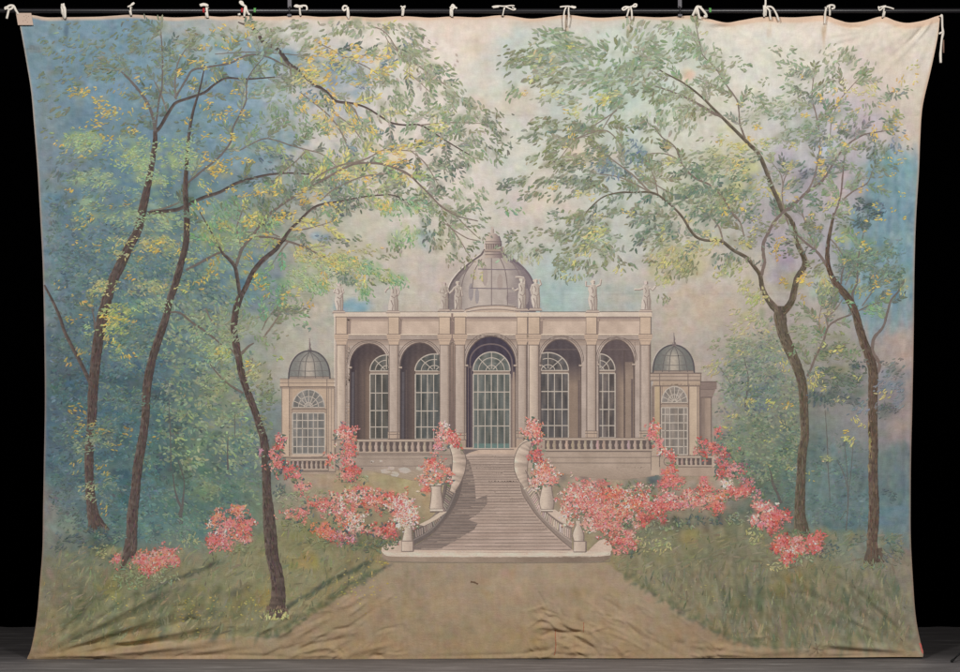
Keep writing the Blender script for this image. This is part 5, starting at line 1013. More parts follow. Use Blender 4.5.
# ------------------------------------------------------------------ tree B: second leaning trunk, its long bough crosses the sky
tB = tree('painted tree with a leaning trunk and a long bough reaching over the sky')
Bw = [[(205, 65, 1), (200, 88, 1.8), (193, 112, 2.6), (189, 135, 3.2), (187, 160, 3.8), (185.5, 190, 5), (187, 220, 6), (186, 243, 6.2), (182, 260, 6.6), (176, 282, 7), (169, 303, 7), (166, 317, 7.2), (159, 338, 8), (153, 357, 8), (148.5, 377, 9), (146, 397, 8.6), (145.5, 417, 8.2), (142.5, 440, 9), (138, 465, 9.4), (135.5, 490, 9.6), (132.5, 515, 11), (131.5, 535, 11), (127.5, 552, 9), (121, 568, 3)],
      [(134, 530, 6), (134, 548, 6), (131, 558, 2)],
      [(186, 270, 2.2), (196, 265, 2.4), (205, 260, 2.4), (214, 255, 2.2), (224, 251, 1.6)],
      [(187.5, 183, 2), (203, 170, 2), (218, 158, 1.9), (230, 143, 1.8), (233, 128, 1.6), (241, 112, 1.5), (246, 100, 1.4), (247, 82, 1.2), (253, 70, 1), (263, 58, .8)],
      [(170, 312, 1.6), (180, 313, 1.8), (193, 323, 2.2), (208, 333, 2), (222, 345, 1.2)], [(206, 308, 1.4), (210, 318, 1.4), (217, 326, .8)],
      [(290, 64, 1.8), (291, 76, 1)], [(238, 22, 1), (250, 27, 2.6), (258, 33, 3.2), (263, 42, 3.4), (277, 49, 3.6), (284, 57, 4), (289, 64, 3.8), (296, 68, 2.8), (303, 74, 2.6), (308, 80, 2.4), (314, 85, 3.2), (321, 88, 2.4), (328, 93, 2.2), (334, 100, 2.2), (340, 102, 2.6), (353, 103.5, 2), (367, 108, 1.8), (383, 118, 1.8), (392, 123, 1.8), (405, 125, 1.7), (420, 125, 1.6), (437, 135, 1.4), (453, 145, 1.2), (470, 155, .9)], [(420, 125, 1.1), (447, 122.5, 1), (478, 123, .7)],
      [(348, 103, 1.2), (355, 110, 1.4), (360, 122, 1)], [(300, 92, .9), (318, 106, 1.2), (333, 120, 1.3), (345, 140, 1.2), (352, 165, .8)],
      [(318, 43, .9), (333, 50, 1.1), (343, 57, 1.2), (352, 57, 1.2), (372, 55, 1), (387, 60, .7)], [(352, 60, 1), (367, 67, 1), (377, 74, .7)], [(368, 25, .8), (382, 30, 1), (390, 38, 1.1), (398, 50, 1.2), (410, 60, 1.2), (420, 67, 1.1), (433, 77, 1), (450, 88, .9), (460, 97, .7)], [(383, 31, .7), (390, 44, .8), (400, 53, .6)],
      [(330, 110, .8), (350, 125, 1), (362, 140, .8)], [(403, 70, .6), (415, 78, .7), (428, 90, .6)]]
wood(tB, Bw, 21)
twigs(tB, Bw[3:], 20, lambda x, y: R.choice(('sage', 'green', 'dk', 'sage', 'ygr' if 300 < x < 410 else 'oliveb')), 13)
SK = 38
foliage(tB, [(278, 37, 16, 11, 34, 'sage', 7, 150), (300, 30, 10, 7, 14, 'sage', 7, 150), (312, 38, 18, 8, 26, 'sage', 7, 150), (264, 40, 16, 9, 22, 'sage', 6.5, 150), (240, 30, 18, 7, 20, 'sage', 7, 160), (262, 26, 14, 6, 16, 'sage', 7, 150), (215, 36, 12, 8, 14, 'green', 7, 110), (298, 22, 10, 4, 8, 'sage', 7, 160), (345, 22, 18, 7, 34, 'sage', 7, 120), (366, 22, 14, 7, 20, 'sage', 7, 30), (390, 27, 14, 7, 18, 'sage', 7, 40), (358, 32, 8, 6, 14, 'sage', 7, 130), (336, 30, 4, 8, 8, 'sage', 7, 100), (408, 36, 14, 13, 40, 'sage', 7, SK), (420, 48, 14, 11, 40, 'sage', 7, SK), (405, 58, 12, 9, 24, 'sage', 7, 90), (418, 62, 12, 8, 16, 'sage', 7, 60), (385, 50, 14, 7, 20, 'sage', 7, 160), (390, 60, 8, 5, 12, 'blue', 5), (408, 42, 6, 6, 8, 'blue', 5, 90), (432, 68, 16, 7, 22, 'sage', 7, SK), (437, 70, 10, 5, 10, 'teal', 6, 30), (427, 79, 14, 7, 22, 'sage', 7, 100), (446, 72, 10, 4, 8, 'green', 7, 20), (445, 86, 12, 8, 20, 'sage', 7, SK), (455, 100, 14, 9, 36, 'sage', 7, 60), (474, 104, 8, 8, 12, 'sage', 7, 60), (438, 112, 16, 9, 30, 'green', 7, 150), (455, 122, 18, 11, 40, 'green', 7, 120), (475, 112, 12, 9, 16, 'sage', 7, 60), (470, 136, 20, 8, 30, 'sage', 7, SK), (440, 133, 14, 6, 18, 'green', 6.5, 120), (408, 130, 10, 10, 14, 'green', 7, 110), (424, 143, 14, 7, 22, 'dk', 6, 160), (470, 150, 16, 8, 26, 'green', 6.5, SK), (490, 118, 14, 10, 30, 'oliveb', 6, SK), (500, 132, 12, 12, 26, 'oliveb', 6, SK), (492, 146, 10, 8, 14, 'oliveb', 6, 70), (508, 145, 5, 6, 6, 'dk', 6, 60), (497, 156, 10, 8, 12, 'green', 7, 60), (445, 160, 20, 8, 32, 'dk', 6, SK), (458, 168, 12, 7, 18, 'dk', 6, 60), (428, 173, 12, 5, 14, 'dk', 6, 20), (445, 180, 10, 8, 12, 'dk', 6, 60), (468, 188, 12, 9, 14, 'green', 6.5, 60), (455, 196, 10, 8, 14, 'green', 6, 80), (480, 200, 10, 10, 12, 'green', 6, 60), (375, 80, 14, 7, 22, 'sage', 6.5, 150), (388, 80, 10, 8, 22, 'sage', 6.5, 60), (400, 94, 10, 12, 28, 'green', 6.5, 70), (370, 92, 8, 8, 12, 'sage', 6.5, 70), (395, 105, 16, 10, 34, 'sage', 6, 60), (407, 112, 10, 7, 14, 'green', 6, 30), (385, 116, 12, 8, 16, 'sage', 6, 60), (350, 75, 14, 8, 18, 'sage', 6), (360, 84, 10, 4, 10, 'blue', 5, 20), (328, 66, 14, 8, 14, 'blue', 5, 20), (320, 60, 20, 14, 30, 'sage', 6), (300, 78, 20, 12, 40, 'olive', 6, 160, 45, .7), (275, 90, 18, 12, 36, 'green', 6, 160, 45, .7), (285, 108, 16, 8, 30, 'green', 6, 60), (270, 108, 12, 10, 20, 'green', 6, 80), (310, 98, 12, 8, 16, 'blue', 5), (365, 128, 14, 10, 26, 'sage', 6, 60), (380, 130, 5, 5, 6, 'blue', 5, 150), (372, 145, 10, 10, 16, 'green', 6, 60), (345, 150, 10, 12, 16, 'blue', 5, 60), (400, 145, 14, 6, 18, 'sage', 6, 150), (350, 165, 12, 6, 14, 'green', 6, 30), (437, 112, 12, 4, 12, 'lime', 5, 20), (432, 115, 4, 3, 5, 'teal', 6)], 23)
foliage(tB, [(322, 48, 10, 8, 24, 'yel', 5.5, 160, 40), (335, 56, 14, 7, 20, 'yel', 5.5, 160, 40), (345, 61, 14, 9, 24, 'ygr', 5.5, 160, 40), (310, 64, 12, 8, 18, 'yel', 5.5), (325, 76, 15, 9, 30, 'yel', 5.5), (312, 76, 10, 6, 12, 'ygr', 5.5), (357, 55, 9, 5, 10, 'yel', 5.5), (360, 47, 5, 4, 8, 'yel', 5, 170, 20), (375, 60, 14, 5, 14, 'yel', 5.5, 20), (372, 72, 10, 5, 10, 'yel', 5.5, 30), (390, 66, 5, 4, 8, 'yel', 5, 30), (388, 70, 5, 4, 5, 'gold', 5), (300, 76, 12, 6, 18, 'ygr', 5.5), (362, 85, 8, 5, 8, 'yel', 5), (330, 95, 8, 9, 14, 'yel', 5.5, 60), (300, 100, 10, 8, 14, 'yel', 5.5, 60), (315, 97, 5, 5, 6, 'yel', 5.5), (350, 105, 9, 6, 14, 'yel', 5.5, 50), (330, 116, 8, 10, 20, 'yel', 5.5, 70), (355, 116, 8, 10, 12, 'yel', 5.5, 50), (345, 130, 8, 6, 10, 'yel', 5.5, 50), (370, 132, 6, 6, 10, 'yel', 5.5, 50), (440, 127, 11, 4, 20, 'ygr', 5, 170, 20), (325, 131, 9, 5, 16, 'yel', 5, 30), (318, 120, 6, 10, 12, 'ygr', 5), (385, 150, 14, 6, 24, 'yel', 4.5, 170, 30), (400, 148, 12, 4, 14, 'yel', 4.5, 170, 30), (395, 162, 12, 4, 18, 'yel', 4.5, 170, 30), (412, 165, 7, 3, 9, 'yel', 4.5, 30), (421, 142, 4, 3, 6, 'yel', 4), (438, 141, 5, 6, 9, 'yel', 4), (404, 178, 5, 6, 10, 'gold', 4.5, 110), (345, 175, 12, 5, 14, 'yel', 4.5, 160), (374, 178, 9, 3, 10, 'yel', 4.5, 170), (372, 167, 5, 3, 6, 'ygr', 4.5), (250, 27, 6, 4, 6, 'yel', 5)], 27, 'yellow_leaves', wash_a=.1, thin=.9)

# ------------------------------------------------------------------ tree C: the front tree at the left
tC = tree('painted tree with a bare curving trunk standing in front of the small wing')
def roots(m):
    for x0, x1 in ((269, 264), (273, 271), (279, 283), (284, 290)): m.ribbon([(x0, 606, 4), ((x0 + x1) / 2, 612, 2.6), (x1, 618, 1)], (104, 86, 76), a=.9, dl=1)
    for k in range(26): m.leaf(R.uniform(262, 292), R.uniform(610, 620), -90 + R.uniform(-40, 40), R.uniform(3, 7), 1.2, jit((118, 114, 84), 12), .8)
Cw = [[(241, 295, 6.4), (237.5, 304, 6.8), (235, 317, 6.8), (234, 330, 6.6), (236, 343, 7), (240, 365, 6.6), (244, 382, 6.6), (250, 398, 7), (256, 414, 7), (259, 424, 7.2), (264, 440, 8.4), (266, 460, 8.6), (267, 490, 9), (269, 517, 12), (270.5, 535, 13), (272.6, 557, 12.4), (276.5, 573, 13), (278.4, 593, 14), (276.5, 612, 17), (276, 617, 15)],
      [(241, 296, 5), (246, 287, 5), (253, 272, 4.6), (263, 260, 4.6), (275, 250, 4), (283, 240, 3.6), (290, 230, 3), (300, 220, 2.6), (313, 208, 2.2), (325, 203.5, 2), (342, 201, 1.8), (362, 197, 1.6), (382, 195, 1.3), (396, 196, 1.1), (413, 206, .8)],
      [(240, 296, 3.6), (238, 282, 3.6), (235, 267, 3.8), (228, 258, 3.2), (222, 252, 2.2), (212, 233, 1.5), (200, 212, 1)],
      [(236, 266, 3), (239, 257, 3), (243, 247, 3), (252, 237, 2.8), (260, 225, 2.6), (272, 212, 2.6), (287, 201, 2.4), (300, 193, 2.4), (318, 183, 2.2), (337, 172, 2.2), (353, 164.5, 2), (366, 163, 2), (380, 163.5, 1.9), (392, 167, 1.8), (407, 173, 1.7), (420, 185, 1.6), (433, 198, 1.5), (443, 208, 1.4), (458, 216, 1.2), (478, 221, .8)],
      [(300, 192, 1.4), (320, 175, 1.6), (340, 165.5, 1.8), (357, 162, 1.8), (368, 158, 1.5), (378, 152.5, 1.2), (387, 149.5, 1), (412, 151, .7)],
      [(320, 201, 1), (333, 190, 1.3), (353, 180, 1.4), (370, 175, 1.3), (385, 174, .9)], [(272, 182, .9), (283, 172, 1.2), (295, 162, 1.2), (305, 152, 1)],
      [(395, 168, 1), (415, 180, 1.1), (440, 205, 1.1), (457, 214, .8)], [(447, 223, 1), (458, 237, 1.1), (470, 257, .7)], [(443, 222, .8), (465, 237, .9), (480, 241, .6)], [(455, 215, .8), (470, 230, .9), (480, 239, .5)],
      [(410, 150, .8), (425, 163, 1), (437, 182, .8)], [(240, 150, 1), (262, 139, 1.2), (275, 140, 1.2), (290, 145, 1.2), (308, 150, 1.1), (322, 154, 1), (335, 165, .8)],
      [(242, 247, 1.8), (239, 240, 1.6), (237, 227, 1.4), (242, 212, 1)], [(250, 237, 1.2), (267, 237, 2), (287, 241, 2), (307, 248, 1.6), (320, 255, 1.3), (336, 261, .8)], [(248, 232, .8), (267, 232, 1.4), (280, 237, 1)], [(292, 230, 1), (300, 230, 1.2), (317, 226, .9), (330, 222, .5)], [(288, 242, 1.4), (280, 252, 1.1), (276, 258, .7)],
      [(237, 356, 3), (243, 352, 3), (249, 346, 2), (254, 343, .8)], [(236, 356, 2), (232, 350, 1.4), (228, 347, .6)], [(243, 393, 2), (230, 385, 1.8), (220, 376, 1.4), (210, 364, .8)], [(246, 380, 1.8), (249, 370, 1.4), (253, 358, .8)], [(244, 392, 1), (230, 308, .1)][:0] or [(262, 330, .8), (268, 318, 1), (276, 308, .7)], [(263, 338, 1.4), (272, 326, 1.6), (281, 312, .8)]]
wood(tC, Cw, 24, extra=roots)
twigs(tC, Cw[1:], 23, lambda x, y: R.choice(('green', 'oliveb', 'grn', 'dk', 'lime', 'ygr')) if y > 130 and x < 420 else R.choice(('dk', 'oliveb', 'green')), 11, skip=lambda x, y: y > 330 or (x > 452 and y > 212))
foliage(tC, [(290, 185, 20, 14, 56, 'green', 5, 60), (276, 200, 20, 14, 50, 'oliveb', 5, 60), (300, 165, 15, 9, 34, 'oliveb', 5, 60), (320, 156, 20, 8, 30, 'green', 5.5, 60), (300, 130, 20, 9, 36, 'green', 5.5, 60), (280, 122, 16, 9, 26, 'green', 5.5, 150), (320, 126, 14, 9, 22, 'green', 5.5, 150), (340, 126, 10, 8, 12, 'green', 5.5, 60), (250, 205, 25, 11, 56, 'oliveb', 5, 60), (262, 218, 20, 10, 44, 'lime', 4.5, 60, 60, .7), (230, 222, 22, 14, 44, 'grn', 4.5, 60, 60, .7), (225, 205, 16, 8, 22, 'grn', 4.5, 60, 60, .7), (240, 240, 20, 10, 34, 'mint', 4.5, 160, 60, .8), (208, 235, 14, 14, 34, 'lime', 4.5, 60, 60, .7), (246, 180, 16, 8, 18, 'dk', 5), (262, 150, 22, 10, 26, 'oliveb', 5, 20, 60, .6), (272, 158, 18, 8, 20, 'thd', 5, 20, 60, .6), (345, 205, 20, 7, 36, 'dk', 5.5, 60), (356, 190, 14, 8, 26, 'green', 5.5, 60), (390, 188, 20, 7, 36, 'oliveb', 5.5, 20), (372, 198, 20, 10, 26, 'green', 5, 60), (400, 186, 8, 5, 12, 'dk', 6, 150), (330, 186, 12, 8, 18, 'green', 5, 60), (316, 188, 14, 8, 22, 'oliveb', 5), (345, 212, 12, 6, 20, 'dk', 5.5, 60), (400, 208, 24, 9, 56, 'grn', 5, 60, 60, .8), (430, 210, 15, 8, 26, 'green', 5, 60), (385, 206, 12, 9, 26, 'lime', 5, 60), (418, 200, 14, 6, 20, 'oliveb', 5.5, 30), (440, 238, 10, 12, 22, 'olive', 5.5, 70), (424, 226, 8, 10, 16, 'dk', 6, 80), (400, 238, 13, 11, 28, 'grn', 5, 90), (408, 232, 14, 7, 26, 'mint', 4.5, 90, 60, .7), (396, 246, 8, 8, 14, 'oliveb', 5.5, 110), (430, 240, 6, 8, 12, 'dk', 6, 80), (455, 248, 8, 10, 18, 'oliveb', 5.5, 70), (464, 258, 6, 8, 10, 'olive', 5, 90), (450, 258, 5, 6, 8, 'oliveb', 5, 90), (476, 260, 7, 6, 8, 'olive', 6, 70), (478, 272, 5, 6, 8, 'ylo', 5, 100), (470, 244, 8, 5, 8, 'oliveb', 6, 40), (462, 218, 10, 6, 8, 'oliveb', 5, 40), (480, 222, 8, 8, 10, 'oliveb', 5.5, 30), (472, 208, 8, 8, 10, 'oliveb', 6, 60), (484, 236, 6, 4, 6, 'oliveb', 5, 40), (508, 234, 8, 6, 8, 'oliveb', 5.5, 40),
    (320, 256, 30, 9, 50, 'ylo', 4.5, 20, 40), (342, 262, 25, 7, 50, 'lime', 4.5, 30, 40, .75), (310, 270, 25, 11, 60, 'mint', 4.5, 40, 60, .7), (300, 281, 20, 8, 40, 'mint', 4.5, 40, 60, .7), (316, 286, 12, 8, 26, 'grn', 4.5, 40, 60, .7), (330, 284, 14, 6, 14, 'lime', 4.5, 40, 60, .6), (352, 270, 16, 6, 26, 'ylo', 4.5), (370, 268, 15, 7, 34, 'grn', 4.5, 60), (386, 275, 12, 6, 20, 'lime', 4.5, 40), (366, 291, 7, 9, 26, 'grn', 4.5, 80), (360, 282, 8, 6, 12, 'ylo', 4.5, 60), (396, 279, 10, 6, 18, 'grn', 4.5, 60), (404, 284, 5, 4, 7, 'grn', 4.5, 60), (346, 276, 8, 7, 16, 'tht', 4.5, 80, 60, .8), (350, 279, 6, 5, 8, 'teal', 4.5, 90), (335, 274, 4, 3, 6, 'dk', 4.5), (300, 300, 22, 7, 20, 'green', 5, 60), (276, 290, 16, 10, 30, 'grn', 4.5, 60, 60, .7), (262, 280, 10, 8, 20, 'grn', 4.5, 20, 60, .6), (250, 306, 25, 12, 36, 'green', 5, 110), (262, 314, 12, 8, 20, 'sage', 5, 110), (288, 311, 14, 5, 20, 'oliveb', 5, 20), (305, 311, 8, 4, 8, 'oliveb', 5, 20), (244, 322, 14, 10, 26, 'sage', 5), (268, 338, 10, 8, 16, 'green', 5, 40), (282, 334, 8, 5, 8, 'olive', 5), (300, 318, 8, 5, 10, 'grn', 5, 30), (305, 325, 3, 2, 4, 'teal', 5), (276, 357, 4, 2, 4, 'lime', 5, 30), (263, 378, 11, 18, 36, 'olive', 4.5, 150), (255, 368, 10, 12, 20, 'ylo', 4.5, 150), (270, 398, 9, 15, 30, 'oliveb', 4.5, 160), (232, 336, 12, 9, 34, 'thk', 4.5, 150), (216, 350, 15, 9, 44, 'mint', 4.5, 150, 50, .7), (222, 352, 12, 7, 16, 'lime', 4.5), (340, 240, 22, 7, 18, 'oliveb', 5, 20), (346, 243, 8, 4, 10, 'dk', 5, 160), (322, 238, 5, 3, 5, 'blue', 5), (270, 225, 14, 8, 24, 'grn', 4.5, 60, 60, .6), (365, 250, 18, 5, 14, 'ylo', 4.5, 10), (385, 255, 9, 4, 8, 'olive', 4, 10), (378, 280, 8, 4, 8, 'oliveb', 4.5, 30), (216, 380, 14, 16, 30, 'thk', 4.5), (205, 330, 14, 10, 26, 'mint', 4.5, 150, 50, .6), (265, 420, 6, 14, 14, 'olive', 4)], 28)
foliage(tC, [(228, 138, 10, 4, 14, 'yel', 4.5, 170, 20), (215, 164, 14, 6, 26, 'yel', 4.5, 160, 30), (222, 172, 12, 6, 22, 'yel', 4.5, 160, 30), (233, 160, 8, 5, 12, 'gold', 4.5, 170), (205, 155, 8, 4, 8, 'yel', 4), (225, 140, 6, 4, 6, 'yel', 4), (204, 134, 5, 3, 5, 'yel', 4), (252, 160, 12, 3, 9, 'yel', 4, 170, 15), (206, 182, 6, 5, 10, 'ygr', 5, 50), (212, 190, 5, 4, 6, 'yel', 4.5, 50), (270, 192, 14, 4, 24, 'yel', 4.5, 170, 25), (246, 196, 9, 3, 12, 'yel', 4.5, 170, 25), (230, 190, 8, 3, 8, 'yel', 4), (308, 198, 10, 6, 18, 'gold', 4.5, 160), (318, 196, 8, 6, 12, 'yel', 4.5), (300, 190, 5, 3, 6, 'yel', 4.5, 20), (262, 188, 8, 5, 12, 'ygr', 4.5), (250, 221, 8, 5, 14, 'yel', 4.5, 170, 20), (222, 225, 5, 7, 8, 'gold', 4), (203, 206, 4, 6, 10, 'yel', 4.5, 60), (192, 212, 5, 4, 6, 'yel', 4.5), (192, 228, 4, 6, 8, 'gold', 4.5, 110), (290, 215, 10, 6, 14, 'yel', 4.5), (300, 222, 12, 6, 16, 'ygr', 4.5), (280, 218, 5, 4, 6, 'yel', 4.5), (294, 230, 9, 5, 10, 'yel', 4.5), (330, 220, 4, 4, 6, 'yel', 4.5, 90), (318, 220, 4, 3, 4, 'yel', 4), (268, 235, 6, 2, 6, 'yel', 5, 0, 12), (272, 241, 5, 2, 5, 'gold', 4.5, 0, 20), (215, 262, 7, 9, 16, 'gold', 4.5, 100), (213, 273, 6, 4, 6, 'yel', 4.5), (203, 279, 5, 6, 8, 'yel', 4.5, 50), (202, 286, 5, 3, 6, 'yel', 4.5), (248, 256, 5, 6, 8, 'gold', 4.5, 50), (258, 280, 5, 9, 12, 'yel', 4.5, 100), (257, 287, 6, 4, 6, 'gold', 4.5), (265, 291, 5, 3, 6, 'yel', 4.5, 120), (269, 286, 2, 3, 3, 'yel', 4.5), (248, 272, 4, 5, 5, 'gold', 4), (186, 288, 6, 6, 12, 'ygr', 4.5), (190, 258, 6, 4, 8, 'ygr', 4.5), (318, 258, 14, 7, 16, 'ygr', 4.5, 20), (330, 265, 10, 6, 12, 'yel', 4.5, 30), (322, 275, 4, 8, 10, 'gold', 4.5, 90), (298, 288, 8, 5, 10, 'ygr', 4.5), (311, 300, 2, 7, 7, 'gold', 4.5, 95, 15), (303, 245, 9, 4, 8, 'yel', 4.5, 20), (288, 292, 5, 5, 7, 'yel', 4.5), (350, 255, 8, 4, 8, 'yel', 4.5, 20), (363, 277, 6, 4, 6, 'yel', 4.5), (388, 205, 6, 8, 14, 'yel', 4.5, 100), (380, 200, 8, 5, 10, 'ygr', 4.5), (248, 240, 4, 4, 4, 'yel', 4), (222, 350, 5, 4, 6, 'yel', 4), (219, 353, 4, 3, 4, 'gold', 4), (248, 363, 3, 3, 4, 'yel', 4), (216, 320, 4, 4, 4, 'ygr', 4), (340, 205, 5, 3, 5, 'yel', 4.5), (326, 206, 4, 6, 6, 'yel', 4.5, 110)], 30, 'yellow_leaves', wash_a=.1, thin=.9)

# ------------------------------------------------------------------ tree D: forked tree at the right
tD = tree('painted tree forking low into two sinuous limbs, long leaves trailing over the sky')
Dw = [[(780, 306, 11), (780, 317, 12.4), (782.5, 332, 11), (788, 346, 11), (795, 362, 10), (800.5, 377, 9.6), (803, 393, 9), (804, 417, 8.6), (804.6, 436, 8.4), (802, 453, 9), (801, 473, 9), (800, 493, 10), (799.6, 515, 11), (801, 526, 14), (802, 534, 17)],
      [(778, 311, 7.4), (773, 306, 7), (767, 298, 5.4), (762, 287, 4.8), (760, 275, 4.2), (755, 268, 3.8), (747, 258, 3.6), (733, 250, 3.2), (723, 242, 3.2), (717, 240, 2.8), (707, 240.4, 2.6), (697, 237.5, 2.6), (690, 230, 2.5), (683, 218, 2.3), (673, 207, 2.1), (658, 195, 2), (647, 192, 1.8), (633, 192.4, 1.6), (620, 192.4, 1.5), (603, 197, 1.3), (590, 208, 1.1), (585, 214, .8)],
      [(658, 195, 1.6), (648, 190, 1.6), (633, 175, 1.5), (617, 163, 1.2), (607, 155, .8)], [(650, 192, 1.3), (633, 183, 1.3), (617, 176.5, 1.1), (600, 174, .8)], [(658, 195, 1.2), (655, 180, 1.2), (652, 172, .8)], [(640, 173, .8), (652, 182, 1), (665, 190, 1), (685, 200, .8)],
      [(640, 214, .7), (655, 214, 1), (668, 218, 1)], [(568, 141, .7), (585, 135, .9), (603, 130, 1.1), (613, 135, 1.1), (623, 148, .8)], [(593, 126, .9), (607, 117, 1.1), (617, 110, 1)], [(603, 128, .8), (610, 117, 1), (616, 110, .8)], [(560, 130, .7), (580, 131, .8), (600, 131, .8)], [(560, 158, .6), (575, 140, .6), (592, 135, .6)],
      [(723, 242, 1.6), (720, 230, 1.6), (717, 224, 1.3), (712, 218, 1)], [(744, 236, 1.6), (740, 222, 1.4), (733, 213, 1.3), (730, 208, .8)],
      [(761, 276, 3.4), (764, 262, 3.4), (763, 245, 3.2), (768, 233, 2.8), (774, 222, 2.4), (783, 212, 2.4)],
      [(782, 312, 8), (786, 309, 7.2), (792, 300, 6.6), (795, 286, 6), (797.5, 277, 5.8), (804, 267, 5.8), (804.4, 259, 5.6), (801, 251, 5.2), (798, 245, 5), (795, 232, 4.6), (791, 220, 3.4), (785, 213, 3)], [(796, 229, 1.8), (789, 225, 1.8), (785.5, 216, 1.6)],
      [(783, 213, 4.4), (778, 200, 4.4), (772, 187, 4.2), (765, 168, 4), (758, 153, 3.8), (750, 145, 3.6), (745, 140, 3.4), (733, 128, 3.2), (723, 118, 2.9), (713, 108, 2.4), (702, 97, 2.1), (687, 85, 1.8), (675, 78, 1.5), (660, 70, 1.2), (647, 60, .8)],
      [(722, 117, 2.6), (710, 111, 3), (697, 103, 2.2), (685, 97, 1.8), (668, 90, 1.4), (655, 86, .8)], [(745, 138, 2), (740, 124, 1.6), (739, 112, 1.4), (737, 100, 1.3), (728, 87, 1.2), (723, 80, 1.2), (715, 67, 1.1), (703, 55, 1), (700, 43, .9), (696, 25, .6)], [(700, 48, .6), (694, 40, .6)],
      [(783, 212, 2.8), (793, 205, 2.8), (807, 192, 2.6), (820, 183, 2.4), (828, 172, 2.1), (837, 157, 1.8), (847, 145, 1.6), (863, 135, 1.3), (883, 131, .8)], [(808, 190, 1.8), (813, 180, 1.6), (818, 160, 1.5), (820, 140, 1.4), (816, 115, 1.3), (812, 97, 1.1), (814, 73, .7)], [(830, 135, .7), (832, 118, .8), (840, 100, .8), (850, 88, .7), (860, 77, .5)], [(784, 210, 1.2), (782, 195, 1.2), (784, 180, 1), (790, 168, .6)], [(774, 165, .6), (781, 175, .8), (783, 188, .7)],
      [(650, 124, .7), (655, 128, .9), (662, 137, 1.1), (675, 147, 1.2), (683, 165, 1.5), (695, 178, 1.8), (710, 185, 2), (722, 197, 2), (730, 210, 2), (742, 226, 1.6), (744, 236, 1.2)][:8] + [(724, 199, 2), (733, 215, 1.6), (740, 222, 1)], [(640, 155, .7), (660, 153, 1), (674, 157, 1), (684, 166, 1)]]
wood(tD, Dw, 24, tint=(10, 12, 4))
twigs(tD, Dw[1:], 23, lambda x, y: R.choice(('sage', 'green', 'olive')) if y < 120 else R.choice(('oliveb', 'olive', 'dk', 'teal', 'ylo' if x > 660 else 'olive')), 14, skip=lambda x, y: y > 300)
V = 165
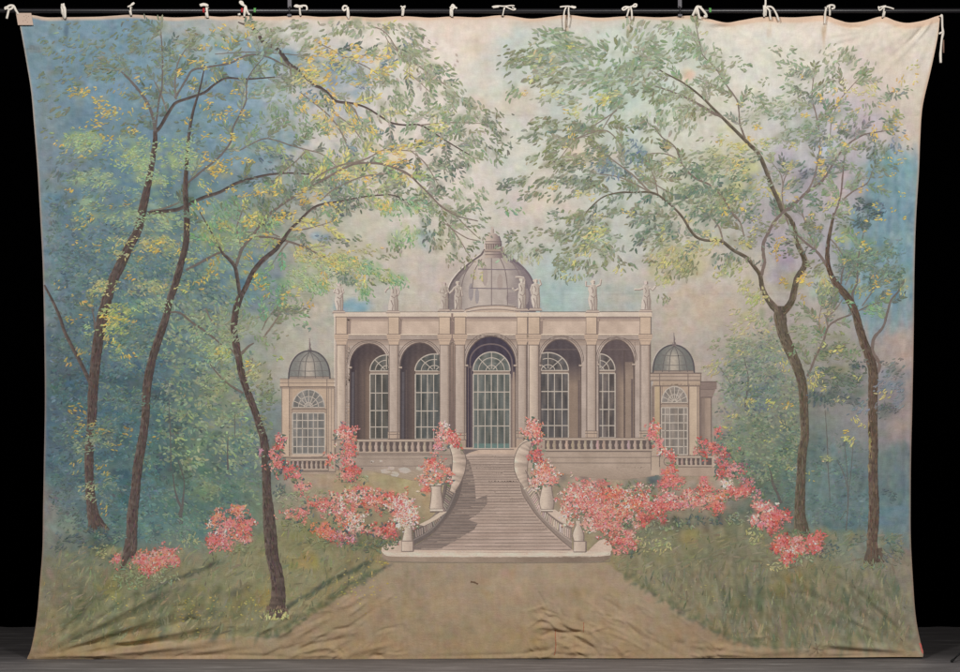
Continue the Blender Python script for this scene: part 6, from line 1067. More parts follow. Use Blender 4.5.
foliage(tD, [(560, 42, 26, 14, 80, 'green', 8.5, 195, 28), (585, 52, 24, 16, 80, 'green', 8.5, 200, 28), (565, 58, 30, 12, 60, 'teal', 7, 190, 28, .45), (530, 56, 20, 10, 64, 'olive', 7.5, 150, 25), (513, 65, 10, 8, 24, 'oliveb', 7, 150, 25), (515, 93, 8, 9, 22, 'green', 6.5, 130, 40), (545, 62, 18, 10, 44, 'ylo', 7, 150, 30), (572, 72, 34, 10, 74, 'sage', 8, 170, 28), (600, 80, 25, 11, 60, 'green', 7.5, 160, 30), (548, 80, 24, 7, 44, 'olive', 7.5, 160, 30), (560, 98, 26, 7, 34, 'sage', 7, 165, 30), (622, 60, 20, 22, 46, 'green', 9, -70, 40), (640, 32, 16, 12, 30, 'sage', 9, -60, 30), (650, 50, 14, 14, 34, 'green', 8, -20, 40), (628, 75, 22, 12, 44, 'sage', 8, 160, 40), (612, 98, 16, 10, 34, 'green', 7.5, 130, 30), (595, 105, 10, 6, 12, 'green', 7, 120), (530, 47, 10, 4, 8, 'olive', 7, 160),
    (672, 28, 13, 8, 30, 'sage', 6.5, 150, 60), (690, 38, 12, 8, 22, 'green', 7, 150, 60), (702, 50, 11, 9, 28, 'green', 7, 120, 70), (714, 62, 11, 10, 20, 'sage', 6.5, 150, 60), (720, 80, 11, 8, 24, 'green', 6.5, 150, 60), (733, 61, 8, 5, 10, 'sage', 6), (742, 67, 7, 4, 12, 'green', 6, 20), (737, 57, 5, 3, 4, 'sage', 5.5), (706, 30, 4, 3, 4, 'ylo', 6), (718, 48, 6, 4, 6, 'sage', 5, 30), (660, 50, 15, 11, 36, 'sage', 7, 160), (640, 72, 24, 11, 60, 'sage', 7, 160), (660, 62, 16, 8, 26, 'green', 7, 170), (660, 92, 18, 10, 44, 'olive', 6.5, 130), (645, 90, 14, 8, 26, 'oliveb', 6.5, 150), (680, 98, 15, 8, 28, 'sage', 6.5, 130), (692, 112, 15, 6, 24, 'olive', 6, 120), (700, 82, 12, 6, 12, 'sage', 6, 160), (697, 82, 8, 4, 8, 'green', 6.5, 20), (682, 55, 8, 6, 12, 'sage', 6), (716, 95, 12, 6, 8, 'sage', 5.5, 20), (665, 116, 11, 9, 34, 'green', 7, 110, 25), (684, 122, 8, 12, 34, 'sage', 7.5, 105, 20), (640, 118, 10, 10, 20, 'sage', 6.5, 120), (650, 135, 10, 6, 14, 'olive', 6, 150), (700, 112, 10, 8, 18, 'olive', 6, 110),
    (545, 123, 14, 6, 30, 'olive', 6.5, 150, 30), (560, 124, 14, 5, 24, 'olive', 6.5, 150, 30), (583, 127, 14, 5, 22, 'oliveb', 6.5, 150, 40), (532, 137, 14, 5, 22, 'oliveb', 6.5, 160, 25), (560, 142, 20, 6, 30, 'olive', 6.5, 130, 30), (545, 155, 18, 7, 38, 'olive', 6.5, 140, 30), (560, 163, 22, 9, 60, 'olive', 6.5, 150, 35), (590, 160, 18, 9, 44, 'oliveb', 6, 140, 35), (604, 166, 14, 8, 40, 'blue', 5.5, 140), (598, 150, 10, 8, 20, 'dk', 6), (612, 145, 16, 10, 30, 'olive', 6, 130), (575, 167, 10, 6, 20, 'dk', 6), (510, 182, 13, 5, 26, 'dk', 6.5, 150, 25), (532, 180, 15, 5, 28, 'oliveb', 6.5, 130, 30), (560, 180, 24, 7, 56, 'oliveb', 6, 130, 35), (592, 186, 18, 7, 44, 'oliveb', 6, 130, 35), (578, 178, 16, 6, 24, 'dk', 6, 130, 35), (618, 174, 12, 8, 16, 'blue', 5.5, 130), (634, 152, 13, 13, 44, 'blue', 5.5, 120), (640, 160, 12, 12, 24, 'teal', 6, 120), (652, 170, 12, 9, 34, 'olive', 6, 140), (655, 160, 10, 6, 16, 'oliveb', 6), (526, 193, 10, 4, 16, 'oliveb', 6.5, 150, 25), (545, 195, 15, 4, 22, 'oliveb', 6.5, 140, 30), (568, 193, 8, 3, 8, 'oliveb', 6.5, 130), (632, 190, 6, 5, 10, 'teal', 7, 110, 20), (560, 212, 8, 5, 10, 'oliveb', 6.5, 140), (555, 216, 6, 4, 6, 'oliveb', 6), (580, 216, 12, 5, 18, 'olive', 6.5, 140), (600, 214, 8, 5, 10, 'olive', 6, 140), (512, 209, 8, 6, 12, 'grn', 6.5, 40), (504, 207, 5, 4, 6, 'green', 6, 130), (615, 200, 8, 5, 8, 'olive', 6, 130), (625, 140, 5, 4, 6, 'oliveb', 5, 30), (640, 205, 14, 6, 14, 'olive', 6), 
    (612, 210, 14, 5, 24, 'oliveb', 6.5, 140), (560, 235, 12, 5, 20, 'oliveb', 6.5, 150), (540, 235, 8, 3, 8, 'olive', 6), (592, 228, 20, 9, 50, 'oliveb', 6.5, 140, 35), (576, 245, 24, 11, 70, 'olive', 6.5, 150, 40), (602, 236, 15, 9, 40, 'green', 6.5, 150), (568, 260, 14, 8, 34, 'olive', 6.5, 150), (560, 270, 6, 7, 14, 'oliveb', 6, 110), (610, 250, 14, 8, 34, 'oliveb', 6.5, 60), (592, 264, 22, 8, 40, 'olive', 6.5, 110), (575, 275, 8, 8, 12, 'sage', 6, 110), (622, 262, 6, 4, 8, 'olive', 6, 30), (632, 264, 4, 3, 5, 'oliveb', 5.5, 30), (600, 250, 10, 6, 16, 'sage', 6), (520, 252, 20, 8, 34, 'sage', 6, 100, 40, .7), (538, 250, 14, 7, 20, 'oliveb', 6, 150), (520, 240, 12, 6, 12, 'oliveb', 6.5, 150), (510, 238, 10, 3, 8, 'oliveb', 6, 20), (532, 257, 20, 5, 16, 'ylo', 5.5, 100, 40, .6),
    (645, 226, 12, 9, 40, 'teal', 6.5, 130, 30), (642, 240, 6, 8, 18, 'dk', 7, 115, 20), (658, 216, 18, 7, 38, 'oliveb', 6, 140), (668, 230, 16, 9, 44, 'teal', 6, 140), (660, 240, 25, 9, 54, 'olive', 6, 150), (672, 256, 24, 11, 80, 'ylo', 5.5, 130, 35), (680, 268, 20, 11, 64, 'olive', 5.5, 120, 35), (665, 280, 8, 9, 22, 'ylo', 5.5, 100), (666, 296, 4, 8, 12, 'olive', 5.5, 100, 15), (690, 265, 10, 8, 22, 'olive', 5.5, 120), (702, 250, 12, 8, 20, 'ylo', 5.5), (650, 262, 8, 5, 12, 'olive', 6, 150), (712, 214, 26, 10, 80, 'teal', 5.5, 150), (705, 205, 18, 8, 40, 'sage', 5.5, 150), (725, 200, 18, 14, 70, 'sage', 5.5, 150), (732, 185, 24, 16, 90, 'teal', 5.5, 150), (745, 200, 16, 14, 44, 'green', 5.5), (700, 172, 22, 9, 60, 'teal', 6, 150), (685, 160, 16, 7, 30, 'sage', 6, 150), (715, 155, 18, 7, 34, 'sage', 6, 160), (735, 165, 22, 10, 60, 'ylo', 5.5, 160), (722, 165, 18, 9, 44, 'sage', 5.5, 160), (700, 188, 15, 7, 40, 'teal', 6, 130), (685, 188, 12, 6, 24, 'sage', 6, 150), (680, 200, 18, 9, 50, 'teal', 6, 150), (700, 200, 12, 6, 20, 'oliveb', 5.5), (748, 160, 10, 8, 20, 'teal', 6), (760, 150, 16, 10, 26, 'sage', 6, 20), (712, 140, 14, 3, 10, 'sage', 5.5, 160), (757, 185, 10, 10, 20, 'ylo', 5), (725, 258, 14, 9, 34, 'teal', 5.5, 100), (728, 270, 14, 9, 36, 'lime', 5.5, 110), (735, 262, 16, 8, 24, 'olive', 5.5, 110), (720, 275, 8, 6, 12, 'ylo', 5), (745, 242, 18, 7, 28, 'olive', 5.5), (760, 226, 14, 9, 30, 'olive', 5.5), (755, 215, 10, 8, 20, 'teal', 5.5), (770, 242, 6, 6, 10, 'dk', 5.5, 20), (752, 285, 12, 9, 30, 'ylo', 5, 130), (756, 298, 10, 6, 20, 'lime', 4.5, 130), (758, 262, 6, 3, 6, 'dk', 6, 150), (776, 252, 5, 2, 4, 'dk', 6, 0), (785, 252, 5, 3, 5, 'dk', 6, 20), (787, 243, 6, 4, 6, 'dk', 6),
    (752, 328, 20, 12, 44, 'ylo', 5, 150, 30, .7), (735, 346, 22, 13, 60, 'sage', 5, 150, 40), (762, 348, 24, 15, 70, 'sage', 5, 150, 40), (720, 366, 14, 9, 30, 'ylo', 5, 150, 40), (752, 370, 26, 12, 60, 'teal', 5, 150, 40), (742, 390, 20, 10, 44, 'oliveb', 5, 150, 40), (745, 316, 16, 7, 24, 'ylo', 5, 150, 30, .8), (765, 318, 8, 8, 14, 'green', 5.5, 120)], 27, dens=1.1, thin=.95)
foliage(tD, [(772, 50, 3, 2, 4, 'sage', 5, 10), (780, 49, 3, 2, 5, 'green', 6, 20), (790, 51, 4, 3, 8, 'green', 6, 20), (779, 61, 4, 3, 8, 'green', 6, 10), (787, 62, 5, 3, 10, 'green', 6, 20), (797, 64, 5, 4, 12, 'green', 6, 60), (784, 75, 6, 4, 8, 'green', 5.5, 150), (800, 74, 10, 7, 30, 'dk', 5.5, 150, 40, .75), (792, 88, 10, 8, 24, 'green', 5.5, 150), (800, 90, 6, 5, 12, 'dk', 5.5, 20), (765, 82, 4, 1.5, 4, 'sage', 4.5, 170), (758, 98, 9, 5, 16, 'green', 6, 20), (768, 102, 10, 6, 22, 'sage', 5.5, 20), (778, 110, 14, 10, 44, 'green', 5.5, 150), (795, 106, 14, 8, 34, 'sage', 5.5, 150), (757, 112, 14, 8, 26, 'sage', 5.5, 160), (750, 122, 12, 6, 16, 'sage', 5.5, 160), (812, 72, 4, 8, 12, 'green', 6, -60), (824, 52, 6, 4, 6, 'sage', 6, -40), (828, 70, 5, 8, 14, 'green', 6, -70), (845, 56, 8, 9, 26, 'sage', 7, -60, 20), (838, 72, 5, 8, 12, 'sage', 6.5, -100, 20), (851, 62, 6, 6, 14, 'sage', 6, -50, 20), (860, 78, 8, 7, 26, 'green', 6.5, -35, 20), (868, 69, 5, 3, 7, 'green', 6, -30), (820, 92, 8, 7, 16, 'green', 5.5, -30), (830, 88, 6, 8, 12, 'green', 6, 110), (815, 103, 8, 8, 22, 'dk', 5.5, 150, 40, .75), (830, 118, 18, 9, 44, 'green', 5.5, 150), (843, 110, 6, 4, 8, 'green', 6, 20), (800, 128, 22, 13, 76, 'green', 5.5, 150), (790, 140, 16, 10, 40, 'sage', 5.5, 150), (820, 138, 12, 12, 44, 'dk', 5.5, 150, 40, .75), (853, 118, 8, 6, 20, 'green', 5.5, 150), (872, 84, 4, 4, 6, 'green', 6, 60), (866, 110, 6, 4, 8, 'green', 5.5, 130), (870, 105, 5, 5, 8, 'oliveb', 5, 60), (883, 97, 9, 4, 14, 'green', 6, 30), (897, 95, 5, 5, 12, 'dk', 6, 150, 40, .75), (907, 91, 4, 2, 5, 'green', 5.5, 10), (890, 84, 2, 3, 3, 'green', 5, 60), (882, 121, 6, 3, 9, 'dk', 6, 10, 20), (895, 114, 5, 4, 8, 'green', 5.5, 30), (850, 132, 12, 8, 36, 'dk', 5.5, 150, 40, .75), (838, 150, 12, 8, 34, 'green', 5.5, 150), (865, 150, 12, 7, 30, 'dk', 5.5, 130, 40, .75), (832, 165, 16, 9, 44, 'dk', 5.5, 170, 40, .7), (855, 168, 12, 6, 24, 'green', 5.5, 170), (795, 165, 12, 6, 18, 'teal', 5.5), (808, 175, 12, 8, 26, 'thd', 5, 150, 40, .6), (793, 182, 10, 8, 24, 'teal', 5.5), (775, 175, 10, 10, 24, 'sage', 5.5, 160), (896, 142, 6, 8, 16, 'blue', 5, 110), (886, 150, 12, 8, 30, 'oliveb', 5.5, 110), (900, 130, 8, 5, 10, 'blue', 5), (910, 147, 3, 4, 4, 'dk', 5, 100), (882, 171, 14, 5, 24, 'olive', 6, 10, 25), (826, 190, 14, 7, 26, 'green', 5.5, 170)], 29, 'upper_foliage', dens=1.1, thin=.9)
foliage(tD, [(524, 92, 4, 3, 5, 'yel', 4, 150, 30, .6), (534, 80, 5, 4, 8, 'ygr', 5, 150, 30, .7), (543, 93, 5, 2, 5, 'ygr', 5, 160), (573, 47, 4, 2, 5, 'ygr', 5, 160), (555, 93, 10, 4, 16, 'ygr', 5, 160, 30, .6), (607, 98, 6, 7, 24, 'ygr', 5, 160), (620, 92, 6, 2, 6, 'ygr', 5, 160, 30, .6), (577, 110, 8, 5, 14, 'ygr', 5, 160, 30, .7), (566, 111, 3, 2, 4, 'yel', 4), (572, 126, 2, 2, 3, 'yel', 4, 100), (572, 135, 1.5, 3, 4, 'yel', 4, 100), (571, 147, 2, 2, 3, 'ygr', 4), (604, 156, 1.5, 1.5, 3, 'yel', 3), (555, 187, 7, 2, 9, 'yel', 4, 160, 30, .7), (583, 193, 9, 2, 12, 'ygr', 4.5, 170, 15), (593, 200, 2, 3, 4, 'ygr', 4, 90), (600, 217, 5, 2, 5, 'ygr', 4), (626, 215, 3, 2, 4, 'yel', 4), (586, 163, 3, 2, 3, 'yel', 4), (640, 172, 4, 2, 4, 'ygr', 4), (600, 230, 11, 4, 22, 'ygr', 5, 160, 30, .8), (590, 238, 8, 4, 12, 'ygr', 5, 150, 30, .7), (584, 250, 6, 6, 10, 'ygr', 5, 120, 30, .7), (576, 258, 3, 5, 5, 'ygr', 5, 100), (564, 275, 3, 3, 4, 'ygr', 4), (575, 280, 2, 3, 4, 'ygr', 4.5, 100), (620, 269, 3, 3, 5, 'ygr', 5, 100), (607, 245, 3, 3, 4, 'ygr', 4), (632, 215, 4, 3, 4, 'ygr', 4), (665, 235, 3, 3, 4, 'ygr', 4), (715, 241, 6, 4, 16, 'ygr', 4.5, 160), (708, 233, 5, 3, 8, 'ygr', 4.5), (675, 262, 14, 8, 22, 'ygr', 4.5, 120, 30, .7), (688, 245, 8, 4, 8, 'ygr', 4), (662, 230, 5, 3, 5, 'ygr', 4), (745, 246, 7, 5, 14, 'ygr', 4.5, 20), (752, 230, 4, 3, 7, 'ygr', 4.5), (757, 218, 5, 2, 6, 'ygr', 4.5, 20), (726, 210, 3, 4, 7, 'yel', 4, 100), (742, 208, 3, 3, 6, 'yel', 4, 100), (735, 200, 8, 4, 10, 'ygr', 4.5), (730, 140, 8, 4, 10, 'ygr', 4.5, 160, 30, .7), (740, 147, 8, 6, 14, 'ygr', 4.5, 160, 30, .7), (735, 162, 8, 5, 14, 'yel', 4.5, 160, 30, .6), (749, 138, 3, 2, 4, 'yel', 4, 10), (760, 129, 3, 2, 5, 'yel', 4.5, 170), (720, 141, 3, 1.5, 3, 'gold', 4), (765, 142, 6, 4, 10, 'ygr', 4.5, 160, 30, .7), (790, 165, 8, 3, 12, 'ygr', 4.5, 170, 20, .7), (783, 192, 3, 2, 4, 'ygr', 4), (792, 199, 3, 2, 5, 'yel', 4.5, 20), (750, 203, 6, 3, 6, 'ygr', 4), (765, 192, 6, 4, 8, 'ygr', 4), (776, 246, 5, 5, 12, 'gold', 4.5, 120), (781, 238, 4, 3, 8, 'yel', 4.5, 20), (778, 257, 5, 2, 4, 'gold', 4), (788, 281, 5, 4, 12, 'gold', 4.5, 170), (804, 279, 6, 4, 16, 'yel', 5, 170), (801, 295, 3, 4, 6, 'gold', 4.5, 110), (808, 285, 5, 2, 4, 'gold', 4), (743, 290, 6, 3, 8, 'ygr', 4), (762, 297, 6, 3, 9, 'ygr', 4), (742, 103, 3, 2, 3, 'ygr', 3.5), (760, 128, 3, 2, 3, 'yel', 4), (804, 115, 4, 3, 8, 'yel', 4.5, 160), (804, 76, 2, 2, 3, 'yel', 3.5), (822, 96, 4, 4, 6, 'yel', 4, 150), (836, 88, 4, 4, 6, 'yel', 4.5, 150, 30, .7), (840, 98, 4, 5, 9, 'yel', 4.5, 120, 30, .8), (836, 106, 3, 2, 5, 'yel', 4), (852, 92, 6, 4, 10, 'ygr', 4.5, 160, 30, .8), (845, 82, 5, 3, 4, 'ygr', 4.5, 150, 30, .5), (870, 87, 6, 5, 12, 'ygr', 5, 50, 30, .7), (866, 96, 6, 4, 8, 'ygr', 4.5, 160, 30, .7), (915, 67, 3, 2, 4, 'ygr', 5, 140, 10), (918, 75, 2, 1.5, 3, 'yel', 3.5), (917, 84, 2, 2, 3, 'yel', 3.5), (900, 81, 2, 4, 5, 'yel', 4, 110), (895, 91, 2, 2, 4, 'yel', 4), (885, 105, 6, 2, 5, 'yel', 4, 10, 30, .6), (832, 121, 4, 2, 4, 'yel', 4), (842, 127, 6, 4, 7, 'yel', 4, 150, 30, .7), (858, 108, 4, 3, 5, 'yel', 4, 150, 30, .6), (875, 131, 2.5, 5, 9, 'yel', 4.5, 100, 20), (876, 140, 2, 4, 4, 'yel', 4, 100), (892, 130, 3, 2, 4, 'yel', 4), (897, 122, 2.5, 1.5, 3, 'yel', 4, 10), (902, 137, 3, 1.5, 4, 'yel', 4, 10), (898, 151, 3, 1.5, 4, 'yel', 4, 10), (897, 162, 3, 1.5, 4, 'yel', 4, 10), (884, 159, 5, 2, 5, 'yel', 4, 10), (846, 145, 3, 2, 4, 'yel', 4), (820, 150, 2, 4, 5, 'yel', 4, 100), (822, 162, 5, 2, 8, 'yel', 5, 170, 20), (826, 172, 4, 2, 5, 'yel', 4.5, 160), (795, 145, 6, 3, 6, 'ygr', 4), (891, 173, 3, 1, 3, 'yel', 4, 0), (862, 190, 4, 2, 5, 'yel', 4.5, 0), (880, 188, 6, 2, 4, 'yel', 3.5, 0), (900, 193, 5, 2, 5, 'yel', 3.5, 0), (875, 207, 3, 2, 5, 'yel', 4), (852, 210, 3, 2, 4, 'ygr', 4), (893, 211, 3, 1.5, 4, 'yel', 4), (881, 218, 4, 3, 6, 'yel', 4), (868, 221, 3, 1.5, 3, 'yel', 4), (906, 217, 3, 2, 3, 'yel', 3.5), (833, 200, 8, 3, 8, 'ygr', 4.5), (826, 206, 5, 2, 6, 'ygr', 4.5), (812, 216, 3, 4, 6, 'yel', 4, 100, 30, .7), (820, 226, 2, 3, 5, 'gold', 4, 100), (858, 231, 4, 1.5, 4, 'gold', 4, 10)], 31, 'yellow_leaves', wash_a=.1, thin=.9)

# ------------------------------------------------------------------ tree E: the tree at the far right
tE = tree('painted tree with a tall single trunk beside the blue strip at the cloth edge')
def moss(m):
    for p, n in (((869.5, 425), 10), ((870, 440), 14), ((870, 448), 8), ((869, 470), 4)):
        for _ in range(n): m.leaf(p[0] + R.uniform(-1, 1.5), p[1] + R.uniform(-6, 6), 90 + R.uniform(-6, 6), R.uniform(4, 9), 1.2, jit((150, 130, 78), 8), .7)
    for x0, x1, y1 in ((869, 864, 564), (874, 873, 570), (879, 884, 562)): m.ribbon([(x0 + 1, 548, 4), ((x0 + x1) / 2, 556, 3.6), (x1, y1, 1.2)], (86, 74, 66), a=.85, dl=1)
Ew = [[(833, 217, 2), (834, 213, 2.4), (830, 232, 3.4), (827.4, 248, 4), (828, 265, 4.6), (832, 277, 5.4), (838, 286, 6.8), (848, 298, 7.4), (855, 312, 7.4), (859, 327, 8), (864, 343, 8.6), (870, 358, 9.4), (873, 372, 9.6), (873, 390, 9.6), (872.8, 417, 9.2), (873.4, 447, 9.2), (873, 477, 9.6), (874, 503, 10.2), (873.4, 525, 11), (872, 542, 10.4), (873, 556, 13), (874, 563, 14)][1:],
      [(833, 218, 2), (840, 198, 1.7), (842.5, 177, 1.5), (844, 158, .9)], [(840, 202, 1.4), (852, 192, 1.4), (867, 183, 1.2), (872, 172, .8)], [(797, 235, 2), (806, 243, 2.2), (815, 250, 2.6), (822, 258, 3), (828, 268, 3.2)], [(802, 213, 1.1), (806, 224, 1.3), (810, 235, 1.4), (816, 250, 1.6)], [(830, 238, 1), (838, 248, 1.1), (843, 256, .8)],
      [(841, 284, 2), (842, 273, 1.6), (845, 264, .8)], [(845, 285, 1), (852, 270, .8), (856, 262, .5)], [(853, 302, 2.4), (852.5, 293, 2.2), (857, 282, 1.8), (858, 260, 1.4), (863, 235, .9)], [(862, 306, .9), (872, 292, 1.2), (882, 278, .8)], [(842, 300, .8), (835, 310, 1), (826, 318, 1)],
      [(905, 280, .9), (898, 292, 1.6), (891, 300, 1.9), (888, 310, 2.1), (883, 327, 2.4), (874, 338, 2.8), (873, 352, 2.8), (878.5, 361, 3), (879.4, 368, 3), (876, 376, 2.4)], [(807, 376, 2.2), (811, 368, 2), (815, 358, 2), (823, 342, 2), (828, 327, 1.8), (837, 320, 1.6), (852, 314, 1.3), (866, 307, 1), (880, 302, .6)], [(828, 327, 1.3), (826, 318, 1.2), (828, 310, 1), (832, 298, .7)], [(822, 338, 1), (819, 322, 1), (821, 308, .6)]]
wood(tE, Ew, 25, extra=moss, tint=(8, 6, 0))
twigs(tE, Ew[1:], 24, lambda x, y: R.choice(('oliveb', 'dk', 'green')), 15, skip=lambda x, y: y > 330 and x > 860)
foliage(tE, [(868, 248, 22, 13, 60, 'green', 5, 160, 50, .7), (880, 262, 26, 14, 80, 'oliveb', 5, 160, 50, .65), (892, 250, 12, 14, 26, 'teal', 5, 160, 50, .5), (860, 268, 16, 9, 40, 'dk', 5, 20, 50, .7), (885, 282, 22, 8, 40, 'oliveb', 5, 160, 50, .65), (895, 272, 12, 8, 18, 'dk', 5), (845, 268, 10, 12, 26, 'dk', 5, 160, 50, .7), (862, 222, 10, 8, 26, 'thd', 5, 160, 50, .7), (880, 205, 10, 6, 16, 'blue', 4.5), (865, 205, 8, 8, 26, 'thd', 4.5, 160, 50, .75), (875, 212, 6, 5, 14, 'thd', 4.5), (845, 222, 8, 12, 24, 'oliveb', 5, 160), (820, 222, 14, 10, 34, 'oliveb', 5, 20), (818, 236, 6, 8, 20, 'teal', 5, 110, 40, .7), (805, 228, 8, 8, 20, 'oliveb', 5), (840, 206, 12, 6, 22, 'green', 5), (815, 205, 10, 8, 22, 'teal', 5), (843, 236, 5, 6, 12, 'lime', 5), (815, 268, 12, 10, 34, 'olive', 5, 160), (822, 280, 10, 12, 34, 'ylo', 5, 100), (828, 292, 8, 6, 16, 'olive', 5), (812, 248, 6, 3, 6, 'dk', 5), (848, 302, 5, 2, 8, 'grn', 5, 0), (870, 310, 5, 4, 14, 'grn', 5.5, 10, 30), (905, 285, 6, 8, 14, 'ylo', 5, 90), (795, 250, 8, 6, 12, 'oliveb', 5), (800, 318, 10, 6, 12, 'sage', 5, 160), (800, 330, 10, 8, 20, 'sage', 5, 160), (812, 338, 12, 10, 30, 'green', 5, 160), (800, 350, 8, 8, 18, 'oliveb', 5), (835, 342, 14, 9, 34, 'olive', 5, 170), (830, 355, 16, 10, 44, 'oliveb', 5, 20), (850, 350, 10, 10, 20, 'green', 5, 110), (825, 372, 18, 10, 54, 'dk', 5, 20, 40, .75), (838, 384, 22, 9, 80, 'dk', 5, 20, 40, .75), (855, 375, 10, 5, 16, 'dk', 5), (822, 398, 14, 10, 40, 'thd', 5, 100, 40, .65), (858, 365, 10, 7, 20, 'thd', 5, 20), (845, 400, 18, 6, 30, 'thd', 5, 20, 40, .5), (860, 408, 10, 8, 20, 'blue', 5, 150, 40, .6), (890, 368, 12, 7, 24, 'thd', 5, 150, 30, .5), (898, 360, 7, 4, 10, 'thd', 5, 150, 20, .5), (892, 386, 14, 10, 34, 'blue', 4.5, 150, 40, .5), (885, 410, 14, 8, 24, 'thd', 4.5, 150, 40, .45), (900, 402, 8, 6, 10, 'blue', 4.5, 150, 40, .5), (885, 548, 14, 14, 26, 'thd', 5.5, 30, 30, .6), (898, 555, 8, 8, 12, 'dk', 5, 30, 30, .5), (862, 540, 6, 6, 10, 'thd', 5, 150, 30, .4), (886, 495, 8, 6, 14, 'thd', 5, 0, 30, .4)], 28)
foliage(tE, [(861, 243, 3, 2, 8, 'yel', 4.5, 20), (868, 248, 4, 2, 5, 'yel', 4, 40), (846, 260, 4, 2, 6, 'yel', 4), (877, 276, 3, 5, 7, 'gold', 4.5, 110), (888, 281, 3, 2, 3, 'gold', 4), (862, 288, 6, 8, 10, 'gold', 4.5, 120, 40, .7), (880, 285, 4, 2, 4, 'yel', 4), (888, 292, 3, 3, 6, 'yel', 4.5, 170), (885, 297, 5, 2, 4, 'yel', 4), (874, 289, 4, 2, 3, 'yel', 4), (836, 350, 8, 3, 10, 'ygr', 4.5, 0), (826, 345, 4, 3, 5, 'ygr', 4), (784, 364, 4, 6, 9, 'ygr', 4.5, 110), (816, 374, 3, 8, 10, 'ygr', 4.5, 100), (828, 375, 10, 4, 9, 'ygr', 4), (811, 383, 4, 5, 12, 'ygr', 4.5, 100), (822, 388, 6, 3, 6, 'ygr', 4), (787, 403, 4, 3, 9, 'yel', 4.5, 150), (858, 377, 3, 2, 4, 'ygr', 4), (840, 400, 6, 4, 7, 'ylo', 4.5), (885, 395, 4, 4, 8, 'ygr', 4.5), (830, 310, 5, 6, 10, 'ylo', 4.5), (820, 318, 5, 3, 6, 'gold', 4, 150, 30, .6), (856, 418, 5, 3, 8, 'ygr', 4, 90), (862, 425, 3, 2, 4, 'ygr', 4), (846, 437, 3, 2, 7, 'ygr', 4), (852, 442, 4, 4, 10, 'ygr', 4.5, 120), (847, 431, 2, 2, 3, 'yel', 4), (828, 459, 6, 3, 8, 'ylo', 4), (750, 402, 6, 5, 14, 'ygr', 4.5, 110, 40, .8), (770, 402, 6, 4, 9, 'ygr', 4.5), (741, 352, 2, 2, 4, 'ygr', 3.5), (737, 416, 4, 2, 5, 'ygr', 4), (727, 428, 3, 3, 6, 'ygr', 4), (790, 466, 4, 3, 6, 'ylo', 4), (810, 475, 2, 6, 5, 'ygr', 4, 70)], 31, 'yellow_leaves', wash_a=.1, thin=.9)

# ------------------------------------------------------------------ thin saplings in the thickets
def sapling(lines, lb):
    m = MB(); m.lay = 19
    for p in lines: m.ribbon(p, (92, 82, 80) if max(q[2] for q in p) > 1.5 else (98, 92, 88), wob=.2, step=2.2, a=.75)
    m.build('painted_sapling', drop, PAINT, lb)
sapling([[(181, 524, 4), (180, 514, 4), (182, 508, 3.4), (179, 503, 2.2), (175, 490, 1.4), (173, 474, 1)], [(182, 510, 2.4), (183.4, 496, 1.6), (184, 480, 1), (178, 460, .7)]], 'thin forked sapling beside the second leaning trunk')
sapling([[(228, 470, 2), (227.6, 455, 1.4), (228, 436, .6)], [(235, 437, 1), (234.6, 412, .7)]], 'faint upright stems in the leafy thicket before the wing')
sapling([[(171, 470, .8), (170.6, 440, 1.1), (169, 400, .6)]], 'faint dark stem right beside the second leaning trunk')
sapling([[(745, 407, 1.6), (747, 390, 1.3), (748, 377, 1.1), (745, 362, .8), (742, 350, .5)], [(734, 390, .5), (726, 376, .7), (718, 366, .5)]], 'thin stem in the grey-green bush')
sapling([[(781, 503, 2.6), (778, 495, 3), (773, 484, 2.4), (771, 474, 1.4), (768, 466, .8)], [(772, 482, 1.2), (768, 478, .6)]], 'short dark stump-like stem among the shrubs')
sapling([[(825, 410, .5), (827, 440, .9), (828, 470, .8), (830, 500, .5)], [(837, 460, .6), (842, 470, .9), (846, 482, 1), (848, 500, 1.2), (846, 530, 1)], [(844, 441, .5), (847, 470, .8), (848, 500, .9)], [(853, 445, .5), (851, 470, .7), (848, 496, .8)], [(840, 520, .6), (846, 510, .8)]], 'faint stems in the teal mist between the trunks')

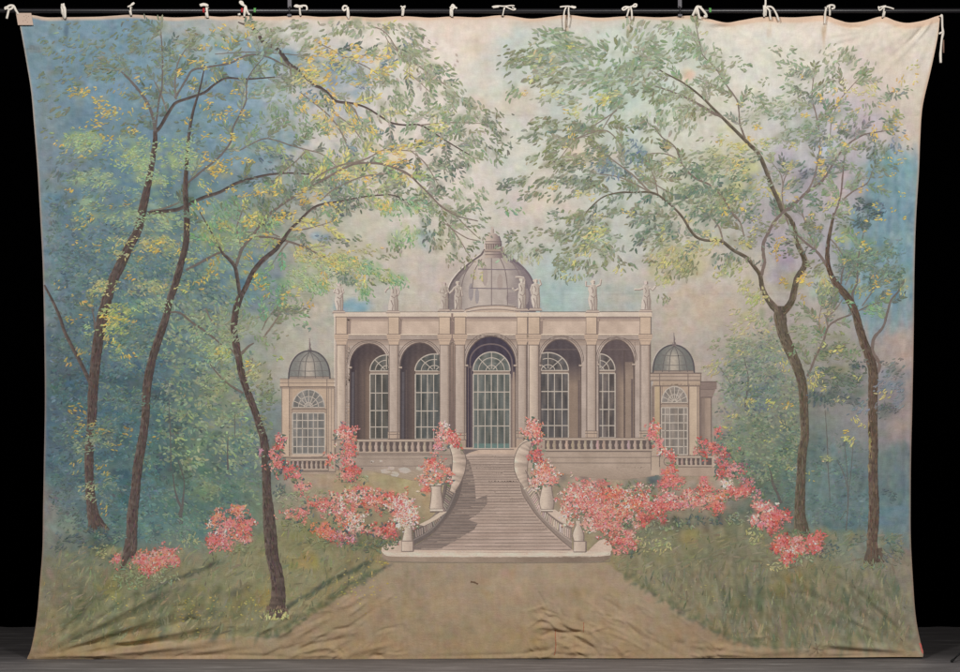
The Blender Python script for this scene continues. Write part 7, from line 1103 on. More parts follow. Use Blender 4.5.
# ------------------------------------------------------------------ flowering shrubs: leaves, then blossoms
FL = {'coral': (207, 116, 106), 'red': (182, 86, 80), 'pink': (222, 150, 138), 'pale': (226, 190, 178), 'white': (222, 198, 184), 'orange': (222, 124, 92), 'plum': (138, 92, 100), 'rose': (204, 116, 116), 'mauve': (188, 132, 142)}
def flowers(lb, blobs, leaf_n=0, leaf_cols=('thd', 'oliveb', 'thd')):
    """blobs: cx cy rx ry n 'c1 c2 c3' [petal size] - petals scattered in small heads"""
    e = empty('painted_flower_bush', parent=drop, label=lb)
    m = MB(); m.lay = 32
    tot = sum(b[2] * b[3] for b in blobs)
    for b in blobs:
        for _ in range(int(leaf_n * b[2] * b[3] / tot)):
            t = R.uniform(0, 6.283); r = math.sqrt(R.random()) * 1.15
            x = b[0] + b[2] * r * math.cos(t); y = b[1] + b[3] * r * math.sin(t) + 1.5
            m.leaf(x, y, R.uniform(0, 360), R.uniform(2.5, 5.5), R.uniform(1.2, 2.4), jit(R.choice(PAL[R.choice(leaf_cols)]), 10), .75, R.uniform(-.6, .6))
    if leaf_n: m.build('leaves', e, PAINT)
    m = MB(); m.lay = 35
    for b in blobs:
        dabs(b[0], b[1], b[2] * .8, b[3] * .75, 4 + int(b[4] * .1), [FL[c] for c in b[5].split() if c not in ('white', 'plum')], (2, 5), .8, 0, 1.5, .5)
        cols = [FL[c] for c in b[5].split()]; s = b[6] if len(b) > 6 else 1.0; i = 0
        while i < b[4] * 1.35:
            t = R.uniform(0, 6.283); r = math.sqrt(R.random())
            x = b[0] + b[2] * R.gauss(0, .56); y = b[1] + b[3] * R.gauss(0, .56)
            c = R.choice(cols); g = R.randint(3, 6); i += g
            for k in range(g):
                q = R.uniform(0, 360)
                m.leaf(x + R.gauss(0, 1.3 * s), y + R.gauss(0, 1.1 * s), q, R.uniform(1.4, 2.9) * s, R.uniform(.9, 1.7) * s, jit(c if R.random() < .7 else R.choice(cols), 14), R.uniform(.5, .95), R.uniform(-.8, .8))
            if R.random() < .22: m.blob(x, y, R.uniform(.5, 1.0) * s, jit(FL['pale'] if R.random() < .6 else FL['red'], 8), .9)
            if R.random() < .3: m.blob(x + R.uniform(-1, 1), y + 1.4 * s, .7 * s, (116, 70, 70), .6)
    m.build('blossoms', e, PAINT)
flowers('long bank of coral and pale pink azaleas between front tree and staircase', [(300, 515, 16, 6, 60, 'coral pink rose'), (325, 505, 20, 8, 130, 'rose coral red pink'), (345, 498, 14, 6, 70, 'pale pink coral'), (345, 510, 14, 8, 90, 'coral rose pale'), (372, 496, 14, 8, 90, 'coral pink pale'), (375, 503, 16, 8, 110, 'coral orange pink red'), (345, 521, 14, 6, 60, 'orange coral pale'), (356, 518, 10, 6, 50, 'white pale pink'), (322, 528, 10, 6, 60, 'coral orange'), (329, 533, 7, 5, 50, 'orange coral'), (340, 536, 16, 6, 70, 'rose mauve red'), (350, 540, 8, 5, 30, 'mauve plum pink'), (372, 531, 14, 5, 50, 'red rose pink'), (387, 527, 10, 5, 40, 'coral red'), (360, 529, 14, 5, 40, 'pink pale'), (390, 496, 10, 6, 50, 'coral red'), (398, 500, 10, 8, 40, 'red rose'), (300, 487, 6, 4, 16, 'pink rose'), (392, 534, 8, 6, 40, 'plum rose red'), (362, 490, 10, 6, 40, 'coral rose')], 420)
flowers('white and coral flowers tumbling around the front urn on the shaded side', [(401, 509, 13, 13, 210, 'pale white coral pink'), (411, 512, 8, 14, 90, 'coral white pale'), (407, 515, 7, 8, 90, 'white pale coral pink'), (398, 524, 8, 5, 40, 'white pale'), (403, 500, 8, 5, 40, 'pink pale'), (415, 519, 3, 5, 16, 'white coral')], 50)
flowers('coral flowers above the upper urn on the shaded side', [(434, 471, 12, 11, 170, 'coral pink pale coral orange'), (424, 478, 4, 8, 34, 'pink coral pale'), (432, 460, 4, 6, 30, 'coral red'), (447, 474, 5, 8, 40, 'pink coral'), (426, 490, 2, 4, 10, 'coral')], 40)
flowers('coral and pink flowers over the head of the shaded balustrade', [(445, 436, 10, 8, 120, 'pink coral pale rose'), (452, 437, 6, 5, 40, 'coral red'), (446, 425, 3, 4, 18, 'white pale'), (438, 446, 5, 7, 36, 'pink rose mauve'), (455, 442, 6, 4, 26, 'coral red rose'), (459, 448, 4, 3, 10, 'red')], 40)
flowers('red and pink climber hanging down the wall by the wing', [(347, 432, 9, 8, 100, 'coral rose red pink'), (341, 436, 7, 7, 50, 'pink pale coral'), (350, 448, 7, 10, 80, 'rose red coral'), (346, 460, 9, 10, 90, 'rose pink red'), (351, 472, 7, 8, 60, 'rose coral red'), (334, 458, 6, 5, 30, 'coral pink'), (345, 475, 6, 5, 30, 'pink rose'), (356, 470, 4, 5, 18, 'red rose'), (330, 460, 4, 3, 10, 'coral')], 130)
flowers('dark pink climber between the front trunk and the wing', [(281, 442, 5, 8, 40, 'rose red pink'), (274, 455, 6, 6, 36, 'coral pink rose'), (278, 447, 4, 6, 20, 'red'), (277, 465, 8, 6, 50, 'rose pink coral'), (290, 470, 9, 6, 60, 'rose red plum'), (296, 476, 6, 4, 30, 'coral rose'), (303, 487, 6, 3, 16, 'pink'), (261, 452, 3, 4, 8, 'mauve')], 160)
flowers('low coral rose bush at the foot of the second leaning trunk', [(143, 562, 10, 8, 110, 'coral rose pink', 1.2), (155, 561, 12, 9, 150, 'coral pink orange red', 1.2), (167, 556, 8, 9, 90, 'coral pink rose', 1.2), (174, 560, 4, 6, 30, 'rose coral', 1.2), (148, 571, 8, 4, 40, 'red rose', 1.1), (117, 560, 5, 5, 44, 'rose coral', 1.1)], 120, ('thk', 'oliveb', 'dk'))
flowers('tall coral rose bush on the grass near the front tree', [(216, 516, 6, 6, 56, 'orange coral pink', 1.2), (237, 511, 8, 6, 80, 'coral pink orange', 1.2), (228, 524, 8, 7, 80, 'coral rose pink', 1.2), (240, 527, 11, 9, 130, 'red coral orange rose', 1.2), (214, 540, 9, 7, 100, 'red coral rose', 1.2), (226, 543, 9, 5, 60, 'rose coral', 1.1), (248, 524, 5, 9, 50, 'rose coral', 1.1), (222, 532, 8, 6, 50, 'pink pale rose', 1.1), (211, 524, 4, 4, 20, 'orange pale', 1.1), (245, 540, 6, 3, 24, 'rose pink')], 130)
flowers('coral flowers on the sunlit newel with a dark red trail below', [(533, 431, 9, 7, 110, 'coral pink pale orange'), (532, 421, 4, 5, 30, 'pale coral'), (527, 434, 4, 4, 26, 'pink coral'), (539, 433, 4, 5, 26, 'coral'), (536, 442, 5, 4, 26, 'rose red plum'), (537, 452, 5, 6, 40, 'red plum rose'), (534, 458, 5, 4, 26, 'red rose'), (540, 460, 4, 3, 12, 'plum red')], 90, ('dk', 'thd'))
flowers('pale coral flowers heaped in the upper urn on the sunlit side', [(544, 474, 11, 10, 180, 'pale coral pink orange'), (537, 480, 5, 6, 40, 'pale pink'), (541, 464, 5, 5, 36, 'coral pale'), (553, 480, 4, 5, 20, 'pink coral'), (535, 486, 3, 4, 10, 'pale pink')], 40, ('dk',))
flowers('large coral azalea spilling over the front urn on the sunlit side', [(580, 495, 16, 15, 340, 'coral pink pale coral rose'), (594, 505, 14, 14, 240, 'pink coral rose pale'), (570, 503, 8, 12, 110, 'pale pink coral'), (566, 513, 5, 8, 30, 'white pale pink'), (600, 520, 12, 10, 150, 'pink coral rose'), (588, 524, 6, 8, 60, 'pink pale'), (612, 528, 12, 8, 110, 'rose pink coral'), (618, 540, 12, 7, 100, 'red coral rose pink'), (630, 545, 7, 5, 44, 'pink coral rose'), (618, 551, 5, 3, 14, 'coral pink'), (628, 535, 5, 4, 26, 'pink rose')], 180, ('dk', 'oliveb'))
flowers('long low bank of red and coral flowers along the wall by the wing', [(606, 496, 12, 6, 80, 'coral red orange'), (618, 494, 14, 7, 120, 'orange coral red pale'), (610, 508, 12, 8, 110, 'coral orange pink'), (628, 506, 12, 9, 120, 'coral pale orange'), (640, 500, 14, 9, 150, 'coral pale orange red'), (655, 506, 14, 7, 130, 'red rose coral'), (648, 515, 12, 5, 70, 'rose red coral'), (666, 498, 12, 7, 100, 'rose pink pale'), (668, 505, 14, 6, 110, 'rose coral red'), (684, 505, 12, 5, 60, 'mauve rose pink'), (645, 522, 6, 4, 20, 'red coral'), (636, 526, 2, 2, 6, 'pink'), (624, 518, 10, 5, 40, 'coral pink'), (662, 520, 8, 3, 14, 'rose red'), (604, 484, 8, 5, 16, 'rose red'), (640, 488, 14, 3, 14, 'pale rose')], 340, ('oliveb', 'dk', 'sage'))
flowers('red and pink drift of flowers below the wing wall and shrubs', [(668, 478, 7, 8, 70, 'coral red rose'), (664, 486, 6, 6, 40, 'coral rose'), (676, 482, 6, 6, 44, 'rose coral'), (690, 494, 8, 6, 50, 'coral pink pale'), (705, 490, 10, 8, 80, 'coral pink red'), (700, 502, 10, 5, 60, 'pink coral'), (718, 498, 10, 6, 80, 'coral orange pink'), (735, 492, 12, 6, 110, 'red coral pink'), (746, 490, 8, 6, 60, 'red rose'), (720, 509, 6, 5, 40, 'coral red'), (712, 506, 6, 4, 24, 'coral'), (728, 484, 8, 5, 34, 'pink pale'), (758, 494, 5, 5, 18, 'rose mauve'), (704, 480, 3, 5, 8, 'rose')], 160, ('oliveb', 'dk', 'sage'))
flowers('crimson climber trailing from the newel past the wing window', [(651, 431, 5, 7, 60, 'rose coral pink red'), (656, 428, 4, 6, 26, 'orange pale coral'), (656, 438, 4, 5, 24, 'rose coral'), (661, 445, 3, 5, 26, 'pink rose'), (666, 451, 5, 4, 34, 'coral pale rose'), (672, 456, 3, 6, 24, 'rose red'), (673, 466, 3, 7, 30, 'rose red coral'), (670, 472, 4, 4, 18, 'orange coral')], 40, ('dk', 'olive'))
flowers('deep red and mauve bush at the far corner of the wing', [(703, 446, 6, 8, 50, 'rose red coral'), (712, 448, 6, 6, 50, 'coral red rose'), (717, 432, 3, 6, 12, 'rose coral'), (724, 452, 8, 6, 50, 'rose plum red'), (722, 462, 8, 7, 60, 'red rose plum'), (730, 470, 9, 7, 60, 'mauve rose pink'), (722, 474, 7, 5, 30, 'coral red'), (742, 468, 7, 6, 24, 'plum rose'), (746, 482, 6, 6, 20, 'rose mauve'), (704, 456, 4, 3, 12, 'red')], 170, ('dk', 'thd', 'teal'))
flowers('coral rose bush standing before the forked trunk', [(760, 507, 5, 5, 60, 'pink coral pale', 1.3), (768, 509, 6, 5, 60, 'coral pale rose', 1.3), (777, 517, 8, 6, 90, 'coral red rose', 1.3), (766, 518, 6, 6, 60, 'coral rose pink', 1.3), (754, 519, 4, 6, 36, 'coral pink pale', 1.3), (773, 527, 7, 4, 44, 'rose red', 1.2), (788, 515, 4, 5, 26, 'red rose', 1.1), (762, 524, 4, 3, 20, 'rose mauve', 1.2)], 60, ('dk', 'thd'))
flowers('red rose bush on the grass in front of the forked trunk', [(783, 542, 6, 5, 80, 'coral red rose', 1.3), (777, 549, 4, 4, 40, 'coral red', 1.3), (787, 557, 7, 5, 60, 'red coral', 1.3), (799, 548, 7, 6, 90, 'coral pink red', 1.3), (811, 541, 8, 6, 90, 'red coral rose', 1.3), (818, 536, 4, 5, 40, 'red coral', 1.2), (816, 548, 5, 4, 50, 'rose red', 1.2), (796, 540, 5, 4, 34, 'rose pink', 1.2), (790, 550, 6, 4, 34, 'coral pale', 1.2)], 110, ('thd', 'sage', 'oliveb'))
m = MB(); m.lay = 33
for cx, cy, rx, ry, n, pal in ((800, 556, 26, 8, 60, 'sage'), (826, 550, 14, 8, 40, 'thd'), (778, 566, 10, 5, 22, 'ylo'), (753, 536, 8, 8, 26, 'ylo'), (148, 576, 24, 8, 60, 'olive'), (128, 580, 14, 10, 50, 'green'), (165, 576, 14, 7, 34, 'sage'), (235, 548, 16, 5, 30, 'olive'), (370, 546, 26, 6, 60, 'dk'), (385, 540, 14, 6, 40, 'oliveb'), (320, 540, 16, 5, 30, 'olive'), (295, 526, 16, 5, 30, 'olive'), (740, 518, 16, 6, 40, 'sage'), (700, 520, 30, 5, 50, 'thd'), (655, 526, 40, 6, 90, 'sage'), (650, 545, 24, 8, 60, 'ylo'), (630, 550, 14, 8, 24, 'thd'), (192, 540, 12, 6, 26, 'ylo'), (185, 520, 14, 20, 40, 'tht'), (640, 486, 26, 5, 40, 'oliveb'), (352, 478, 20, 8, 30, 'sage'), (312, 495, 20, 8, 40, 'sage'), (290, 500, 14, 10, 36, 'sage'), (280, 490, 8, 6, 20, 'thd')):
    for _ in range(n):
        t = R.uniform(0, 6.283); r = math.sqrt(R.random())
        m.leaf(cx + rx * r * math.cos(t), cy + ry * r * math.sin(t), R.uniform(0, 360), R.uniform(2.5, 5), R.uniform(1, 2), jit(R.choice(PAL[pal]), 10), .6, R.uniform(-.7, .7))
o = m.build('painted_undergrowth', drop, PAINT, 'low grey-green leaves along the flower beds'); o['kind'] = 'stuff'
# tufts over the feet of the trunks
m = MB(); m.lay = 36
for x0, x1, y, n, pal in ((84, 108, 531, 34, 'thd'), (112, 136, 566, 26, 'oliveb'), (262, 290, 617, 44, 'ylo'), (790, 812, 534, 24, 'oliveb'), (862, 886, 566, 24, 'oliveb')):
    for _ in range(n): m.leaf(R.uniform(x0, x1), y + R.uniform(-2, 4), -90 + R.gauss(0, 38), R.uniform(3, 7.5), R.uniform(.9, 1.7), jit(R.choice(PAL[pal] + [(112, 108, 88)]), 9), .85, R.uniform(-.5, .5))
    o = m.build('painted_grass_tuft', drop, PAINT); m = MB(); m.lay = 36
# blades and flecks of grass
m = MB(); m.lay = 5
for _ in range(2300):                                       # broad dry brush strokes of the lawn
    x = R.uniform(34, 916); y = R.uniform(535, 650)
    if not mlawn[int(y), int(x)] or not xl(y) + 12 < x < xr(y) - 14: continue
    hi = x > 480
    c = R.choice([(134, 128, 108), (120, 118, 96), (96, 102, 82), (84, 94, 76), (142, 134, 108)] if hi and y > 575 else [(132, 124, 104), (118, 114, 92), (108, 108, 86), (140, 130, 104)] if hi else [(134, 126, 102), (120, 116, 92), (98, 104, 82), (146, 136, 100), (112, 114, 88)])
    m.leaf(x, y, (-88 if hi and y > 570 else -20 if hi else R.choice((-35, -80))) + R.gauss(0, 12), R.uniform(4, 13), R.uniform(1.0, 2.6), jit(c, 7), R.uniform(.2, .5), R.uniform(-.3, .3))
for _ in range(1500):
    x = R.uniform(34, 912); y = R.uniform(535, 648)
    if not mlawn[int(y), int(x)] or not xl(y) + 4 < x < xr(y) - 4: continue
    u = R.random()
    c = (132, 124, 88) if u < .3 else (84, 88, 70) if u < .65 else (128, 122, 106) if u < .92 else (176, 158, 88)
    if c[0] == 176 and not (x < 390): c = (142, 134, 96)
    m.leaf(x, y, -90 + R.gauss(0, 24) + (18 if x < 400 else 0), R.uniform(2, 6.5), R.uniform(.6, 1.3), jit(c, 8), R.uniform(.35, .7))
for cx, cy, rx, ry, n in ((360, 588, 24, 16, 44), (200, 612, 40, 16, 50), (248, 605, 16, 14, 24), (690, 585, 60, 20, 20), (720, 590, 30, 14, 14), (125, 595, 20, 16, 20), (375, 562, 14, 5, 16), (185, 605, 12, 10, 14)):
    for _ in range(n): m.blob(cx + R.gauss(0, rx * .5), cy + R.gauss(0, ry * .5), R.uniform(.6, 1.5), jit((170, 154, 84) if cx < 400 else (150, 142, 100), 12), .7, .6)
o = m.build('painted_grass', drop, PAINT, 'flecks of grass and buttercups on the lawn'); o['kind'] = 'stuff'
build_cloth()
# ------------------------------------------------------------------ solid helpers in metres
def tube_mesh(paths, r, seg=8, flat=1.0):
    """tubes along smoothed polylines of (x, y, z[, radius factor])"""
    V = []; F = []
    from mathutils import Vector
    for pts in paths:
        P = [Vector(p[:3]) for p in pts]; rad = [p[3] if len(p) > 3 else 1 for p in pts]
        if len(P) > 2:
            Q = []; RR = []
            E = [P[0] * 2 - P[1]] + P + [P[-1] * 2 - P[-2]]
            for i in range(1, len(E) - 2):
                for k in range(5):
                    t = k / 5; a, b, c, d = E[i - 1:i + 3]
                    Q.append(.5 * (2 * b + (c - a) * t + (2 * a - 5 * b + 4 * c - d) * t * t + (3 * b - a - 3 * c + d) * t ** 3)); RR.append(rad[i - 1] + (rad[i] - rad[i - 1]) * t)
            Q.append(P[-1]); RR.append(rad[-1])
        else: Q, RR = P, rad
        base = len(V); n = len(Q); up = Vector((0, -1, 0.02))
        for i, q in enumerate(Q):
            d = (Q[min(n - 1, i + 1)] - Q[max(0, i - 1)]).normalized()
            u = up - d * up.dot(d)
            if u.length < 1e-3: u = Vector((1, 0, 0)) - d * d.x
            u.normalize(); v = d.cross(u)
            for k in range(seg):
                a = 2 * math.pi * k / seg
                V.append(tuple(q + (v * math.cos(a) + u * math.sin(a) * flat) * r * RR[i]))
        for i in range(n - 1):
            for k in range(seg): F.append((base + i * seg + k, base + i * seg + (k + 1) % seg, base + (i + 1) * seg + (k + 1) % seg, base + (i + 1) * seg + k))
        F.append(tuple(base + k for k in range(seg))[::-1]); F.append(tuple(base + (n - 1) * seg + k for k in range(seg)))
    return V, F
def solid(name, V, F, mat, parent=None, smooth=True, label=None, loc=None):
    o = mesh_object(name, V, F, None, parent, mat, label)
    if smooth:
        for p in o.data.polygons: p.use_smooth = True
    return o
def box_mesh(x0, x1, y0, y1, z0, z1, b=0.0):
    V = [(x, y, z) for z in (z0, z1) for y in (y0, y1) for x in (x0, x1)]
    return V, [(0, 2, 3, 1), (4, 5, 7, 6), (0, 1, 5, 4), (2, 6, 7, 3), (0, 4, 6, 2), (1, 3, 7, 5)]

# ------------------------------------------------------------------ batten pipe
PZ = Z(10.6); PR = .026
M_PIPE = plain('black_pipe_paint', (.012, .011, .013), .34, 0.0, 9, .5, .0, .5, (.3, 4, 4))
M_STRAP = plain('dull_grey_steel', (.085, .08, .088), .5, .4, 60, .3)
M_RED = plain('red_tape', (.46, .03, .035), .6, 0, 40, .15); M_GREEN = plain('green_tape', (.14, .42, .12), .6, 0, 40, .15)
M_TIE = plain('cotton_tape', (.86, .79, .70), .9, 0, 120, .14, .3, .1)
M_TAG = plain('manila_tag', (.62, .47, .38), .85, 0, 200, .12, .2, .1)
pipe = empty('batten_pipe', (0, 0, 0), label='long black pipe across the top that the drop hangs from', cat='pipe')
V, F = tube_mesh([[(-6.6, 0, PZ), (0, 0, PZ - .004), (6.6, 0, PZ)]], PR, 24); solid('pipe', V, F, M_PIPE, pipe)
for px in (289.6, 679.8):
    x = X(px)
    V, F = box_mesh(x - .019, x + .019, -.004, .004, PZ + PR + .004, PZ + 1.4); solid('hanger_strap', V, F, M_STRAP, pipe, False)
    V, F = tube_mesh([[(x, 0 + .034 * math.sin(a), PZ + .034 * math.cos(a)) for a in [k * math.pi / 8 for k in range(-7, 24)]]], .008, 6, 1.0)
    V2, F2 = box_mesh(x - .02, x + .02, -.03, .03, PZ - PR - .034, PZ - PR - .014); n = len(V)
    V3, F3 = tube_mesh([[(x, -.03, PZ + PR + .02), (x, -.014, PZ + PR + .02)]], .011, 6); n2 = n + len(V2)
    solid('clamp', V + V2 + V3, F + [tuple(i + n for i in f) for f in F2] + [tuple(i + n2 for i in f) for f in F3], M_STRAP, pipe, False)
for px, mt, lb in ((204.0, M_RED, 'red tape band'), (242.4, M_RED, 'red tape band'), (255.0, M_GREEN, 'green tape band'), (710.0, M_GREEN, 'green tape band')):
    x = X(px); V, F = tube_mesh([[(x - .011, 0, PZ), (x + .011, 0, PZ)]], PR + .0022, 20); solid('tape_band', V, F, mt, pipe, True, lb)

# ------------------------------------------------------------------ the ties: cloth tapes through eyelets, knotted over the pipe
def P3(px, py, d=.034): return (X(px), -d, Z(py))
TIES = [  # hanging point, then visible strands in layout coordinates
 ('tie', [[(18.6, 14.4, .012), (16.5, 10.5, .03), (14.4, 6.6, .036), (11, 6.2, .04), (8.4, 8, .042), (10, 10.2, .044), (13, 9, .044), (14.6, 6.8, .04)], [(10.5, 9.5, .04), (9.4, 12, .04), (8.6, 15, .036), (7.4, 19, .03)], [(9, 7.6, .045), (6.4, 8.6, .046), (7, 10.4, .045)]], 1.15),
 ('tie', [[(64.4, 18, .012), (63.6, 13, .034), (62.6, 8, .036), (63.4, 5, .03)], [(65.4, 18, .012), (66, 13, .036), (65.6, 9, .038), (64, 6, .04), (62, 5.4, .04)], [(64, 7, .044), (65.6, 11, .046), (65.8, 17, .036), (64.6, 18.6, .02)], [(63, 5.6, .04), (65.4, 4.8, .04)]], 1.15),
 ('tie', [[(131.6, 15.6, .012), (131.4, 11, .034), (131, 7, .034)], [(130.8, 15.6, .012), (130.4, 11, .034)], [(128.4, 7.6, .04), (131, 6.4, .044), (133.4, 5.2, .04), (135, 3.4, .036)], [(131, 7, .04), (132.8, 4.6, .042), (134.6, 3.2, .036)]], .75),
 ('tie', [[(208, 18, .012), (207.6, 13, .036), (207, 8, .036)], [(207, 18, .012), (206.6, 13, .036)], [(200.4, 5.8, .042), (204, 4.8, .046), (207.4, 5.6, .046), (208.6, 6.8, .042)], [(201, 6.4, .044), (205, 5.8, .048), (207.2, 6.6, .04)]], 1.05),
 ('tie', [[(244.4, 17, .012), (245, 11, .036), (246, 6.6, .036), (247, 10, .036), (249, 15, .012)], [(245.8, 6.4, .04), (243, 5.6, .046), (240.6, 3.4, .044), (241, 2.2, .04), (243, 3, .042), (243.8, 5.4, .044)], [(238.4, 15, .03), (240.8, 14.6, .034)], [(248.6, 14.8, .03), (250.4, 14.4, .03)]], 1.0),
 ('tie', [[(300.6, 15.8, .012), (300.2, 11, .036), (300, 7.6, .036)], [(294.6, 7.4, .04), (296.6, 6, .044), (300, 6.8, .046), (304, 6.4, .048), (306.8, 7, .046), (307.4, 9.6, .042), (306.8, 10.8, .04)], [(296, 7.4, .042), (299, 7.6, .042), (303, 7.6, .044)]], .9),
 ('tie', [[(347.6, 17.4, .014), (347.8, 12, .036), (347.4, 8, .036)], [(348.6, 19, .012), (348.8, 13, .036), (348, 7.6, .038)], [(347.6, 7.2, .044), (344.6, 6.6, .044), (343, 9, .042), (344.4, 11.2, .042), (346.4, 9.6, .044)]], .95),
 ('tie', [[(402, 16, .012), (402.6, 11, .036), (402.4, 8, .036)], [(403, 16, .012), (404, 11, .036), (403.6, 8, .036)], [(400.8, 6.8, .042), (403, 7.8, .046), (405.6, 6.6, .042)], [(401.6, 10.4, .042), (403.6, 7.4, .048), (405.4, 8.6, .042)]], .7),
 ('tie', [[(452, 17, .014), (452.2, 12, .036), (451.6, 7, .036)], [(450.8, 16, .012), (450.6, 11, .036), (452, 6, .036), (453.6, 5.4, .04)], [(450, 8.8, .044), (452.4, 7.2, .048), (455, 8, .046), (457, 9, .042)], [(453, 5.4, .042), (454.4, 7.4, .046), (452.4, 10.6, .046)]], .95),
 ('tie', [[(502.6, 16, .012), (503.6, 11.4, .036), (505, 7.4, .036)], [(492, 7.4, .04), (497, 6.6, .044), (504, 7, .048), (510, 6.4, .046), (514.4, 6.4, .042)], [(504.6, 7, .046), (509, 9, .046), (513, 10.6, .044), (515.4, 9.8, .042), (512, 8, .046)], [(493, 8.4, .042), (499, 7.6, .046)]], .62),
 ('tie', [[(569.4, 16, .012), (568.4, 11.4, .036), (568.6, 7, .036)], [(566.4, 7.2, .042), (564.2, 12, .042), (563.6, 20, .03), (564, 28, .022), (564.2, 30, .02)], [(568.6, 7, .044), (568.4, 12, .044), (568.8, 19, .03), (568, 26.6, .022)], [(559.8, 7.6, .04), (564, 7.2, .046), (569, 7.2, .05), (573.4, 8.6, .046), (575.4, 7.8, .044), (571, 7, .046)]], .72),
 ('tie', [[(626.6, 17, .012), (628, 12, .036), (629.4, 8, .036)], [(630.4, 8, .046), (631.4, 13, .044), (631.8, 20, .024)], [(629.8, 8, .048), (625, 7.6, .048), (622, 9.4, .046), (623.4, 10.8, .046), (627, 8.8, .048), (632, 7, .05), (634.4, 5, .048), (636.2, 5.4, .046), (635.6, 7.2, .046), (632.6, 7.6, .048)]], .85),
 ('tie', [[(692.4, 16, .012), (694.6, 11, .036), (696.4, 7.6, .036), (698.6, 7.2, .04)], [(696.6, 8, .044), (697.8, 13, .036), (699.4, 18, .018), (701, 18, .016)], [(699, 7.4, .048), (702.4, 11, .048), (705.4, 14.6, .04), (706, 17, .03), (703.4, 16.6, .03)], [(697, 7.4, .044), (701, 8, .048)]], 1.2),
 ('tie', [[(764, 17, .012), (763.6, 12, .036), (763.4, 6, .036)], [(765, 6, .036), (765, 0, .036), (764.8, -4, .036)], [(765.4, 16, .012), (765.4, 10, .036), (764.6, 5, .036)], [(765, 8, .046), (768.6, 11, .046), (769.6, 16, .03), (770.6, 20, .016)], [(766, 7.4, .05), (771, 8, .05), (775, 13, .042), (778.8, 21.4, .022)]], .95),
 ('tie', [[(824.4, 15.6, .012), (825, 11, .036), (826, 8, .036)], [(829.6, 15.6, .012), (829.2, 11, .036), (828.4, 8, .036)], [(825.4, 8.6, .044), (824.6, 13, .042), (824.6, 19, .022), (824.4, 24, .016)], [(826, 7.6, .046), (829.4, 6, .05), (833, 6.4, .048), (833.4, 8.6, .044), (830.6, 9.6, .046)], [(828.8, 6, .05), (828.4, 10, .048)]], .95),
 ('tie', [[(882.4, 17.6, .012), (883, 12, .036), (883.4, 8, .036)], [(883.6, 17.2, .012), (884.2, 12, .036)], [(877.6, 7, .04), (878.6, 11, .042), (882, 8.6, .046), (884.6, 7.6, .05), (889, 8.4, .046), (893, 9.6, .042)], [(877, 8.8, .042), (881, 7.4, .046), (885, 6.6, .046)]], .75),
 ('tie', [[(939.8, 17, .016), (941.4, 15.4, .02), (941.8, 20, .018), (942, 27, .016), (942.6, 33, .016, 1.35), (941.4, 40, .016), (940.6, 48, .016), (940.2, 55, .016, 1.3), (940.4, 63, .016, 1.2)], [(938.6, 34, .018), (941.6, 32.6, .022), (943.4, 32, .018)]], 1.0),
]
for nm, strands, r in TIES:
    V, F = tube_mesh([[(X(p[0]), -p[2], Z(p[1]), p[3] if len(p) > 3 else 1) for p in s] for s in strands], .0105 * r, 7, .55)
    # the turn of tape round the back of the pipe
    x = X(strands[0][len(strands[0]) // 2][0])
    if x < 4.5 and x > -4.66:
        V2, F2 = tube_mesh([[(x + .004 * math.sin(k), -.035 * math.cos(k), PZ + .035 * math.sin(k)) for k in [.2 + j * 2 * math.pi / 16 for j in range(17)]]], .0075 * r, 7, .7); n = len(V)
        V += V2; F += [tuple(i + n for i in f) for f in F2]
    tie = solid(nm, V, F, M_TIE, drop)
M_EYE = plain('dark_eyelet', (.03, .022, .018), .7)
for px, py in ((18.8, 14.6), (64.8, 18.4), (131.2, 16), (207.8, 18), (244.4, 17.2), (300.6, 16.2), (348.4, 18), (402.2, 16), (452, 17), (502.6, 16.4), (569.4, 16.2), (626.6, 17.2), (692.2, 16.4), (764, 17.2), (882.4, 17.8), (939.4, 17.4)):
    m = MB(); m.lay = 14
    m.fill([(px + 1.0 * math.cos(k * .785), py + .9 * math.sin(k * .785)) for k in range(8)], (56, 42, 36), step=4)
    m.build('eyelet', drop, PAINT)
V, F = tube_mesh([[P3(943, 40, .016), P3(943.2, 53, .016)]], .009, 6, .3); solid('cord_end', V, F, plain('old_cord', (.25, .15, .11), .9, 0, 90, .3), drop, True, 'frayed brown cord end beside the hanging tape')
M_V, M_F = box_mesh(X(16.4), X(31.6), -.016, -.0125, Z(25.2), Z(13.2))
tag = solid('paper_tag', M_V, M_F, M_TAG, drop, False, 'blank-looking beige paper tag at the corner')
for v in tag.data.vertices:
    if v.co.z < Z(20): v.co.x += .02
V, F = [], []
for px, py in ((24.4, 16.6), (26.6, 15.4), (27.2, 18), (29, 16.4), (26, 20.4), (28, 22.4), (23.6, 21)):
    v, f = box_mesh(X(px) - .004, X(px) + .004, -.0172, -.0161, Z(py) - .003, Z(py) + .003); n = len(V); V += v; F += [tuple(i + n for i in q) for q in f]
solid('faded_marking', V, F, plain('faded_ink', (.36, .25, .2), .9), tag, False)

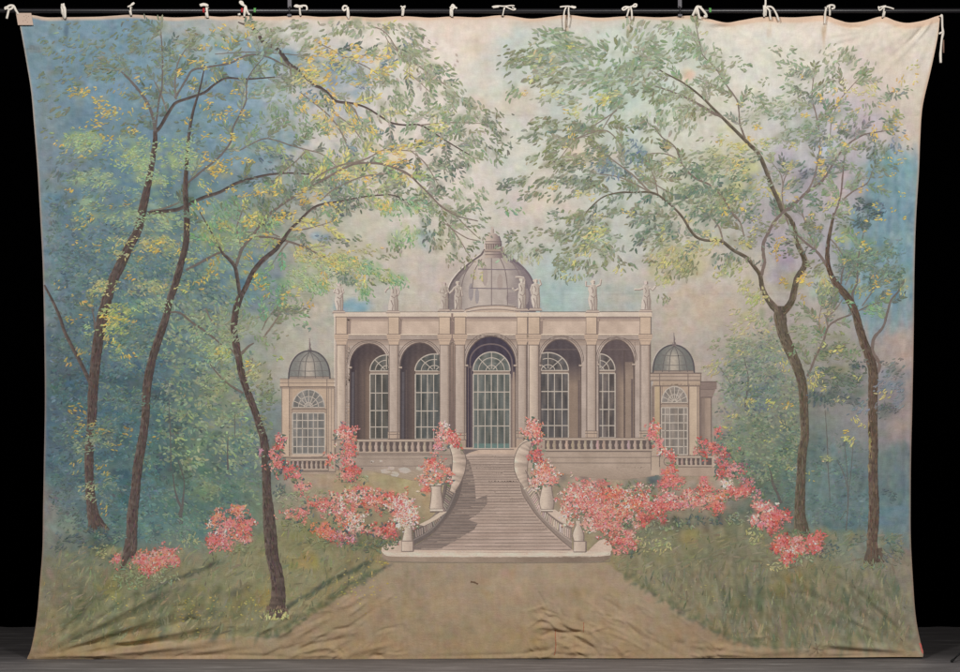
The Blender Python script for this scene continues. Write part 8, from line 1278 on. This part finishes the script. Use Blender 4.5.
# ------------------------------------------------------------------ stitched mends near the foot
def stitch(lb, lines, col):
    m = MB(); m.lay = 9
    for l in lines: m.ribbon([p[:2] for p in l], col, l[0][2], .9, wob=.3, step=1.5)
    m.build('stitched_mend', drop, PAINT, lb)
stitch('short rust-red stitched mend in the crumpled patch', [[(555.6, 630, 1.0), (555.4, 637, 1.0), (555.8, 644, 1.2), (555.2, 650, 1.4), (554, 655, 1.2)]], (132, 84, 62))
stitch('tiny stitched mend above the crumpled patch', [[(583.6, 622.5, .8), (583.6, 627, .8), (583.2, 632, .9)]], (132, 84, 62))
stitch('puckered stitched knot at the hem', [[(815.6, 643, 1.0), (816.2, 648, 1.4), (817, 653, 1.0)], [(812, 647, .7), (816, 648.4, 1.2), (822, 649.4, .9)], [(813.4, 652, .6), (816, 648, .9), (819, 644, .6)]], (104, 86, 70))
stitch('small torn mends in the path', [[(470.6, 581.6, 1.6), (474.6, 582.4, 2.4), (478, 584, 1.4)], ], (92, 72, 56))
stitch('red selvedge showing at the bottom corner', [[(919.6, 643, 1.6), (921, 648, 2.4), (922.4, 653, 2.0)]], (168, 84, 78))

# ------------------------------------------------------------------ floor, drapes, stand leg
M_FLOOR, nt, b, N, L = nodes('grey_stage_floor_rear_shade')
tc = N('ShaderNodeTexCoord'); mp1 = N('ShaderNodeMapping'); mp1.inputs['Scale'].default_value = (.5, 4.5, 1); L(tc.outputs['Object'], mp1.inputs[0])
n1 = N('ShaderNodeTexNoise'); n1.inputs['Scale'].default_value = 2.6; n1.inputs['Detail'].default_value = 8; n1.inputs['Roughness'].default_value = .68; L(mp1.outputs[0], n1.inputs[0])
rp = N('ShaderNodeValToRGB'); e_ = rp.color_ramp.elements
e_[0].position = .3; e_[0].color = (.145, .133, .134, 1); e_[1].position = .72; e_[1].color = (.46, .43, .43, 1); q = e_.new(.56); q.color = (.25, .23, .23, 1)
L(n1.outputs['Fac'], rp.inputs[0])
sp_ = N('ShaderNodeSeparateXYZ'); L(tc.outputs['Object'], sp_.inputs[0])             # shade behind the drop put into the floor colour
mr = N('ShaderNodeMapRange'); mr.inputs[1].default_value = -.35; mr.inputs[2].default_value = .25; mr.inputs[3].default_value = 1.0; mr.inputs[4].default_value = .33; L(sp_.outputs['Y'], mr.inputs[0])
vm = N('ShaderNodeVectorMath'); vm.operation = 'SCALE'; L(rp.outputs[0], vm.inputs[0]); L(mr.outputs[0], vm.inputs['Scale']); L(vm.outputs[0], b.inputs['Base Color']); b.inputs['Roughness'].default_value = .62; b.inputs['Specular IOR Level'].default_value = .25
bp = N('ShaderNodeBump'); bp.inputs['Strength'].default_value = .25; bp.inputs['Distance'].default_value = .006; L(n1.outputs['Fac'], bp.inputs['Height']); L(bp.outputs[0], b.inputs['Normal'])
fl = mesh_object('floor', [(-16, -24, -.006), (16, -24, -.006), (16, 3.2, -.006), (-16, 3.2, -.006)], [(0, 1, 2, 3)], None, None, M_FLOOR); fl['kind'] = 'structure'; fl['label'] = 'streaked dark grey stage floor, shade behind the drop in its colour'; fl['category'] = 'floor'
M_BLK = plain('black_velour', (.0005, .0005, .0006), 1.0, 0, 30, .4, 0, .0)
n = 420; V = []; F = []
for side in range(2):
    for i in range(n):
        x = -11 + 22 * i / (n - 1); y = 1.95 + .018 * math.sin(x * 9 + .8 * math.sin(x * 2.3)) + .01 * math.sin(x * 21 + 1) + side * .012
        V += [(x, y, -.004), (x, y + .01 * math.sin(x * 5), 9.5)]
for side in range(2):
    o_ = side * 2 * n
    for i in range(n - 1): F.append((o_ + 2 * i, o_ + 2 * i + 2, o_ + 2 * i + 3, o_ + 2 * i + 1))
F += [(2 * i, 2 * i + 2 * n, 2 * i + 2 + 2 * n, 2 * i + 2) for i in range(n - 1)] + [(2 * i + 1, 2 * i + 3, 2 * i + 3 + 2 * n, 2 * i + 1 + 2 * n) for i in range(n - 1)]
cu = solid('black_curtain', V, F, M_BLK); cu['label'] = 'black stage drapes hanging behind the painted drop'; cu['category'] = 'curtain'
M_BLKM = plain('black_stand_metal', (.012, .012, .013), .35, .6)
leg = empty('stand_leg', (X(945.5), -.22, 0), label='thin black metal stand leg with a dark tip on the grey floor beside the drop', cat='stand leg')
fx, fz = X(945.0), .002
V, F = tube_mesh([[(.012, 0, .012), (.30, .03, .28), (.52, .06, .49)]], .0075, 8); solid('tube', V, F, M_BLKM, leg)
V, F = tube_mesh([[(-.006, 0, .004, .7), (.004, 0, .010, 1), (.024, 0, .024, .95), (.034, 0, .033, .6)]], .0125, 8); solid('rubber_foot', V, F, plain('black_rubber', (.01, .01, .01), .7), leg)

# ------------------------------------------------------------------ lamps (soft boxes out in the house), camera
def area(name, loc, tgt, size, power, col=(1, .978, .95)):
    from mathutils import Vector
    l = bpy.data.lights.new(name, 'AREA'); l.shape = 'RECTANGLE'; l.size = size[0]; l.size_y = size[1]; l.energy = power; l.color = col
    o = bpy.data.objects.new(name, l); bpy.context.scene.collection.objects.link(o); o.location = loc
    o.rotation_euler = (Vector(tgt) - Vector(loc)).to_track_quat('-Z', 'Y').to_euler()
    return o
for nm, sz, (lo, tg, p) in zip(('key_softbox', 'fill_softbox'), ((1.3, 1.3), (1.8, 1.8)), LAMPS): area(nm, lo, tg, sz, p * LAMP_W)
w = bpy.data.worlds.new('World'); bpy.context.scene.world = w; w.use_nodes = True
w.node_tree.nodes['Background'].inputs[0].default_value = (.0, .0, .0, 1); w.node_tree.nodes['Background'].inputs[1].default_value = 0
cam = bpy.data.cameras.new('camera'); co = bpy.data.objects.new('camera', cam); bpy.context.scene.collection.objects.link(co)
CD = 18.0
co.location = (0, -CD, Z(336)); co.rotation_euler = (math.radians(90), 0, 0)
cam.sensor_width = 36; cam.lens = 36 * CD / 9.6; cam.clip_end = 200
sc = bpy.context.scene; sc.camera = co
sc.view_settings.view_transform = 'Standard'; sc.view_settings.look = 'None'; sc.view_settings.exposure = 0; sc.view_settings.gamma = 1
